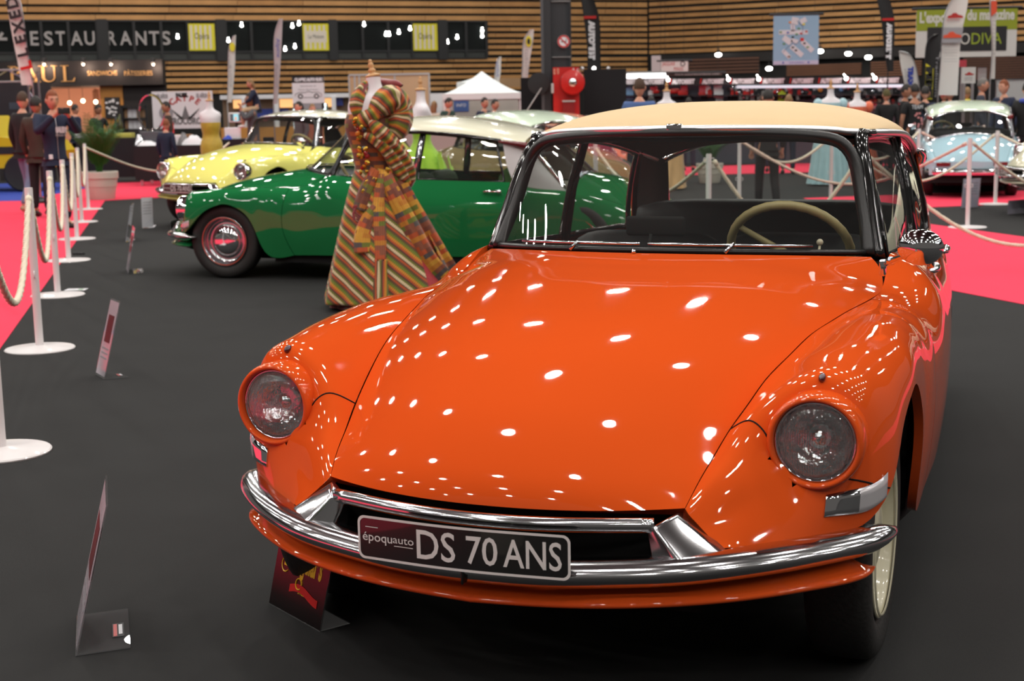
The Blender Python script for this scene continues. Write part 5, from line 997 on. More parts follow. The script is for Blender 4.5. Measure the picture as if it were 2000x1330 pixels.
    secl = [(-.11, .070), (-.075, .045), (-.040, .022), (-.014, .010), (-.002, .006), (0, .0), (-.003, -.006), (-.018, -.011), (-.045, -.014), (-.075, -.020), (-.088, -.032), (-.098, -.035), (-.16, -.055), (-.26, -.085)]
    put('valance', 'front_valance', MB().grid(sweep(lipp, secl, 4), 0, True), ['paint'])
    # rear bumper
    rb = dense([(4.80, 0, .42), (4.797, .22, .42), (4.785, .40, .42), (4.74, .52, .42), (4.64, .595, .42), (4.50, .640, .42)], 26); rb = np.concatenate([mir(rb[:0:-1]), rb])
    secr = [(.0, .045), (.016, .03), (.024, .0), (.016, -.03), (0, -.045)]
    pth = loc(rb); T = np.gradient(pth, axis=0); T[:, 2] = 0; T /= np.linalg.norm(T, axis=1, keepdims=True); Nn = np.stack([-T[:, 1], T[:, 0], 0 * T[:, 0]], 1)
    put('rbumper', 'rear_bumper', MB().grid(np.array([[pth[i] + Nn[i] * o + np.array([0, 0, z]) for o, z in secr] for i in range(len(pth))]), 0, False), ['chrome'])
    sided('taillight', 'tail_light', lambda s: MB().rbox((s * .40, 4.752, .535), (.20, .03, .055), .012, 3), ['taillens'])
    put('rearskirt', 'rear_skirt', MB().box((-.66, 4.58, .26), (.66, 4.70, .40)), ['black'], smooth=False)
    # dash, mirror, wheel, seats
    put('dash', 'dashboard', MB().grid(loc(np.array([[(1.36 + dx + .40 * (abs(v)) ** 2.1, .62 * v, .985 - .035 * v * v + dz) for v in np.linspace(-1, 1, 25)] for dx, dz in ((0, 0), (.06, -.015), (.14, -.035), (.24, -.05), (.30, -.07), (.31, -.13), (.26, -.30))])), 0, False), ['dash'])
    def steer():
        c = Vector((.365, 1.905, .955)); ax = Vector((0, .80, .60)).normalized(); M = ax.to_track_quat('Z', 'X').to_matrix().to_4x4(); M.translation = c
        path = [(.200 * math.cos(a), .200 * math.sin(a), 0) for a in np.linspace(0, 2 * PI, 65)[:-1]]
        mb = MB().tube(path, [.0145 + .0012 * (i % 2) for i in range(64)], 10, 0, True, M)
        mb.tube([(0, 0, -.06), (0, 0, -.02), (.03, -.05, -.015), (.10, -.15, -.004), (.112, -.168, 0)], [.016, .014, .012, .010, .009], 8, 0, False, M); mb.tube([(0, 0, -.30), (0, 0, -.03)], .022, 10, 0, False, M)
        return mb
    put('steer', 'steering_wheel', steer(), ['steering'])
    put('gear', 'gear_lever', MB().tube([(.50, 1.62, .90), (.505, 1.66, 1.002)], .004, 6).ball((.505, 1.66, 1.008), .011, 12, 8), ['knob'])
    put('rvmirror', 'rear_view_mirror', MB().rbox((-.02, 1.62, 1.055), (.20, .02, .065), .012, 3).tube([(-.03, 1.55, .93), (-.03, 1.60, 1.03)], .006, 6), ['black'])
    def seat(x0, ztop, xb, half=.62, split=False):
        mb = MB()
        for lo, hi in (((-half, -.02), (.02, half)) if split else ((-half, half),)):
            y = np.linspace(lo, hi, 15); prof = [(x0 - .42, .40), (x0 - .44, .52), (x0 - .36, .57), (x0 - .10, .55), (x0, .56), (xb - .075, ztop - .10), (xb - .06, ztop - .03), (xb - .02, ztop), (xb + .03, ztop - .02), (xb + .05, ztop - .10), (xb - .02, .35)]
            pr = dense(prof, 40); P = np.array([[(p[0], yy, p[1] - (.035 * abs((yy - (lo + hi) / 2) / ((hi - lo) / 2)) ** 6 if k > 8 else 0)) for yy in y] for k, p in enumerate(pr)]); mb.grid(loc(P), 0, True)
            mb.add(loc(P[:, 0]), [tuple(range(40))]); mb.add(loc(P[:, -1]), [tuple(range(39, -1, -1))])
        return mb
    put('fseat', 'front_seat', seat(2.28, .965, 2.48, .585, True), ['seat'])
    put('rseat', 'rear_seat', seat(3.12, 1.030, 3.36, .60), ['seat'])
    # wing mirror on the driver's door, wipers, washer jet
    mb = MB(); Mh = Matrix.Translation((.845, 1.34, 1.030)) @ Matrix.Rotation(-.10, 4, 'Z'); mb.ball((0, 0, 0), (.066, .042, .052), 20, 12, 0, Mh)
    mb.lathe([(.062, 0), (.060, .006), (.0001, .006)], 24, 0, Mh @ Matrix.Translation((0, .024, 0)) @ Matrix.Rotation(-PI / 2, 4, 'X') @ Matrix.Scale(.62, 4, (0, 1, 0)))
    mb.tube([(.728, 1.497, .962), (.738, 1.486, .968), (.790, 1.405, .995), (.838, 1.330, 1.020)], [.009, .012, .0075, .006], 8); mb.ball((.748, 1.468, .975), .014, 12, 8); mb.rbox((.722, 1.500, .952), (.020, .045, .050), .006, 2)
    put('mirror', 'wing_mirror', mb, ['chrome'])
    def wiper(x0, x1):
        n = 12; xs = np.linspace(x0, x1, n); w = ws_grid([.035], xs)[0] + np.array([-.018, 0, .012])
        return MB().tube([tuple(p) for p in loc(w)], .0055, 6).tube([tuple(loc(ws_grid([0.0], np.array([(x0 + x1) / 2]))[0][0] + np.array([-.03, 0, .004]))), tuple(loc(w[n // 2]) + np.array([0, -.006, .006]))], .006, 6)
    put('wiperA', 'wiper', wiper(-.72, .02), ['wiper']); put('wiperB', 'wiper', wiper(.06, .78), ['wiper'])
    put('jet', 'washer_jet', MB().lathe([(.007, 0), (.007, .006), (.004, .012), (.0001, .014)], 12, 0, Matrix.Translation((0, 1.312, .998))), ['chrome'])
    # number plate
    def plate(th=0.0):
        n = 28; ys = np.linspace(-.262, .262, n); rows = []
        return ys
    def pf(y, z): return (y, -.030 - .008 * math.cos(y * 9) + .06 * y * y, z)
    def rrect(w, h, r, k=6):
        pts = []
        for cx, cz, a0 in ((w / 2 - r, h / 2 - r, 0), (-w / 2 + r, h / 2 - r, PI / 2), (-w / 2 + r, -h / 2 + r, PI), (w / 2 - r, -h / 2 + r, 1.5 * PI)):
            for i in range(k + 1): a = a0 + PI / 2 * i / k; pts.append((cx + r * math.cos(a), cz + r * math.sin(a)))
        return pts
    def plate_mb(w, h, r, off, mb=None):
        mb = mb or MB(); out = rrect(w, h, r); top = {}; n = 40; xs = np.linspace(-w / 2, w / 2, n); R = []
        for x in xs:
            ax = abs(x); hh = h / 2 if ax < w / 2 - r else h / 2 - r + math.sqrt(max(r * r - (ax - w / 2 + r) ** 2, 0)); R.append([pf(x, .465 + hh * k) for k in (-1, -.5, 0, .5, 1)])
        R = np.array(R); R[..., 1] -= off; mb.grid(R, 0, False); return mb
    put('plate', 'number_plate', plate_mb(.526, .104, .018, 0), ['plate'])
    o_, i_ = rrect(.526, .104, .018, 8), rrect(.514, .092, .014, 8)
    ring = []
    for a, b in ((o_, i_),):
        # finer sampling along the long sides
        def fine(p):
            q = []
            for k in range(len(p)):
                u, v = p[k], p[(k + 1) % len(p)]; m_ = max(1, int(math.hypot(u[0] - v[0], u[1] - v[1]) / .02))
                q += [(u[0] + (v[0] - u[0]) * t / m_, u[1] + (v[1] - u[1]) * t / m_) for t in range(m_)]
            return q
        def fine2(p, q):
            A_, B_ = [], []
            for k in range(len(p)):
                u, v, s_, t_ = p[k], p[(k + 1) % len(p)], q[k], q[(k + 1) % len(p)]; m_ = max(1, int(math.hypot(u[0] - v[0], u[1] - v[1]) / .02))
                for t in range(m_):
                    A_.append((u[0] + (v[0] - u[0]) * t / m_, u[1] + (v[1] - u[1]) * t / m_)); B_.append((s_[0] + (t_[0] - s_[0]) * t / m_, s_[1] + (t_[1] - s_[1]) * t / m_))
            return A_, B_
        A_, B_ = fine2(o_, i_)
        ring = [[np.array(pf(x, .465 + z)) - [0, .0012, 0] for x, z in A_], [np.array(pf(x, .465 + z)) - [0, .0012, 0] for x, z in B_]]
    pb = MB().grid(np.array(ring), 0, False, wrap=True); put('platering', 'plate_border', pb, ['platewhite'], 'plate')
    lm = MB()
    for txt, x0, w, h, z0, bold in (('DS', -.105, .098, .070, .431, .008), ('70', .020, .075, .066, .433, .008), ('ANS', .108, .135, .066, .433, .008), ('époqu', -.250, .080, .030, .458, .006), ('auto', -.168, .055, .026, .460, .0)):
        vs, fs, w0 = text_geom(txt, 1.0, bold=bold); xs = [v[0] for v in vs]; zs = [v[2] for v in vs]
        base = 0 if txt in ('époqu', 'auto') else min(zs); capz = max(zs) - base if txt not in ('époqu', 'auto') else 1.0
        lm.add([tuple(np.array(pf(x0 + (v[0] - min(xs)) / (max(xs) - min(xs)) * w, z0 + (v[2] - base) / capz * h)) - [0, .0014, 0]) for v in vs], fs)
    for y0, y1, z in ((-.242, -.208, .490), (-.165, -.115, .452)):
        lm.add([tuple(np.array(pf(y, zz)) - [0, .0014, 0]) for y, zz in ((y0, z), (y1, z), (y1, z + .0018), (y0, z + .0018))], [(0, 1, 2, 3)])
    put('platetext', 'lettering', lm, ['platewhite'], 'plate', smooth=False)
car_meshes()

def make_car(name, label, px, py, psi, paint, look, lift=(0, 0), skip=(), name_group=None):
    """links one car built from the shared meshes; look: material per slot; lift: body height change and slope on the suspension"""
    root = thing(name, label, 'car', (px, py, 0), -psi, name_group)
    objs = {}
    base = dict(bumper=mat('stainless_bumper', (.70, .70, .72), .13, 1.0), chrome=CHROME, tyre=TYRE, black=BLACK, rubber=RUBBER, glass=GLASS, seat=SEATBLACK)
    base.update(paint=paint); base.update(look)
    for key, (nm, me, slots, par, lb) in CARM.items():
        if any(key == k or key[:-1] == k for k in skip): continue
        if par and par not in objs: continue
        o = link(nm, me, objs[par] if par else root)
        for i, s in enumerate(slots):
            o.material_slots[i].link = 'OBJECT'; o.material_slots[i].material = base[s]
        if lift != (0, 0) and not par and not key.startswith('wheel'):
            o.location = (0, 0, lift[0] - lift[1] * 2.2); o.rotation_euler = (math.atan(lift[1]), 0, 0)
        objs[key] = o
    return root, objs
def paint_mat(name, col, rough=0.10):
    return mat(name, col, 0.035, 0.0, 0.55)
def glass_lens():
    m = glass_mat('headlight_glass', (0.93, 0.95, 0.95), 1.2, 0.02, 0.03); nt = m.node_tree
    if nt.nodes.get('flutes'): return m
    tc = nt.nodes.new('ShaderNodeTexCoord'); w = nt.nodes.new('ShaderNodeTexWave'); w.name = 'flutes'; w.inputs['Scale'].default_value = 55; w.wave_type = 'BANDS'; w.bands_direction = 'X'; w.inputs['Distortion'].default_value = .6
    bp = nt.nodes.new('ShaderNodeBump'); bp.inputs['Strength'].default_value = .25; bp.inputs['Distance'].default_value = .004
    nt.links.new(tc.outputs['Object'], w.inputs[0]); nt.links.new(w.outputs['Fac'], bp.inputs['Height'])
    for n in nt.nodes:
        if n.type == 'BSDF_GLOSSY': nt.links.new(bp.outputs[0], n.inputs['Normal'])
    return m
REFL = mat('reflector_silver', (.88, .88, .89), .10, 1.0, bump=.7, bscale=38)
LENS = glass_lens()
TAIL = mat('tail_lens', (.16, .01, .012), .15, coat=.5)
LAMPLENS = mat('turn_lens', (.62, .60, .62), .2, .3, coat=1.0)
MARKER = mat('dark_red_lens', (.05, .004, .008), .1, coat=1)
PLATE = mat('plate_black', (.012, .013, .013), .18, coat=.8)
PLATEW = mat('plate_white', (.75, .73, .71), .45)
LIN = mat('brown_lining', (.030, .016, .012), .7, noise=.3, nscale=3)
DASH = mat('dash_black', (.010, .010, .011), .55)
BEIGEWHEEL = mat('ivory_wheel', (.42, .34, .16), .4, noise=.15, nscale=30)
KNOB = mat('ivory_knob', (.65, .58, .42), .3)
CREAM = mat('cream_paint', (.62, .58, .42), .3, coat=.6)
ROOFCREAM = mat('cream_roof', srgb(232, 230, 205), .25, coat=.9)
ROOFMINT = mat('mint_roof', srgb(222, 240, 215), .25, coat=.9)
VINYL = mat('beige_vinyl', srgb(214, 184, 136), .6, noise=.06, nscale=6, bump=.08, bscale=300)
GREYALU = mat('grey_quarter', srgb(205, 203, 203), .4, bump=.05, bscale=120)
TRUMP = mat('dark_red_plastic', (.13, .008, .012), .2, coat=.5)
REDTRIM = mat('coral_trim', (.55, .10, .06), .3, coat=.5)
HUBORANGE = mat('orange_ring', srgb(190, 70, 40), .3)
def look(roof, headring=None, quarter=GREYALU, rim=STEEL, hubcap=CHROME, trimring=CHROME, pillar=GLOSSBLACK, bpost=STEEL, winframe=GLOSSBLACK, gutter=mat('brushed_aluminium', (.78, .78, .80), .32, 1.0), steering=BEIGEWHEEL, trumpet=TRUMP, wiper=STEEL, lining=LIN, seat=SEATBLACK):
    return dict(roof=roof, headring=headring or CHROME, reflector=REFL, lens=LENS, marker=MARKER, lamplens=LAMPLENS, quarter=quarter, lining=lining, gutter=gutter, pillar=pillar, winframe=winframe, bpost=bpost,
                rim=rim, trimring=trimring, hubcap=hubcap, taillens=TAIL, dash=DASH, steering=steering, knob=KNOB, wiper=wiper, plate=PLATE, platewhite=PLATEW, trumpet=trumpet, seat=seat)
ORANGE = paint_mat('orange_paint', srgb(220, 84, 30))
GREEN = paint_mat('green_paint', srgb(28, 112, 62))
YELLOW = paint_mat('yellow_paint', srgb(238, 234, 130))
make_car('saloon_car', 'glossy orange vintage saloon with beige vinyl roof, parked nearest with its bonnet toward us', -0.1157, 3.1238, .3854, ORANGE,
         look(VINYL, ORANGE, quarter=ORANGE, rim=CREAM, trimring=CREAM, hubcap=CREAM, bpost=GLOSSBLACK, lining=LIN, trumpet=CHROME))
make_car('saloon_car', 'green vintage saloon with cream roof, side on behind the patterned dress', -3.0671, 13.5, 1.8628, GREEN,
         look(ROOFCREAM, None, trimring=HUBORANGE, gutter=GLOSSBLACK, lining=mat('beige_lining', (.25, .22, .18), .8), seat=mat('green_seat', srgb(70, 105, 60), .7)), (-.0677, -.0045), skip=('mirror',))
make_car('saloon_car', 'pale yellow vintage saloon with cream roof, nose toward us behind the green car', -4.1586, 17.9457, .6226, YELLOW,
         look(ROOFCREAM, None, quarter=YELLOW, pillar=STEEL), (.0107, -.0183))
LIGHTBLUE = paint_mat('light_blue_paint', srgb(172, 206, 218)); TAUPE = paint_mat('taupe_paint', srgb(140, 124, 92)); SALMON = paint_mat('salmon_paint', srgb(232, 140, 112)); IVORY = paint_mat('ivory_paint', srgb(222, 222, 196))
REDHUB = mat('red_hub', srgb(206, 74, 44), .3)
pb = at(1899, 300, 20.9); ps = 3.41
make_car('saloon_car', 'light blue vintage saloon with mint green roof seen from behind beyond the rope barrier', pb[0] - 4.75 * math.sin(ps), pb[1] - 4.75 * math.cos(ps), ps, LIGHTBLUE, look(ROOFMINT, quarter=mat('blue_grey_quarter', srgb(190, 206, 212), .3, coat=.5), trumpet=TAIL, lining=mat('dark_lining', (.05, .05, .05), .8)), (-.03, 0))
make_car('saloon_car', 'taupe vintage saloon with mint green roof, parked behind the green car', -1.15, 22.0, 2.58, TAUPE, look(ROOFMINT, quarter=TAUPE), (-.05, 0), skip=('mirror',))
make_car('saloon_car', 'salmon pink vintage saloon glimpsed through the orange car side windows behind the taupe one', -.47, 28.7, 2.62, SALMON, look(mat('salmon_roof', srgb(226, 150, 124), .3, coat=.5), quarter=SALMON), (-.12, 0), skip=('mirror',))
pn = gp(1962, 412); psi_i = 1.55
make_car('saloon_car', 'ivory vintage saloon whose front wing and red wheel enter at the edge of the scene', 6.22, 18.0, 1.62, IVORY, look(ROOFCREAM, quarter=IVORY, rim=REDHUB, trimring=REDHUB), (.07, 0), skip=('mirror',))
# ------------------------------------------------------------------ rope barrier
POSTW = mat('post_white', srgb(226, 222, 222), .4, coat=.3)
ROPE = mat('cream_rope', srgb(222, 212, 190), .85); ROPEP = mat('tinted_rope', srgb(226, 196, 180), .85)
POST_H = 1.01
def post_mesh():
    b = MB().lathe([(.0001, .012), (.205, .010), (.212, .004), (.205, .016), (.06, .024), (.030, .030)], 40); b.v = [v for v in b.v]
    return b
PB = MB().lathe([(.0001, 0), (.212, 0), (.214, .006), (.208, .012), (.05, .024), (.028, .030), (.0001, .030)], 40).mesh('base', [POSTW], 'auto')
PP = MB().lathe([(.025, .028), (.025, POST_H - .012), (.023, POST_H), (.0001, POST_H)], 20).mesh('pole', [POSTW], 'auto')
PR = MB().tube([(.024, 0, .97), (.042, 0, .975), (.046, 0, .955), (.042, 0, .935), (.024, 0, .94)], .004, 6).tube([(-.024, 0, .97), (-.042, 0, .975), (-.046, 0, .955), (-.042, 0, .935), (-.024, 0, .94)], .004, 6).mesh('ring', [POSTW], True)
PR2 = MB().tube([(.024, 0, .49), (.042, 0, .495), (.046, 0, .475), (.042, 0, .455), (.024, 0, .46)], .004, 6).tube([(-.024, 0, .49), (-.042, 0, .495), (-.046, 0, .475), (-.042, 0, .455), (-.024, 0, .46)], .004, 6).mesh('ring', [POSTW], True)
def stanchion(x, y, label, rz=0):
    t = thing('barrier_post', label, 'post', (x, y, 0), rz, 'white rope barrier posts'); link('base', PB, t); link('pole', PP, t); link('ring', PR, t); link('ring', PR2, t); return (x, y)
def rope(a, b, za, zb, sag, label, r=.019, m=ROPE, n=44, twist=True):
    a3, b3 = np.array((a[0], a[1], za)), np.array((b[0], b[1], zb)); L = np.linalg.norm((b3 - a3)[:2]); P = []
    t_ = (b3 - a3)[:2] / max(L, 1e-6); a3[:2] += t_ * .045; b3[:2] -= t_ * .045
    for k in np.linspace(0, 1, n): p = a3 + (b3 - a3) * k; p[2] -= sag * 4 * k * (1 - k) * (1 - .25 * (2 * k - 1) ** 2); P.append(p)
    P = np.array(P); P[:, 2] = np.maximum(P[:, 2], .03); T = np.gradient(P, axis=0); T /= np.linalg.norm(T, axis=1, keepdims=True); S = np.cross(T, [0, 0, 1.0]); S /= np.maximum(np.linalg.norm(S, axis=1, keepdims=True), 1e-6); U = np.cross(S, T)
    root = thing('barrier_rope', label, 'rope', tuple((a3 + b3) / 2 * [1, 1, 0]), 0, 'ropes of the barrier'); off = np.array(root.location)
    d = np.concatenate([[0], np.cumsum(np.linalg.norm(np.diff(P, axis=0), axis=1))])
    if twist:
        nn = max(40, int(d[-1] / .02)); q = np.linspace(0, d[-1], nn); Pi = np.stack([np.interp(q, d, P[:, i]) for i in range(3)], 1); Si = np.stack([np.interp(q, d, S[:, i]) for i in range(3)], 1); Ui = np.stack([np.interp(q, d, U[:, i]) for i in range(3)], 1)
        for s in range(3):
            ph = q / .075 * 2 * PI / 1.0 + s * 2 * PI / 3; H = Pi + (Si * np.cos(ph)[:, None] + Ui * np.sin(ph)[:, None]) * r * .52 - off; MB().tube([tuple(p) for p in H], r * .56, 6).build('strand', m, root, True)
    else: MB().tube([tuple(p - off) for p in P], r, 8).build('strand', m, root, True)
    for p, s in ((P[0], 1), (P[-1], -1)): MB().tube([tuple(p - off), tuple(p - off + T[0 if s > 0 else -1] * s * .05)], r * 1.15, 8).build('end_cap', m, root, True)
ORD = ['first', 'second', 'third', 'fourth', 'fifth', 'sixth', 'seventh']
left = [gp(2, 884)[:2]] + [np.array(p) for p in ((-2.96, 8.80), (-3.683, 11.476), (-4.446, 14.27), (-5.106, 16.76))] + [gp(160, 434)[:2], gp(173, 409)[:2]]
dirL = (left[2] - left[1]) / np.linalg.norm(left[2] - left[1]); left = [left[0]] + left[1:]
for k, p in enumerate(left): stanchion(p[0], p[1], 'white barrier post, %s from us in the row along the pink aisle' % ORD[k], math.atan2(dirL[1], dirL[0]))
for k in range(6): rope(left[k], left[k + 1], .95, .95, .52 if k else .46, 'cream rope between the %s and %s post of the row by the pink aisle' % (ORD[k], ORD[k + 1]), twist=k < 4)
pl = gp(470, 352)[:2]; stanchion(pl[0] , pl[1], 'white barrier post behind the yellow car windscreen beside the black table')
rope(left[6], pl, .95, .95, .55, 'long cream rope from the palm planter to behind the yellow car', twist=False)
R1 = stanchion(1.76, 12.6, 'white barrier post seen through the orange car back window, the wider of two'); R2 = stanchion(3.13, 12.6, 'white barrier post hidden behind the orange car windscreen pillar'); R3 = stanchion(5.209, 16.178, 'white barrier post standing on the black carpet in front of the leaning grey sign')
R4 = stanchion(6.27, 21.919, 'white barrier post next to the rear corner of the light blue car'); R5 = stanchion(6.71, 19.68, 'white barrier post on the pink strip in front of the light blue boot lid'); R6 = stanchion(4.46, 19.8, 'white barrier post in front of the blue dress, seen through the orange car'); R7 = stanchion(2.98, 18.5, 'thinner white barrier post seen through the orange car back window beside the planter')
R0 = (-.6, 12.9); RX = (5.55, 11.4); RY = (9.2, 21.5); RZ = (8.0, 17.6)
stanchion(1.0, 16.5, 'white barrier post behind the green car tail, seen through the orange car side window')
rope((1.0, 16.5), R1, .95, .95, .42, 'cream rope passing in front of the beige dress hem behind the orange car'); rope(R1, R2, .95, .95, .62, 'cream rope sagging across the orange car back window'); rope(R2, RX, .95, .95, .74, 'cream twisted rope hanging low beside the orange car mirror'); rope((2.98, 18.5), R3, .95, .95, .5, 'pale pink rope running from the post by the leaning grey sign towards the orange car', m=ROPEP)
rope(R3, RZ, .95, .95, .62, 'cream rope falling from the post by the leaning grey sign towards the ivory car'); rope(R6, R5, .95, .95, .62, 'cream rope crossing low between the light blue car and the pink strip'); rope(R4, RY, .95, .95, .46, 'pale pink rope across the light blue boot lid', m=ROPEP); rope(R5, RZ, .95, .95, .3, 'cream rope from the post by the light blue boot lid to the ivory car'); rope(R6, R4, .95, .95, .35, 'cream rope behind the orange car roof corner next to the light blue car'); rope(R7, R6, .95, .95, .30, 'thin cream rope in front of the blue dress skirt', twist=False)
for p, lb in ((RX, 'white barrier post just outside the scene beside the orange car'), (RZ, 'white barrier post behind the ivory car wing'), (RY, 'white barrier post beyond the light blue car')): stanchion(p[0], p[1], lb)

# ------------------------------------------------------------------ acrylic sign holders
ACRYL = glass_mat('acrylic', (.90, .91, .92), 1.3, .0, .05); SHEET = mat('printed_sheet', srgb(206, 198, 206), .5); SHEET2 = mat('lilac_sheet', srgb(186, 182, 200), .5); DPHOTO = mat('dark_photo', srgb(70, 32, 30), .4)
def holder(label, A, B, C, top, sheet=SHEET, photo=True):
    """A,B: ends of the fold on the floor (near, far); C: foot corner beside A; top: height vector of the near edge"""
    A, B, C, top = [np.array(q, float) for q in (A, B, C, top)]; t = thing('sign_holder', label, 'sign holder', tuple(A))
    e = B - A; f_ = C - A; n = np.cross(e, top); n /= np.linalg.norm(n); z = np.array((0, 0, .004))
    def slab(p, q, r, s, th): return MB().add([tuple(x) for x in (p, q, r, s)] + [tuple(x + th) for x in (p, q, r, s)], [(0, 1, 2, 3), (7, 6, 5, 4), (0, 4, 5, 1), (1, 5, 6, 2), (2, 6, 7, 3), (3, 7, 4, 0)])
    o = np.zeros(3) + z * .5
    slab(o, o + e, o + e + top, o + top, n * .004).build('upright', ACRYL, t, recalc=True); slab(o, o + e, o + e + f_, o + f_, z * .8).build('foot', ACRYL, t, recalc=True)
    i = lambda a, b: o + e * a + top * b
    slab(i(.03, .03), i(.97, .03), i(.97, .98), i(.03, .98), n * .0012).build('sheet', sheet, t, recalc=True); m_ = n * -.0012
    if photo: slab(i(.2, .45) + m_, i(.8, .45) + m_, i(.8, .8) + m_, i(.2, .8) + m_, n * .0008).build('photo', DPHOTO, t, recalc=True); slab(i(.2, .45) - m_ * 2.2, i(.8, .45) - m_ * 2.2, i(.8, .8) - m_ * 2.2, i(.2, .8) - m_ * 2.2, n * .0008).build('photo', DPHOTO, t, recalc=True)
    for k in range(5 if not photo else 3):
        b_ = .36 - .06 * k if photo else .82 - .09 * k
        for mm_ in (m_, -m_ * 2.2): slab(i(.15, b_) + mm_, i(.85, b_) + mm_, i(.85, b_ + .02) + mm_, i(.15, b_ + .02) + mm_, n * .0006).build('text_line', PAPERGREY, t, recalc=True)
    h = lambda a, b: o + z * 1.0 + e * a + f_ * b
    slab(h(.28, .68), h(.62, .68), h(.62, .90), h(.28, .90), z * .25).build('sticker', INK, t, recalc=True); slab(h(.30, .70), h(.60, .70), h(.60, .77), h(.30, .77), z * .4).build('sticker_band', RED, t, recalc=True); slab(h(.34, .80), h(.58, .80), h(.58, .87), h(.34, .87), z * .4).build('sticker_mark', PAPER, t, recalc=True)
def rise(A, u, v, lean):
    """vector from floor point A to the point seen at (u, v), leaning sideways by lean * height"""
    d = ray(u, v); best = None
    for h_ in np.linspace(.05, .9, 400):
        P = np.array((A[0] + lean[0] * h_, A[1] + lean[1] * h_, h_)); q = P - CAMP; q /= np.linalg.norm(q); s = float(q @ d / np.linalg.norm(d))
        if best is None or s > best[0]: best = (s, P - A)
    return best[1]
def holder_px(label, a, b, c, tp, sheet=SHEET, photo=True):
    A, B, Cc = gp(*a), gp(*b), gp(*c); f_ = Cc - A; lean = f_[:2] / np.linalg.norm(f_) * .26; holder(label, A, B, Cc, rise(A, tp[0], tp[1], lean), sheet, photo)
holder_px('tall clear acrylic sign holder standing nearest us on the black carpet', (147, 1283), (150, 1205), (255, 1267), (202, 985))
holder_px('clear acrylic sign holder with a portrait print, second from us on the black carpet', (203, 742), (186, 732), (252, 738), (234, 590))
holder_px('narrow acrylic sign holder third from us, in line with the green car wheel', (250, 537), (246, 528), (282, 533), (268, 447), SHEET)
holder_px('pale acrylic sign holder standing edge on, just behind the third holder', (245, 474), (252, 466), (262, 472), (257, 402), SHEET2, False)
holder_px('white printed sign holder in front of the yellow car bumper', (277, 447), (300, 445), (284, 441), (284, 386), PAPER, False)
A = gp(1876, 408); B = gp(1911, 406); holder('leaning grey lilac information sign behind the white barrier post', A, B, A + np.array((.1, .22, 0)), rise(A, 1886, 349, (.12, .2)), SHEET2, False)
A = gp(1966, 420); B = gp(2012, 416); holder('grey information sign in front of the ivory car wheel', A, B, A + np.array((.1, .22, 0)), rise(A, 1974, 392, (.12, .2)), SHEET2, False)
# dark red placard leaning under the bumper
A, B = gp(525, 1179), gp(624, 1234); e = B - A; wd = float(np.linalg.norm(e)); rz = math.atan2(e[1], e[0])
t = thing('advert_placard', 'dark red placard with yellow ornate lettering leaning under the orange car bumper', 'placard', tuple(A), rz); lean = .24; Mp = Matrix.Rotation(-lean, 4, 'X'); Hh = wd * 1.08
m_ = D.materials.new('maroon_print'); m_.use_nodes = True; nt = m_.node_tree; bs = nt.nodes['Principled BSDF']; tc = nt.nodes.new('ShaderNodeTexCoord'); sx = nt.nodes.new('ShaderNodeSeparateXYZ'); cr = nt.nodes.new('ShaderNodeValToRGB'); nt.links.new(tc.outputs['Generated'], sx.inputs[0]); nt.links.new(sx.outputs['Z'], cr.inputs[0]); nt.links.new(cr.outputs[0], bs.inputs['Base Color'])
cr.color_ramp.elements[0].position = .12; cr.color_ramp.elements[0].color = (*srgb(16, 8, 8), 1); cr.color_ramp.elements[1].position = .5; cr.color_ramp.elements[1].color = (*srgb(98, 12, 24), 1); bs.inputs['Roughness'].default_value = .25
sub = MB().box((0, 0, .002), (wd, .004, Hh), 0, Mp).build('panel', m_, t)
MB().box((-.001, .0005, .001), (wd + .001, .0045, .003), 0, Mp).box((wd, .0005, .001), (wd + .002, .0045, Hh), 0, Mp).build('clear_edge', ACRYL, t); MB().box((0, 0, 0), (wd, .10, .003)).build('foot', ACRYL, t)
YINK = mat('golden_yellow', srgb(232, 178, 40), .4)
def ptext(txt, size, m, x, z, w, hmul=1.0, name='lettering', bold=0.0, rot=0.0):
    vs, fs, wv = text_geom(txt, size, bold=bold); x0 = min(v[0] for v in vs); s = w / (wv - x0); b = MB(); b.add([((v[0] - x0) * s, -.0008, v[2] * hmul) for v in vs], fs, 0, Mp @ Matrix.Translation((x, 0, z)) @ Matrix.Rotation(rot, 4, 'Y')); return b.build(name, m, t)
ptext('M', wd * .50, YINK, wd * .17, Hh * .42, wd * .26, 1.15, bold=.004); ptext('eguiar’s', wd * .26, YINK, wd * .42, Hh * .42, wd * .46, 1.35, bold=.003)
sw = MB(); sw.tube([tuple(Mp @ Vector((wd * (.20 + .07 * math.cos(a)), -.001, Hh * (.42 + .07 * math.sin(a))))) for a in np.linspace(1.2, 5.6, 16)], .0022, 5); sw.tube([tuple(Mp @ Vector((wd * (.17 + .045 * math.cos(a)), -.001, Hh * (.78 + .04 * math.sin(a))))) for a in np.linspace(-.5, 4.2, 12)], .0022, 5); sw.tube([tuple(Mp @ Vector((wd * (.50 + .055 * math.cos(a)), -.001, Hh * (.30 + .05 * math.sin(a))))) for a in np.linspace(0, 5.5, 14)], .0026, 5); props(sw.build('flourish', YINK, t), kind='stuff')
rb_ = MB(); G = np.array([[(wd * x, -.0012, Hh * (.235 + .03 * math.sin((x - .35) * 9) + dz)) for x in np.linspace(.34, .88, 20)] for dz in (-.035, .035)]); G = np.array([[tuple(Mp @ Vector(p)) for p in r] for r in G]); rb_.grid(G, 0, False); rb_.build('ribbon', RED, t); ptext('SINCE 1901', .02, YINK, wd * .50, Hh * .215, wd * .22)
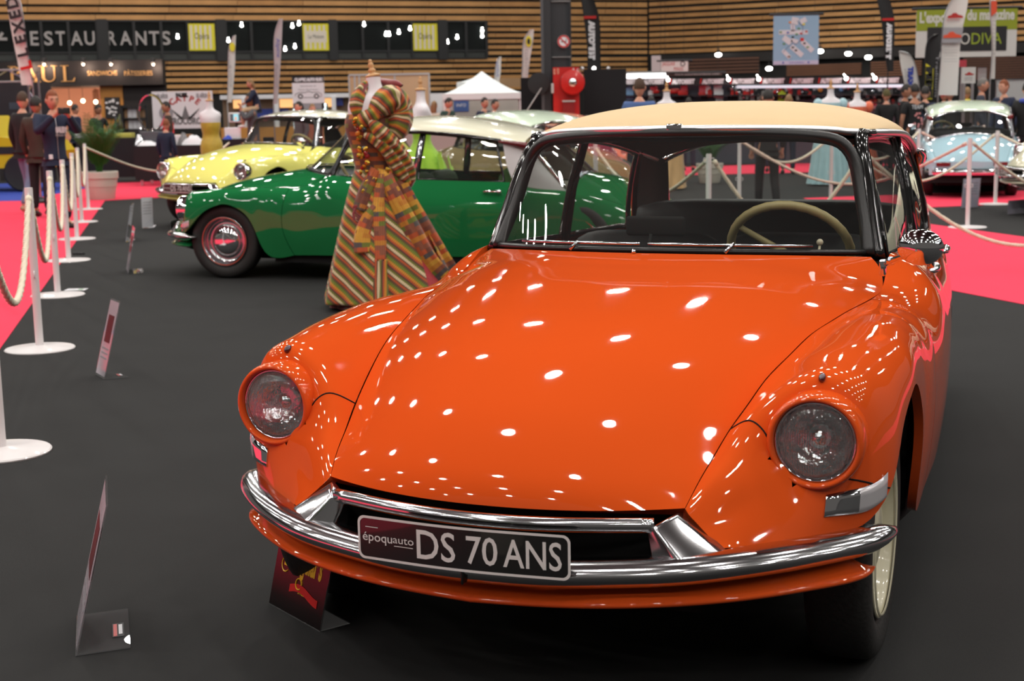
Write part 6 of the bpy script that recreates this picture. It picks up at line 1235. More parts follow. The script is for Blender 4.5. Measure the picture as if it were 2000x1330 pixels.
MB().add([tuple(Mp @ Vector((wd * .66 + a * .5, -.001, Hh * .72 + b))) for a, b in ((0, .014), (.004, .003), (.014, 0), (.004, -.003), (0, -.014), (-.004, -.003), (-.014, 0), (-.004, .003))], [(0, 1, 2, 3, 4, 5, 6, 7)]).build('star', PAPER, t)
a_, b_ = gp(128, 566), gp(170, 566); t = thing('floor_card', 'small white card lying on the black carpet by the second barrier post', 'card', tuple((a_ + b_) / 2), 0); MB().box((-.085, -.06, .001), (.085, .06, .004)).build('card', PAPER, t); MB().box((.02, -.03, .004), (.06, .03, .0048)).build('green_print', mat('plan_green', (1, 1, 1)), t); MB().box((-.06, -.02, .004), (.0, -.01, .0048)).build('text_line', PAPERGREY, t)
P = gp(153, 503); b = MB(); [b.ball((.03 * k - .04, .01 * (k % 2), .035 + .006), (.022, .018, .014), 10, 6) for k in range(4)]; props(b.build('key_fob', INK, None, True, (P[0], P[1], 0)), 'small black trinket lying on the third barrier post base', 'trinket'); P = gp(230, 561)

# ------------------------------------------------------------------ planters and palms
LEAFM = mat('palm_green', srgb(44, 96, 28), .5, noise=.4, nscale=3); STEMG = mat('palm_stem', srgb(120, 140, 70), .5); SOIL = mat('dark_soil', (.02, .014, .01), .95)
def planter(label, x, y, d_top, h, fronds, seed, Lf=.8, pot_m=None, spread=.75):
    t = thing('potted_palm', label, 'plant', (x, y, 0)); R = d_top / 2
    MB().lathe([(R * .72, 0), (R * .74, .01), (R * .86, h * .45), (R * .89, h * .46), (R * .93, h * .72), (R * .93, h * .74), (R * 1.0, h * .76), (R * 1.0, h * .98), (R * .97, h), (R * .88, h), (R * .86, h * .9)], 40, cap=False).build('pot', pot_m or mat('pot_grey', srgb(196, 190, 178), .6), t, 'auto'); MB().lathe([(.0001, h * .92), (R * .87, h * .92)], 24, cap=False).build('soil', SOIL, t)
    r_ = random.Random(seed)
    for k in range(fronds):
        a = 2 * PI * k / fronds + r_.uniform(-.2, .2); L = Lf * r_.uniform(.75, 1.15); lean = r_.uniform(.25, 1.0) * spread; n = 14; S = []
        for q in np.linspace(0, 1, n): S.append(Vector((math.cos(a) * (.04 + L * lean * q ** 1.5), math.sin(a) * (.04 + L * lean * q ** 1.5), h * .9 + L * (q * 1.15 - .55 * lean * q ** 2.4))))
        b = MB().tube(S, [.007 * (1 - .8 * q) + .001 for q in np.linspace(0, 1, n)], 5)
        for i in range(3, n):
            T = (S[i] - S[i - 1]).normalized(); sd = T.cross(Vector((0, 0, 1))).normalized(); ll = L * .30 * math.sin(PI * (.16 + .76 * i / n))
            for s in (-1, 1):
                for jj in (0, .5):
                    p = S[i - 1] + (S[i] - S[i - 1]) * jj; tip = p + (sd * s * .75 + T * .75 - Vector((0, 0, .35))) * ll; mid = p + (sd * s * .75 + T * .65 + Vector((0, 0, .06))) * ll * .5; wv = T * .0055; b.add([tuple(p - wv * .6), tuple(mid - wv), tuple(tip), tuple(mid + wv), tuple(p + wv * .6)], [(0, 1, 3, 4), (1, 2, 3)])
        b.build('frond', LEAFM, t)
    return t
P = gp(190, 391); planter('potted palm in a large ribbed off white planter at the end of the rope row', P[0], P[1] + .25, .62, .48, 34, 3, .86, None, .55)
P = gp(1386, 357); planter('potted palm in a pale planter seen through the orange car back window', P[0], P[1], .50, .36, 14, 4, .55)
planter('potted palm close to us whose blurred fronds reach in at the lower corner', -.98, 1.80, .40, .42, 12, 9, .50)

# ------------------------------------------------------------------ mannequins
LINEN = mat('mannequin_white', srgb(232, 228, 232), .7); PEG = mat('turned_wood', srgb(206, 160, 108), .4, noise=.15, nscale=20)
def ering(z, rx, ry, cx=0, cy=0, n=40): return [(cx + rx * math.cos(a), cy + ry * math.sin(a), z) for a in np.linspace(0, 2 * PI, n, endpoint=False)]
def loft(secs, n=40, m=60):
    """secs: (z, rx, ry, cx, cy) -> dense lofted grid"""
    S = np.array([(s + (0, 0))[:5] for s in secs], float); q = spl(S, m); return np.array([ering(s[0], s[1], s[2], s[3], s[4], n) for s in q])
def bust(t, stand=True):
    MB().grid(loft([(.80, .16, .12), (.95, .175, .125), (1.06, .135, .10), (1.18, .150, .115), (1.30, .168, .135, 0, -.015), (1.39, .182, .118), (1.435, .185, .10), (1.468, .165, .086), (1.495, .12, .074), (1.52, .080, .064), (1.56, .060, .056), (1.665, .056, .054)], 40, 50), 0, False, wrap=True).build('bust', LINEN, t, True)
    MB().lathe([(.062, 1.663), (.070, 1.668), (.070, 1.682), (.050, 1.690), (.022, 1.698), (.030, 1.712), (.030, 1.722), (.016, 1.735), (.020, 1.745), (.028, 1.765), (.022, 1.785), (.013, 1.80), (.018, 1.812), (.012, 1.826), (.0001, 1.83)], 24).build('neck_peg', PEG, t, True)
    MB().lathe([(.19, 0), (.19, .02), (.05, .04), (.02, .06), (.02, .82)], 28).build('stand', POSTW, t, 'auto')
def folds(secs, n, m, amp, k, ph=0, m0=0, tw=0.0):
    G = loft(secs, n, m)
    for i in range(m):
        w = max(0, (i / (m - 1) - m0) / (1 - m0)); c = G[i].mean(0); a = np.linspace(0, 2 * PI, n, endpoint=False)
        f = 1 + amp * w * (np.sin(k * a + ph + tw * w) + .5 * np.sin((k * 2 + 1) * a + 2 * ph) * .6); G[i, :, :2] = c[:2] + (G[i, :, :2] - c[:2]) * f[:, None]
    return G
def mannequin(label, x, y, rz, dress_m, secs, amp=.10, k=9, extra=None, m0=.35, scale=1.0, two_sided=True):
    t = thing('dress_mannequin', label, 'mannequin', (x, y, 0), rz); t.scale = (scale,) * 3; bust(t); G = folds(secs, 96, 50, amp, k, .5, m0); MB().grid(G[::-1], 0, True, wrap=True).build('dress', dress_m, t, True)
    if extra: extra(t)
    return t
def bump_mat(name, col, scale, strength, rough=.6, spark=None):
    m = mat(name, col, rough, sheen=.3, noise=.18, nscale=scale * .3, bump=strength, bscale=scale); return m
GOLDD = bump_mat('gold_lace', srgb(190, 158, 44), 60, .8, .4); LIMED = bump_mat('lime_tulle', srgb(166, 212, 44), 30, .8, .7); BLUED = bump_mat('pale_blue_tulle', srgb(170, 206, 214), 25, .5, .7); TAND = bump_mat('tan_silk', srgb(206, 164, 110), 20, .4, .5)
def ruffles(m):
    def f(t):
        r_ = random.Random(2)
        for k in range(46):
            a = r_.uniform(0, 2 * PI); z = r_.uniform(.15, .85); R = .20 + .34 * (1 - z / .95); w = r_.uniform(.10, .18); L = r_.uniform(.18, .3); n = 7
            G = np.array([[((R + .05 + .06 * q) * math.cos(a + (s - .5) * w * 2.4) + .012 * math.sin(s * 19), (R + .05 + .06 * q) * math.sin(a + (s - .5) * w * 2.4), z + .1 - q * L + .03 * math.sin(s * 14 + k)) for s in np.linspace(0, 1, n)] for q in np.linspace(0, 1, 4)]); MB().grid(G, 0, False).build('ruffle', m, t, True)
    return f
Pm = lambda u, d: at(u, 200, d)
p = Pm(409, 24.5); mannequin('mannequin in a strapless gold lace dress behind the yellow car bonnet', p[0], p[1], PI, GOLDD, [(1.30, .172, .14, 0, -.01), (1.22, .168, .132), (1.08, .145, .11), (.95, .185, .145), (.80, .19, .16), (.5, .19, .16), (.05, .21, .19)], .02, 7, scale=.985)
p = Pm(822, 17.5); mannequin('mannequin in a lime green ruffled dress between the green and the taupe car', p[0], p[1], -1.3, LIMED, [(1.34, .178, .14), (1.2, .16, .125), (1.07, .14, .108), (.9, .24, .21), (.6, .36, .33), (.05, .52, .48)], .06, 11, ruffles(LIMED))
p = Pm(1622, 25.0); mannequin('mannequin in a pale blue pleated dress seen over and through the orange car', p[0], p[1], PI, BLUED, [(1.42, .19, .13), (1.25, .165, .13), (1.07, .14, .11), (.9, .22, .19), (.5, .30, .27), (.03, .36, .34)], .09, 16, lambda t: [MB().ball((s * .215, 0, 1.40), (.085, .08, .10), 16, 10).build('sleeve', BLUED, t, True) for s in (-1, 1)])
p = Pm(1650, 25.8); CORAL = bump_mat('coral_silk', srgb(232, 112, 76), 22, .4, .5); mannequin('mannequin in a coral dress just behind the pale blue one', p[0] + .22, p[1], PI, CORAL, [(1.40, .20, .14), (1.25, .165, .13), (1.07, .14, .11), (.9, .24, .21), (.5, .38, .34), (.03, .48, .45)], .08, 12, lambda t: [MB().ball((s * .22, 0, 1.39), (.09, .08, .11), 16, 10).build('sleeve', CORAL, t, True) for s in (-1, 1)], scale=.96)
p = Pm(1302, 24.6); mannequin('mannequin in a tan trailing dress behind the orange car, beside the man in blue', p[0], p[1], PI, TAND, [(1.46, .19, .12), (1.25, .165, .13), (1.07, .14, .11), (.9, .22, .19), (.5, .34, .30, .05), (.03, .50, .45, .18)], .07, 8)
# ------------------------------------------------------------------ the woven patterned dress on its mannequin
def ramp_mat(name, build, rough=.75):
    m = D.materials.new(name); m.use_nodes = True; nt = m.node_tree; b = nt.nodes['Principled BSDF']; b.inputs['Roughness'].default_value = rough; b.inputs['Sheen Weight'].default_value = .2
    build(nt, b); MATS[name] = m; return m
def N(nt, t, **k):
    n = nt.nodes.new(t)
    for a, v in k.items():
        if a.startswith('i_'): n.inputs[int(a[2:]) if a[2:].isdigit() else a[2:]].default_value = v
        else: setattr(n, a, v)
    return n
def lk(nt, a, b): nt.links.new(a, b)
STR = [('c', .0, (226, 204, 160)), ('b', .14, (112, 66, 44)), ('o', .20, (196, 84, 34)), ('b', .30, (104, 64, 40)), ('g', .40, (96, 108, 30)), ('d', .46, (120, 134, 34)), ('y', .58, (216, 142, 40)), ('o', .70, (200, 88, 36)), ('b', .80, (96, 56, 40)), ('g', .90, (112, 118, 34))]
def stripe(nt, b, direction, period, weave=70.0):
    tc = N(nt, 'ShaderNodeUVMap', uv_map='weave'); sx = N(nt, 'ShaderNodeSeparateXYZ'); lk(nt, tc.outputs[0], sx.inputs[0])
    u = N(nt, 'ShaderNodeMath', operation='MULTIPLY', i_1=direction[0] / period); v = N(nt, 'ShaderNodeMath', operation='MULTIPLY', i_1=direction[1] / period); lk(nt, sx.outputs['X'], u.inputs[0]); lk(nt, sx.outputs['Y'], v.inputs[0])
    s = N(nt, 'ShaderNodeMath', operation='ADD'); lk(nt, u.outputs[0], s.inputs[0]); lk(nt, v.outputs[0], s.inputs[1]); f = N(nt, 'ShaderNodeMath', operation='FRACT'); lk(nt, s.outputs[0], f.inputs[0])
    cr = N(nt, 'ShaderNodeValToRGB'); cr.color_ramp.interpolation = 'CONSTANT'; el = cr.color_ramp.elements
    el[0].position = 0; el[0].color = (*srgb(*STR[0][2]), 1); el[1].position = STR[1][1]; el[1].color = (*srgb(*STR[1][2]), 1)
    for q in STR[2:]: e = el.new(q[1]); e.color = (*srgb(*q[2]), 1)
    lk(nt, f.outputs[0], cr.inputs[0])
    # weft: fine dark ticks across the bands
    p = N(nt, 'ShaderNodeMath', operation='MULTIPLY', i_1=-direction[1] * weave); q = N(nt, 'ShaderNodeMath', operation='MULTIPLY', i_1=direction[0] * weave); lk(nt, sx.outputs['X'], p.inputs[0]); lk(nt, sx.outputs['Y'], q.inputs[0])
    ad = N(nt, 'ShaderNodeMath', operation='ADD'); lk(nt, p.outputs[0], ad.inputs[0]); lk(nt, q.outputs[0], ad.inputs[1]); fr = N(nt, 'ShaderNodeMath', operation='FRACT'); lk(nt, ad.outputs[0], fr.inputs[0]); gt = N(nt, 'ShaderNodeMath', operation='GREATER_THAN', i_1=.62); lk(nt, fr.outputs[0], gt.inputs[0])
    mu = N(nt, 'ShaderNodeMath', operation='MULTIPLY', i_1=.42); lk(nt, gt.outputs[0], mu.inputs[0]); mx = N(nt, 'ShaderNodeMix', data_type='RGBA'); mx.inputs['B'].default_value = (*srgb(64, 36, 30), 1); lk(nt, mu.outputs[0], mx.inputs['Factor']); lk(nt, cr.outputs[0], mx.inputs['A']); lk(nt, mx.outputs['Result'], b.inputs['Base Color'])
def patches(nt, b, sx_, sy_, cols):
    tc = N(nt, 'ShaderNodeUVMap', uv_map='weave'); br = N(nt, 'ShaderNodeTexBrick'); br.offset = .5; br.inputs['Scale'].default_value = 1; br.inputs['Brick Width'].default_value = sx_; br.inputs['Row Height'].default_value = sy_; br.inputs['Mortar Size'].default_value = 0.0
    br.inputs['Color1'].default_value = (0, 0, 0, 1); br.inputs['Color2'].default_value = (1, 1, 1, 1); br.inputs['Bias'].default_value = 0; lk(nt, tc.outputs[0], br.inputs['Vector'])
    cr = N(nt, 'ShaderNodeValToRGB'); cr.color_ramp.interpolation = 'CONSTANT'; el = cr.color_ramp.elements; n = len(cols)
    el[0].position = 0; el[0].color = (*srgb(*cols[0]), 1); el[1].position = 1 / n; el[1].color = (*srgb(*cols[1]), 1)
    for k in range(2, n): e = el.new(k / n); e.color = (*srgb(*cols[k]), 1)
    lk(nt, br.outputs['Color'], cr.inputs[0])
    w = N(nt, 'ShaderNodeTexWave', wave_type='BANDS', bands_direction='X'); w.inputs['Scale'].default_value = 32; lk(nt, tc.outputs[0], w.inputs[0]); gt = N(nt, 'ShaderNodeMath', operation='GREATER_THAN', i_1=.7); lk(nt, w.outputs['Fac'], gt.inputs[0]); mu = N(nt, 'ShaderNodeMath', operation='MULTIPLY', i_1=.5); lk(nt, gt.outputs[0], mu.inputs[0])
    mx = N(nt, 'ShaderNodeMix', data_type='RGBA'); mx.inputs['B'].default_value = (*srgb(70, 40, 34), 1); lk(nt, mu.outputs[0], mx.inputs['Factor']); lk(nt, cr.outputs[0], mx.inputs['A']); lk(nt, mx.outputs['Result'], b.inputs['Base Color'])
KST = ramp_mat('woven_stripes', lambda nt, b: stripe(nt, b, (1, 0), .135)); KFINE = ramp_mat('fine_woven_stripes', lambda nt, b: stripe(nt, b, (1, 0), .105, 80))
KP = ramp_mat('woven_patches', lambda nt, b: patches(nt, b, .07, .035, [(206, 132, 36), (150, 84, 56), (220, 160, 48), (196, 84, 34), (84, 78, 76), (112, 122, 34), (214, 150, 44), (128, 70, 50)]))
KPD = ramp_mat('dark_woven_patches', lambda nt, b: patches(nt, b, .08, .03, [(132, 72, 48), (188, 90, 34), (120, 64, 44), (96, 74, 60), (200, 120, 40), (110, 60, 44), (120, 116, 34)]))
VELVET = mat('red_velvet', srgb(126, 14, 18), .7, sheen=.8, noise=.3, nscale=30); CRIMS = mat('crimson_brocade', srgb(170, 22, 32), .55, noise=.5, nscale=70, sheen=.4)
def uvgrid(name, G, uv, m, parent, thick=0.0, wrap=False, smooth=True):
    """grid with a 'weave' UV layer; uv has the same leading shape"""
    G = np.asarray(G, float); uv = np.asarray(uv, float)
    if wrap: G = np.concatenate([G, G[:, :1]], 1)
    n, k = G.shape[:2]
    if thick:
        du, dv = np.gradient(G, axis=0), np.gradient(G, axis=1); Nn = np.cross(du, dv); Nn /= np.maximum(np.linalg.norm(Nn, axis=2, keepdims=True), 1e-9)
        V = np.concatenate([G.reshape(-1, 3), (G - Nn * thick).reshape(-1, 3)]); U = np.concatenate([uv.reshape(-1, 2)] * 2)
    else: V = G.reshape(-1, 3); U = uv.reshape(-1, 2)
    F = []
    for i in range(n - 1):
        for j in range(k - 1):
            q = (i * k + j, i * k + j + 1, (i + 1) * k + j + 1, (i + 1) * k + j); F.append(q)
            if thick: F.append(tuple(n * k + x for x in q[::-1]))
    if thick:
        ring = [(0, j) for j in range(k)] + [(i, k - 1) for i in range(1, n)] + [(n - 1, j) for j in range(k - 2, -1, -1)] + [(i, 0) for i in range(n - 2, 0, -1)]; R = [i * k + j for i, j in ring]
        for a, b in zip(R, R[1:] + R[:1]): F.append((b, a, a + n * k, b + n * k))
    me = D.meshes.new(name); me.from_pydata(V.tolist(), [], F); me.materials.append(m); L = me.uv_layers.new(name='weave'); idx = np.zeros(len(me.loops), int); me.loops.foreach_get('vertex_index', idx); L.data.foreach_set('uv', U[idx].ravel())
    if smooth: me.shade_smooth()
    return link(name, me, parent)
base = gp(748, 612); KX, KY = base[0] + .0, base[1] + .35
t = thing('dress_mannequin', 'mannequin in a long striped woven dress with puffed shawl before the green car', 'mannequin', (KX, KY, 0), 0)
# local frame: x to the picture's side, z up; scale so that heights read directly
def zk(v): return Zp(740, v, KY)
def xk(u, v=400): return X(u, v, KY) - KX
zt, zw, zh = zk(150), zk(335), .03
cxn = xk(737); 
MB().grid(loft([(zk(420), .15, .12, xk(742)), (zk(345), .125, .10, xk(735)), (zk(270), .15, .115, xk(728)), (zk(225), .155, .12, xk(728), -.01), (zk(190), .15, .10, xk(734)), (zk(178), .08, .065, xk(739)), (zk(166), .056, .054, xk(738)), (zt, .052, .050, xk(737))], 40, 50), 0, False, wrap=True).build('bust', LINEN, t, True)
s_ = (zk(115) - zt) / .165
MB().lathe([(r * s_, zt + (z - 1.663) * s_) for r, z in ((.062, 1.663), (.070, 1.668), (.070, 1.682), (.050, 1.690), (.022, 1.698), (.034, 1.715), (.036, 1.73), (.022, 1.742), (.020, 1.75), (.027, 1.77), (.022, 1.79), (.013, 1.802), (.018, 1.812), (.012, 1.824), (.0001, 1.828))], 24, 0, Matrix.Translation((cxn, 0, 0)) @ Matrix.Translation((0, 0, zt)) @ Matrix.Rotation(-.16, 4, 'Y') @ Matrix.Translation((0, 0, -zt))).build('neck_peg', PEG, t, True)
MB().lathe([(.2, 0), (.2, .02), (.05, .04), (.02, .06), (.02, zw)], 28, 0, Matrix.Translation((xk(742), 0, 0))).build('stand', POSTW, t, 'auto')
# bodice
def body_uv(G, per=1.0):
    n, m = G.shape[:2]; return G
G = loft([(zk(345), .142, .118, xk(736)), (zk(305), .150, .122, xk(733)), (zk(265), .172, .136, xk(729)), (zk(238), .178, .14, xk(727), -.01), (zk(222), .168, .13, xk(729))], 60, 30)
ang_ = np.linspace(0, 2 * PI, 61); Gw = np.concatenate([G, G[:, :1]], 1); uvb = np.stack([np.broadcast_to(ang_[None] * .16, Gw.shape[:2]), Gw[..., 2]], -1); uvgrid('bodice', G, uvb, KPD, t, wrap=True)
# underskirt and skirt
def skirt(zs, r0, r1, cx0, cx1, amp, k, ph, a0=0.0, a1=2 * PI, n=121, m=50, back=.0, ry=.85):
    a = np.linspace(a0, a1, n); G = np.zeros((m, n, 3)); UV = np.zeros((m, n, 2))
    for i, w in enumerate(np.linspace(0, 1, m)):
        z = zs[0] + (zs[1] - zs[0]) * w; R = r0 + (r1 - r0) * (w ** .85); cx = cx0 + (cx1 - cx0) * w; f = 1 + amp * w ** .8 * (np.sin(k * a + ph) + .5 * np.sin((2 * k + 1) * a + ph * 2)); G[i] = np.stack([cx + R * f * np.cos(a), back * w + R * ry * f * np.sin(a), np.full(n, z)], 1); UV[i] = np.stack([a, np.full(n, z)], 1)
    return G, UV
Gu, Uu = skirt((zk(340), .012), .13, .405, xk(737), xk(748), .03, 8, .3); uvgrid('underskirt', Gu, Uu, VELVET, t)
# main striped skirt, open towards the train; front wall faces -y
G1, U1 = skirt((zk(330), .055), .150, .475, xk(737), xk(752), .055, 7, 1.0, PI * .5, PI * 1.80)
th = .70; uv1 = np.stack([-(G1[..., 0] * math.sin(th) + G1[..., 2] * math.cos(th)), G1[..., 0] * math.cos(th) - G1[..., 2] * math.sin(th)], -1); uvgrid('skirt', G1, uv1, KST, t, .006)
G2, U2 = skirt((zk(330), .10), .150, .50, xk(737), xk(770), .04, 6, .2, PI * 1.86, PI * 2.45, back=.05); uv2 = np.stack([G2[..., 0] * .5 + G2[..., 1], G2[..., 2]], -1); uvgrid('train_panel', G2, uv2, KP, t, .006)
G3, U3 = skirt((zk(375), .03), .185, .47, xk(741), xk(765), .02, 6, .2, PI * 1.72, PI * 1.90, n=40); uvgrid('crimson_panel', G3, U3, CRIMS, t)
# hanging sash and patch panels on the front
def sash(pts, w0, w1, m, name, twist=0.0, y0=-.03, uvd=(1, 0)):
    P = dense([(xk(u, v), yy, zk(v)) for u, v, yy in pts], 40); T = np.gradient(P, axis=0); T /= np.linalg.norm(T, axis=1, keepdims=True); S = np.stack([T[:, 2], 0 * T[:, 0], -T[:, 0]], 1); S /= np.linalg.norm(S, axis=1, keepdims=True); W_ = np.linspace(w0, w1, 40); L = np.concatenate([[0], np.cumsum(np.linalg.norm(np.diff(P, axis=0), axis=1))]); q = np.linspace(-1, 1, 9)
    G = np.array([[P[i] + S[i] * q_ * W_[i] / 2 + np.array([0, .02 * abs(q_) ** 2 + .006 * math.sin(9 * q_ + i * .2), 0]) for q_ in q] for i in range(40)]); UV = np.array([[(q_ * W_[i] / 2, L[i]) for q_ in q] for i in range(40)]); return uvgrid(name, G, UV, m, t, .008)
front = lambda v, e=0: -(.135 + .285 * max(0, (v - 335)) / 270.0) - .015 - e
sash([(752, 330, front(330)), (745, 390, front(390) - .02), (748, 450, front(450) - .02), (750, 500, front(500) - .02)], .07, .09, KP, 'sash', uvd=(0, 1)); sash([(750, 498, front(498) - .02), (751, 550, front(550) - .02), (752, 600, front(600) - .02)], .10, .115, KFINE, 'sash_end')
sash([(748, 395, front(395) - .01), (726, 425, front(425) - .015), (716, 460, front(460) - .015), (717, 485, front(485) - .01)], .09, .13, KP, 'patch_panel'); sash([(740, 330, front(330) - .01), (720, 370, front(370) - .01), (706, 405, front(405) - .005)], .10, .09, KPD, 'hip_panel')
sash([(752, 335, front(335) - .01), (775, 380, front(380) - .01), (805, 440, front(440) + .03), (840, 510, front(510) + .12), (872, 548, front(548) + .22)], .10, .17, KP, 'side_drape')
sash([(760, 330, front(330) + .04), (795, 400, front(400) + .10), (835, 480, front(480) + .22), (868, 540, front(540) + .34)], .16, .24, KP, 'side_drape')
# shawl: puffed sleeve, collar, trailing end
def puff(secs, m, name, n=48, mrows=46, rip=.10, kk=7, uvscale=1.0, th=0.0):
    S = spl(np.array(secs, float), mrows); G = np.zeros((mrows, n, 3)); UV = np.zeros((mrows, n + 1, 2)); a = np.linspace(0, 2 * PI, n, endpoint=False); C_ = S[:, :3]; T = np.gradient(C_, axis=0); T /= np.linalg.norm(T, axis=1, keepdims=True); L = np.concatenate([[0], np.cumsum(np.linalg.norm(np.diff(C_, axis=0), axis=1))])
    for i in range(mrows):
        Nn = np.cross(T[i], [0, 1, 0]); Nn /= np.linalg.norm(Nn); B = np.cross(T[i], Nn); f = 1 + rip * math.sin(PI * i / (mrows - 1)) * np.sin(kk * a + i * .12)
        G[i] = C_[i] + (Nn[None] * (S[i, 3] * f * np.cos(a))[:, None] + B[None] * (S[i, 4] * f * np.sin(a))[:, None]); aa = np.linspace(0, 2 * PI, n + 1); UV[i] = np.stack([L[i] * math.cos(th) + aa * .10 * math.sin(th), aa * .11 * math.cos(th) - L[i] * math.sin(th)], 1)
    return uvgrid(name, G, UV, m, t, wrap=True)
q = lambda u, v, y, a, b: (xk(u, v), y, zk(v), a, b)
puff([q(724, 232, -.13, .02, .03), q(742, 212, -.12, .075, .07), q(765, 195, -.06, .10, .11), q(776, 215, .0, .105, .13), q(779, 245, -.02, .09, .12), q(768, 268, -.05, .05, .07), q(758, 276, -.07, .02, .03)], KFINE, 'puffed_sleeve', rip=.07, kk=6)
puff([q(728, 236, -.155, .03, .03), q(745, 255, -.17, .05, .045), q(768, 282, -.13, .055, .055), q(788, 312, -.08, .06, .06), q(801, 340, -.05, .05, .05), q(806, 356, -.05, .022, .02)], KFINE, 'shawl_tail', rip=.16, kk=5)
puff([q(716, 262, -.16, .02, .02), q(742, 275, -.165, .045, .035), q(768, 305, -.13, .05, .045), q(790, 345, -.09, .045, .04), q(802, 360, -.08, .015, .015)], KFINE, 'shawl_fold', rip=.16, kk=5)
puff([q(705, 232, -.11, .02, .03), q(699, 210, -.11, .045, .05), q(703, 185, -.08, .045, .055), q(716, 166, .02, .035, .05), q(738, 162, .10, .03, .05)], KFINE, 'collar', rip=.12, kk=4)
puff([q(712, 205, -.09, .02, .02), q(708, 182, -.07, .032, .04), q(718, 164, .03, .03, .045), q(740, 160, .10, .03, .05), q(762, 164, .06, .035, .045), q(776, 166, .01, .03, .03), q(786, 168, -.01, .008, .01)], VELVET, 'velvet_lining', rip=.10, kk=3)
puff([q(700, 248, -.13, .02, .02), q(712, 236, -.155, .05, .03), q(735, 222, -.15, .05, .04), q(752, 205, -.12, .04, .05)], KFINE, 'collar_front', rip=.10, kk=4)
tailp = [np.array((xk(u, v), y, zk(v))) for u, v, y in ((808, 350, -.04), (800, 362, -.04), (786, 366, -.05))]
MB().tube(tailp, [.02, .026, .008], 8).build('tail_lining', VELVET, t, True)
# jewels and gold ornaments
JG, JR, JB, JK = mat('gold_ornament', srgb(206, 160, 60), .25, .9), mat('red_jewel', srgb(150, 16, 12), .1, coat=1), mat('amber_jewel', srgb(200, 110, 24), .1, coat=1), mat('dark_jewel', (.02, .02, .025), .08, coat=1)
rj = random.Random(4)
for k in range(40):
    v = rj.choice((rj.uniform(225, 262), rj.uniform(270, 345), rj.uniform(285, 335))); u = {0: 700}.get(0) + (v - 225) * .12 + rj.uniform(-4, 14); m_ = rj.choice((JG, JG, JR, JB, JK)); P = (xk(u, v), -.135 - .02 - rj.uniform(0, .02), zk(v)); r_ = rj.uniform(.010, .020); MB().ball((0, 0, 0), (r_, r_ * .6, r_ * rj.uniform(.9, 1.6)), 8, 6).build('jewel', m_, t, 'auto', P, (0, rj.uniform(-.8, .8), 0))
for u, v in ((706, 268), (700, 240), (722, 355), (715, 372), (708, 445), (760, 332), (735, 350)): P = (xk(u, v), front(max(v, 335)) - .01 if v > 335 else -.16, zk(v)); MB().rbox((0, 0, 0), (.035, .01, .045), .004, 2).build('gold_plaque', JG, t, True, P, (0, .5, 0))
P = (xk(691, 598), front(598) + .06, zk(598)); b = MB().box((-.03, -.006, -.042), (.03, 0, .042)); b.build('dark_patch', INK, t, False, P)
for dx in (-.012, .012):
    for dz in (-.016, .016): MB().box((P[0] + dx - .008, P[1] - .009, P[2] + dz - .010), (P[0] + dx + .008, P[1] - .006, P[2] + dz + .010)).build('patch_square', KP, t)
b = MB(); 
for k in range(4): b.prism([(xk(699 + k * 2, 418), zk(408 + k * 6)), (xk(712 + k * 1, 418), zk(416 + k * 6)), (xk(711 + k, 418), zk(419 + k * 6)), (xk(698 + k * 2, 418), zk(411 + k * 6))], front(410) - .012, front(410) - .004)
b.ball((xk(701, 402), front(402) - .008, zk(400)), (.022, .006, .018), 10, 6); b.tube([(xk(701, 402), front(402) - .008, zk(402)), (xk(697, 410), front(410) - .008, zk(412)), (xk(699, 420), front(420) - .008, zk(424))], .012, 6); props(b.build('bird_motif', VELVET, t), kind='stuff')
# ------------------------------------------------------------------ people
SKIN = mat('skin', srgb(206, 150, 124), .55); SKIND = mat('tan_skin', srgb(170, 118, 92), .55); SKINK = mat('brown_skin', srgb(110, 74, 58), .55)
HBR, HDK, HBL, HGR, HGN = mat('brown_hair', srgb(70, 48, 32), .7), mat('dark_hair', (.015, .012, .010), .6), mat('fair_hair', srgb(140, 110, 74), .7), mat('grey_hair', srgb(120, 116, 112), .7), mat('ginger_hair', srgb(132, 72, 40), .7)
CN, CK, CB, CG = mat('navy_cloth', srgb(30, 38, 62), .85, noise=.15, nscale=14), mat('black_wool', (.011, .011, .012), .9), mat('brown_jacket', srgb(58, 44, 34), .8, noise=.2, nscale=8), mat('grey_cloth', srgb(86, 86, 90), .85)
JEAN, DJEAN, BEI, SHOE = mat('light_denim', srgb(112, 132, 160), .85, noise=.15, nscale=12), mat('dark_denim', srgb(30, 38, 58), .85), mat('beige_cotton', srgb(190, 160, 128), .85), mat('dark_shoe', (.02, .017, .015), .5)
def skin_mesh(V, E, R, mats, sub=1):
    me = D.meshes.new('s'); me.from_pydata([tuple(v) for v in V], E, []); o = D.objects.new('s', me); COL.objects.link(o); md = o.modifiers.new('k', 'SKIN'); md.use_smooth_shade = True
    for i, r in enumerate(R): me.skin_vertices[0].data[i].radius = r if hasattr(r, '__len__') else (r, r)
    me.skin_vertices[0].data[0].use_root = True; sd = o.modifiers.new('d', 'SUBSURF'); sd.levels = sd.render_levels = sub
    bpy.context.view_layer.update(); dg = bpy.context.evaluated_depsgraph_get(); ne = D.meshes.new_from_object(o.evaluated_get(dg)); D.objects.remove(o); D.meshes.remove(me); ne.materials.clear(); [ne.materials.append(m) for m in mats]; ne.shade_smooth(); return ne
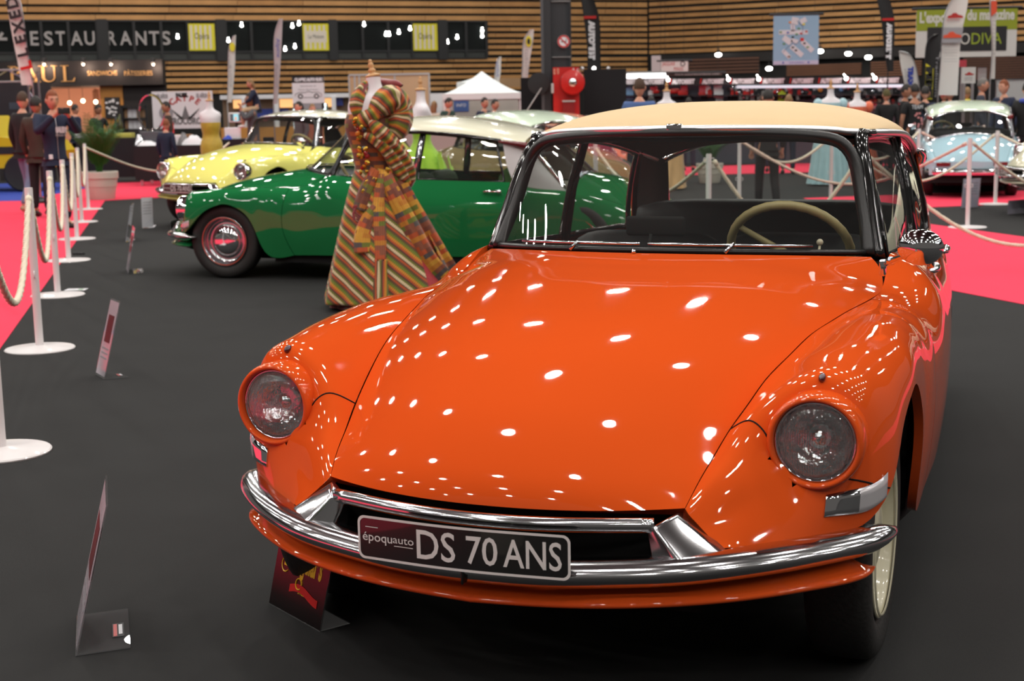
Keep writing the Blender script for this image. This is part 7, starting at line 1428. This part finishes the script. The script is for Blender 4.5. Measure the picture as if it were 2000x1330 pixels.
def head_verts(c, yaw, pitch, s=1.0):
    n, m = 20, 16; vs = []
    M = Matrix.Translation(c) @ Matrix.Rotation(yaw, 4, 'Z') @ Matrix.Rotation(pitch, 4, 'X')
    G = np.zeros((m + 1, n, 3))
    for i in range(m + 1):
        th = -PI / 2 + PI * i / m; z = math.sin(th); r = math.cos(th)
        for j in range(n):
            a = 2 * PI * j / n; x = r * math.cos(a); y = r * math.sin(a); f = -y
            w = 1 - .28 * max(0, -z) ** 1.5 * (1 if True else 0); px_ = .074 * x * w; py_ = .096 * y * (1 - .10 * max(0, -z)); pz = .122 * z
            if f > .75: 
                nose = math.exp(-((x / .16) ** 2)) * math.exp(-(((z + .12) / .20) ** 2)); py_ -= .022 * nose
                eye = math.exp(-(((abs(x) - .38) / .16) ** 2)) * math.exp(-(((z - .08) / .12) ** 2)); py_ += .008 * eye; brow = math.exp(-(((z - .26) / .10) ** 2)); py_ -= .004 * brow
                mouth = math.exp(-((x / .3) ** 2)) * math.exp(-(((z + .48) / .07) ** 2)); py_ -= .005 * mouth
            G[i, j] = (px_ * s, py_ * s, pz * s)
    return G, M
def person(label, x, y, rz, H=1.75, top=CN, legs=DJEAN, hair=HBR, skin=SKIN, arms=None, pose=None, head=(0, 0), hairlen=0, shoe=SHOE, lift=0.0, vest=None, name='person', sleeves=True, only=None, tuck=.02, extra=None):
    s = H / 1.75; t = thing(name, label, 'person', (x, y, lift), rz); t.scale = (s, s, s)
    J = dict(pel=(0, 0, .95), sp=(0, .005, 1.10), ch=(0, .0, 1.30), nb=(0, .012, 1.455), nt=(0, -.008, 1.545), hd=(0, -.022, 1.645))
    for k, q in ((1, 'l'), (-1, 'r')): J.update({q + 'sh': (k * .175, .008, 1.415), q + 'el': (k * .235, .03, 1.145), q + 'wr': (k * .225, -.06, .905), q + 'hp': (k * .09, 0, .93), q + 'kn': (k * .105, -.015, .50), q + 'an': (k * .11, .02, .085), q + 'to': (k * .13, -.13, .035)})
    if pose: J.update(pose)
    V, E, R, ix = [], [], [], {}
    def add(k, p, r, par=None):
        ix[k] = len(V); V.append(p); R.append(r)
        if par is not None: E.append((ix[par], ix[k]))
    def hand(q, sgn):
        w = Vector(J[q + 'wr']); e = Vector(J[q + 'el']); d = (w - e).normalized(); sd = Vector((1, 0, 0)) if abs(d.x) < .7 else Vector((0, 1, 0)); nrm = d.cross(sd).normalized(); sd = nrm.cross(d).normalized(); curl = J.get('curl', .25)
        add(q + 'pm', tuple(w + d * .05), (.030, .018), q + 'wr')
        for f_ in range(4):
            off = (f_ - 1.5) * .020; ln = (.065, .078, .074, .056)[f_]; b0 = w + d * .088 + sd * off; b1 = b0 + d * ln * .5 - nrm * ln * .12; b2 = b1 + d * ln * .42 * (1 - curl) - nrm * ln * .5 * curl
            add('%sf%d0' % (q, f_), tuple(b0), .011, q + 'pm'); add('%sf%d1' % (q, f_), tuple(b1), .009, '%sf%d0' % (q, f_)); add('%sf%d2' % (q, f_), tuple(b2), .0075, '%sf%d1' % (q, f_))
        tb = w + d * .03 + sd * (.034 * -sgn); add(q + 't0', tuple(tb), .012, q + 'pm'); add(q + 't1', tuple(tb + d * .035 + sd * (.018 * -sgn)), .0095, q + 't0')
    add('pel', J['pel'], (.125, .095)); add('sp', J['sp'], (.115, .088), 'pel'); add('ch', J['ch'], (.135, .098), 'sp'); add('nb', J['nb'], (.062, .058), 'ch'); add('nt', J['nt'], (.052, .052), 'nb')
    for k, q in ((1, 'l'), (-1, 'r')):
        add(q + 'sh', J[q + 'sh'], .056, 'ch'); add(q + 'el', J[q + 'el'], .040, q + 'sh'); add(q + 'wr', J[q + 'wr'], .027, q + 'el'); hand(q, k)
        add(q + 'hp', J[q + 'hp'], .082, 'pel'); add(q + 'kn', J[q + 'kn'], .055, q + 'hp'); add(q + 'an', J[q + 'an'], .036, q + 'kn'); add(q + 'to', J[q + 'to'], .030, q + 'an')
    me = skin_mesh(V, E, R, [skin]); G, M = head_verts(J['hd'], head[0], head[1]); b = MB(); b.v = [tuple(v.co) for v in me.vertices]; b.f = [tuple(p.vertices) for p in me.polygons]; b.m = [0] * len(b.f); b.grid(G, 0, True, M=M, wrap=True)
    for k in (-1, 1): b.ball((k * .076, .012, -.005), (.012, .020, .032), 8, 6, 0, M)
    D.meshes.remove(me); body = b.build('body', skin, t, True)
    e = MB(); [e.ball((k * .030, -.078, .010), (.011, .008, .0075), 8, 6, 0, M) for k in (-1, 1)]; [e.box((k * .032 - .018, -.094, .026), (k * .032 + .018, -.084, .032), 0, M) for k in (-1, 1)]; props(e.build('eyes', HDK, t, True), kind='stuff'); MB().box((-.022, -.098, -.062), (.022, -.088, -.056), 0, M).build('mouth', mat('lip', srgb(150, 84, 76), .5), t)
    # hair cap following the skull
    Hh = []; m0 = 7 if not hairlen else 4
    for i in range(m0, 17):
        row_ = []
        for j in range(20):
            a = 2 * PI * j / 20; f = -math.sin(a); zz = G[i, j].copy(); lim = 11 if f > .55 else (9 if f > .1 else 7)
            k = 1.06 if i >= (lim if not hairlen else max(lim - (3 if f < .1 else 0), 4)) else .93; q_ = zz * k; 
            if k > 1: q_ = q_ + np.array((0, .004, .008))
            row_.append(q_)
        Hh.append(row_)
    MB().grid(np.array(Hh), 0, True, M=M, wrap=True).build('hair', hair, t, True)
    if hairlen: MB().grid(loft([(.02, .082, .05, 0, .055), (-.08, .088, .045, 0, .06), (-.08 - .14 * hairlen, .07, .03, 0, .06)], 20, 12), 0, False, M=M, wrap=True).build('long_hair', hair, t, True)
    # clothes: own skins a little outside the body
    def sub(keys, edges, radii, m, nm): 
        return link(nm, skin_mesh([J[k] for k in keys], edges, radii, [m]), t)
    J['hem'] = tuple(Vector(J['pel']) + (Vector(J['pel']) - Vector(J['sp'])) * .35)
    for q in 'lr': w, el = Vector(J[q + 'wr']), Vector(J[q + 'el']); J[q + 'cu'] = tuple(el + (w - el) * (.95 if sleeves else .0)) if sleeves else tuple(Vector(J[q + 'sh']) + (el - Vector(J[q + 'sh'])) * .75)
    if sleeves: sub(['pel', 'hem', 'sp', 'ch', 'nb', 'lsh', 'lel', 'lcu', 'rsh', 'rel', 'rcu'], [(0, 1), (0, 2), (2, 3), (3, 4), (3, 5), (5, 6), (6, 7), (3, 8), (8, 9), (9, 10)], [(.158, .122), (.160, .125), (.148, .115), (.162, .122), (.072, .070), .074, .057, .043, .074, .057, .043], top, 'top')
    else: sub(['pel', 'hem', 'sp', 'ch', 'nb', 'lsh', 'lcu', 'rsh', 'rcu'], [(0, 1), (0, 2), (2, 3), (3, 4), (3, 5), (5, 6), (3, 7), (7, 8)], [(.150, .115), (.152, .118), (.142, .110), (.158, .118), (.070, .068), .070, .062, .070, .062], top, 'top')
    if vest: sub(['hem', 'sp', 'ch', 'nb'], [(0, 1), (1, 2), (2, 3)], [(.172, .138), (.165, .132), (.182, .140), (.08, .08)], vest, 'vest')
    J['wst'] = tuple(Vector(J['pel']) + (Vector(J['sp']) - Vector(J['pel'])) * .4)
    for q in 'lr': an, kn = Vector(J[q + 'an']), Vector(J[q + 'kn']); J[q + 'hm'] = tuple(kn + (an - kn) * .94)
    sub(['pel', 'wst', 'lhp', 'lkn', 'lhm', 'rhp', 'rkn', 'rhm'], [(0, 1), (0, 2), (2, 3), (3, 4), (0, 5), (5, 6), (6, 7)], [(.140, .108), (.132, .102), .098, .072, .060, .098, .072, .060], legs, 'trousers')
    for q in 'lr': a, b_ = Vector(J[q + 'an']), Vector(J[q + 'to']); d = (b_ - a); MB().tube([tuple(a - d * .25 + Vector((0, 0, -.02))), tuple(a + Vector((0, 0, -.02))), tuple(a + d * .6 + Vector((0, 0, -.012))), tuple(b_ + d * .12)], [.036, .047, .047, .026], 12, 0, flat=.85).build('shoe', shoe, t, True)
    if extra: extra(t, J)
    return t
def spot(u, v): P = gp(u, v); return P[0], P[1]
def far(u, d): return X(u, 220, d), d
# the man with the phone
PH = dict(lel=(.27, -.17, 1.24), lwr=(.085, -.36, 1.46), rel=(-.27, -.17, 1.24), rwr=(-.085, -.36, 1.46), curl=.5)
px_, py_ = spot(118, 446)
def jacket(t, J):
    MB().tube([(0, -.128, .90), (0, -.124, 1.1), (0, -.128, 1.3), (0, -.085, 1.44)], .005, 6).build('zip', ALU, t); lettering('SALEM', .09, PAPER, t, (-.02, -.143, 1.24), width=.14, bold=.01); lettering('POLICE', .04, PAPER, t, (-.02, -.141, 1.19), width=.13); MB().rbox((-.10, -.130, .93), (.05, .01, .06), .004, 2).build('badge', PAPER, t)
person('man in a navy zip jacket holding up a phone to photograph, beside the rope row', px_, py_, .62, 1.74, CN, DJEAN, HGN, SKIN, pose=PH, head=(.0, .12), extra=jacket)
q = Matrix.Rotation(.62, 3, 'Z') @ Vector((0, -.455, 1.51)) * (1.74 / 1.75); t = thing('smartphone', 'black phone held up sideways by the man in the navy jacket', 'phone', (px_ + q.x, py_ + q.y, q.z), .62); MB().rbox((0, 0, 0), (.155, .012, .078), .005, 2).build('case', INK, t, True); MB().box((-.07, .0062, -.034), (.07, .0068, .034)).build('screen', mat('dim_screen', (1, 1, 1)), t); MB().rbox((.055, -.008, .020), (.025, .005, .025), .002, 2).build('lens_bump', INK, t)
WALK = dict(lkn=(.10, -.10, .51), lan=(.11, -.10, .085), lto=(.12, -.25, .035), rkn=(-.10, .02, .50), ran=(-.11, .20, .10), rto=(-.12, .08, .035))
x, y = spot(58, 416); person('man in a black sweater and light jeans seen from behind, on the pink carpet', x, y, 2.6, 1.78, CK, JEAN, HBR, SKIN, pose=WALK, head=(.3, .1), shoe=mat('tan_shoe', srgb(170, 140, 110), .5))
x, y = spot(84, 424); person('person in a brown jacket half hidden behind the man with the phone', x, y, 2.9, 1.70, CB, CK, HDK, SKIND)
LEAN = dict(lwr=(.20, -.26, 1.00), rwr=(-.20, -.26, 1.00), lel=(.26, -.06, 1.16), rel=(-.26, -.06, 1.16))
x, y = far(191, 33.5); person('vendor in a black t-shirt leaning on the long black table', x, y, .9, 1.66, CK, CK, HDK, SKIND, pose=LEAN, head=(.3, .25), sleeves=False)
x, y = far(146, 35); person('dark clothed customer at the bakery stall, head showing over the phone', x, y, 2.4, 1.68, CN, CK, HDK, SKIN)
x, y = far(322, 25.5); person('boy in a navy sweater with short ginger hair behind the yellow car', x, y, 2.7, 1.33, CN, DJEAN, HGN, SKIN, head=(.4, 0))
x, y = far(327, 31.0); person('person in a bright red vest walking past the white trade banner', x, y, -1.2, 1.68, CB, CG, HDK, SKIND, vest=mat('red_vest', srgb(226, 52, 58), .6), pose=WALK)
xm, ym = far(493, 27.0); HOLD = dict(lel=(.20, -.16, 1.28), lwr=(.12, -.20, 1.46), rel=(-.20, -.16, 1.28), rwr=(-.12, -.20, 1.46), curl=.7)
person('bearded dark haired man carrying a child on his shoulders behind the yellow car', xm, ym, -1.35, 1.78, CG, BEI, HDK, SKIND, pose=HOLD)
SIT = dict(pel=(0, .06, .95), sp=(0, .05, 1.10), ch=(0, .0, 1.28), nb=(0, -.03, 1.43), nt=(0, -.06, 1.52), hd=(0, -.09, 1.61), lsh=(.165, -.02, 1.39), rsh=(-.165, -.02, 1.39), lhp=(.10, .02, .93), rhp=(-.10, .02, .93), lkn=(.17, -.34, .90), rkn=(-.17, -.34, .90), lan=(.15, -.32, .50), ran=(-.15, -.32, .50), lto=(.15, -.46, .46), rto=(-.15, -.46, .46), lel=(.22, -.14, 1.17), rel=(-.22, -.14, 1.17), lwr=(.07, -.26, 1.10), rwr=(-.07, -.26, 1.10))
person('child in a navy top and beige trousers sitting on the man’s shoulders', xm + .05, ym, -1.35, 1.20, CN, BEI, HBL, SKIN, pose=SIT, head=(0, .25), hairlen=.6, lift=.86, shoe=mat('white_shoe', srgb(220, 220, 220), .5))
x, y = far(586, 29.5); person('dark haired woman with a ponytail behind the yellow car roof', x, y, -.9, 1.62, CG, DJEAN, HDK, SKIN, hairlen=.8)
x, y = far(610, 33); person('fair haired visitor in front of the glass showcase', x, y, .4, 1.58, mat('rust_top', srgb(140, 92, 70), .8), DJEAN, HBL, SKIN)
x, y = far(848, 34); person('visitor with pale hair in a cream coat before the market tent', x, y, 2.8, 1.60, mat('cream_coat', srgb(206, 196, 180), .8), BEI, HBL, SKIN, hairlen=.9)
x, y = far(875, 32.5); person('young man in a dark green top next to the cream coat', x, y, .9, 1.66, mat('dark_green_top', srgb(34, 62, 54), .8), DJEAN, HDK, SKIN, head=(.5, .3))
x, y = far(946, 31); person('young man in navy walking inside the market tent', x, y, .8, 1.64, CN, CK, HDK, SKIN, pose=WALK); x, y = far(966, 30.5); person('young man in black with a cap in the market tent, following the one in navy', x, y, 1.0, 1.60, CK, CK, HDK, SKIN, pose=WALK)
x, y = far(1249, 19.5); person('man with cropped hair in a blue shirt, his back to us behind the beige roof', x, y, PI - .15, 1.78, mat('denim_blue_shirt', srgb(70, 96, 146), .8), DJEAN, HBR, SKIN)
x, y = far(1500, 19.2); person('person in dark trousers seen only through the orange car back window', x, y, PI, 1.60, CK, CK, HDK, SKIN, pose=WALK)
x, y = far(1490, 30); person('visitor with brown hair looking at the accessory shop wall', x, y, PI, 1.58, CG, DJEAN, HBR, SKIN); x, y = far(1540, 29); person('visitor with fair hair looking at the accessory shop wall beside the yellow and red packets', x, y, 2.9, 1.58, CG, DJEAN, HBL, SKIN); x, y = far(1272, 30); person('dark haired visitor behind the man in the blue shirt', x, y, PI, 1.60, CK, DJEAN, HDK, SKIND); x, y = far(1345, 31); person('dark haired visitor partly hidden behind the beige roof near the red cushions', x, y, PI, 1.56, CK, DJEAN, HDK, SKIN)
x, y = far(1731, 28); person('person in a green cap and black clothes at the end of the shop wall', x, y, PI, 1.64, CK, CK, mat('olive_cap', srgb(92, 84, 48), .8), SKIN)
x, y = far(1767, 25.5); person('man in black with folded arms near the rope post', x, y, 1.2, 1.70, CK, CK, HDK, SKIND, pose=dict(lel=(.24, -.08, 1.18), rel=(-.24, -.08, 1.18), lwr=(-.02, -.20, 1.20), rwr=(.02, -.18, 1.16)))
x, y = far(1786, 24.8); person('person in a black t-shirt with a white and red back print', x, y, PI + .1, 1.70, CK, CK, HDK, SKIND, sleeves=False, extra=lambda t, J: [lettering('TEAM', .10, PAPER, t, (.10, .128, 1.33), (0, 0, PI), width=.20), [MB().ball((rng.uniform(-.1, .1), .125 - abs(0) * .1, rng.uniform(1.02, 1.28)), (.022, .008, .02), 8, 6).build('back_print', mat('print_pink', srgb(206, 130, 130), .7), t, True) for k in range(12)]])
x, y = far(1806, 25.4); person('person in a dark navy jacket next to the black t-shirt with the back print', x, y, PI - .3, 1.66, CN, CK, HDK, SKIN)
x, y = far(1843, 29.5); person('person in a red cap behind the light blue car roof', x, y, 2.6, 1.62, mat('dark_green_top', (1, 1, 1)), CK, RED, SKIN); x, y = far(1855, 28.4); person('dark haired visitor beside the person in the red cap', x, y, PI, 1.64, CK, CK, HDK, SKIN); x, y = far(1888, 29.5); person('fair haired visitor with a yellow scarf behind the light blue car roof', x, y, 2.8, 1.66, CB, CK, HBL, SKIN, extra=lambda t, J: MB().lathe([(.09, 1.42), (.11, 1.45), (.10, 1.50), (.07, 1.52)], 20).build('scarf', YEL, t, True))
x, y = far(1916, 27.0); person('grey haired man in profile in a dark shirt behind the light blue car', x, y, 1.25, 1.80, mat('slate_shirt', srgb(58, 62, 76), .8), CK, HGR, SKIN)
x, y = far(1960, 25.0); person('smiling man in a dark navy blazer beside the light blue car', x, y, -.95, 1.74, CN, CK, HGN, SKIN, head=(-.2, .05)); x, y = far(2004, 23.0); person('person in a black coat with a blue collar at the edge of the scene', x, y, 2.4, 1.68, CK, CK, HDK, SKIN, extra=lambda t, J: MB().lathe([(.085, 1.42), (.12, 1.44), (.11, 1.49), (.075, 1.50)], 20).build('collar', BLUEINK, t, True))
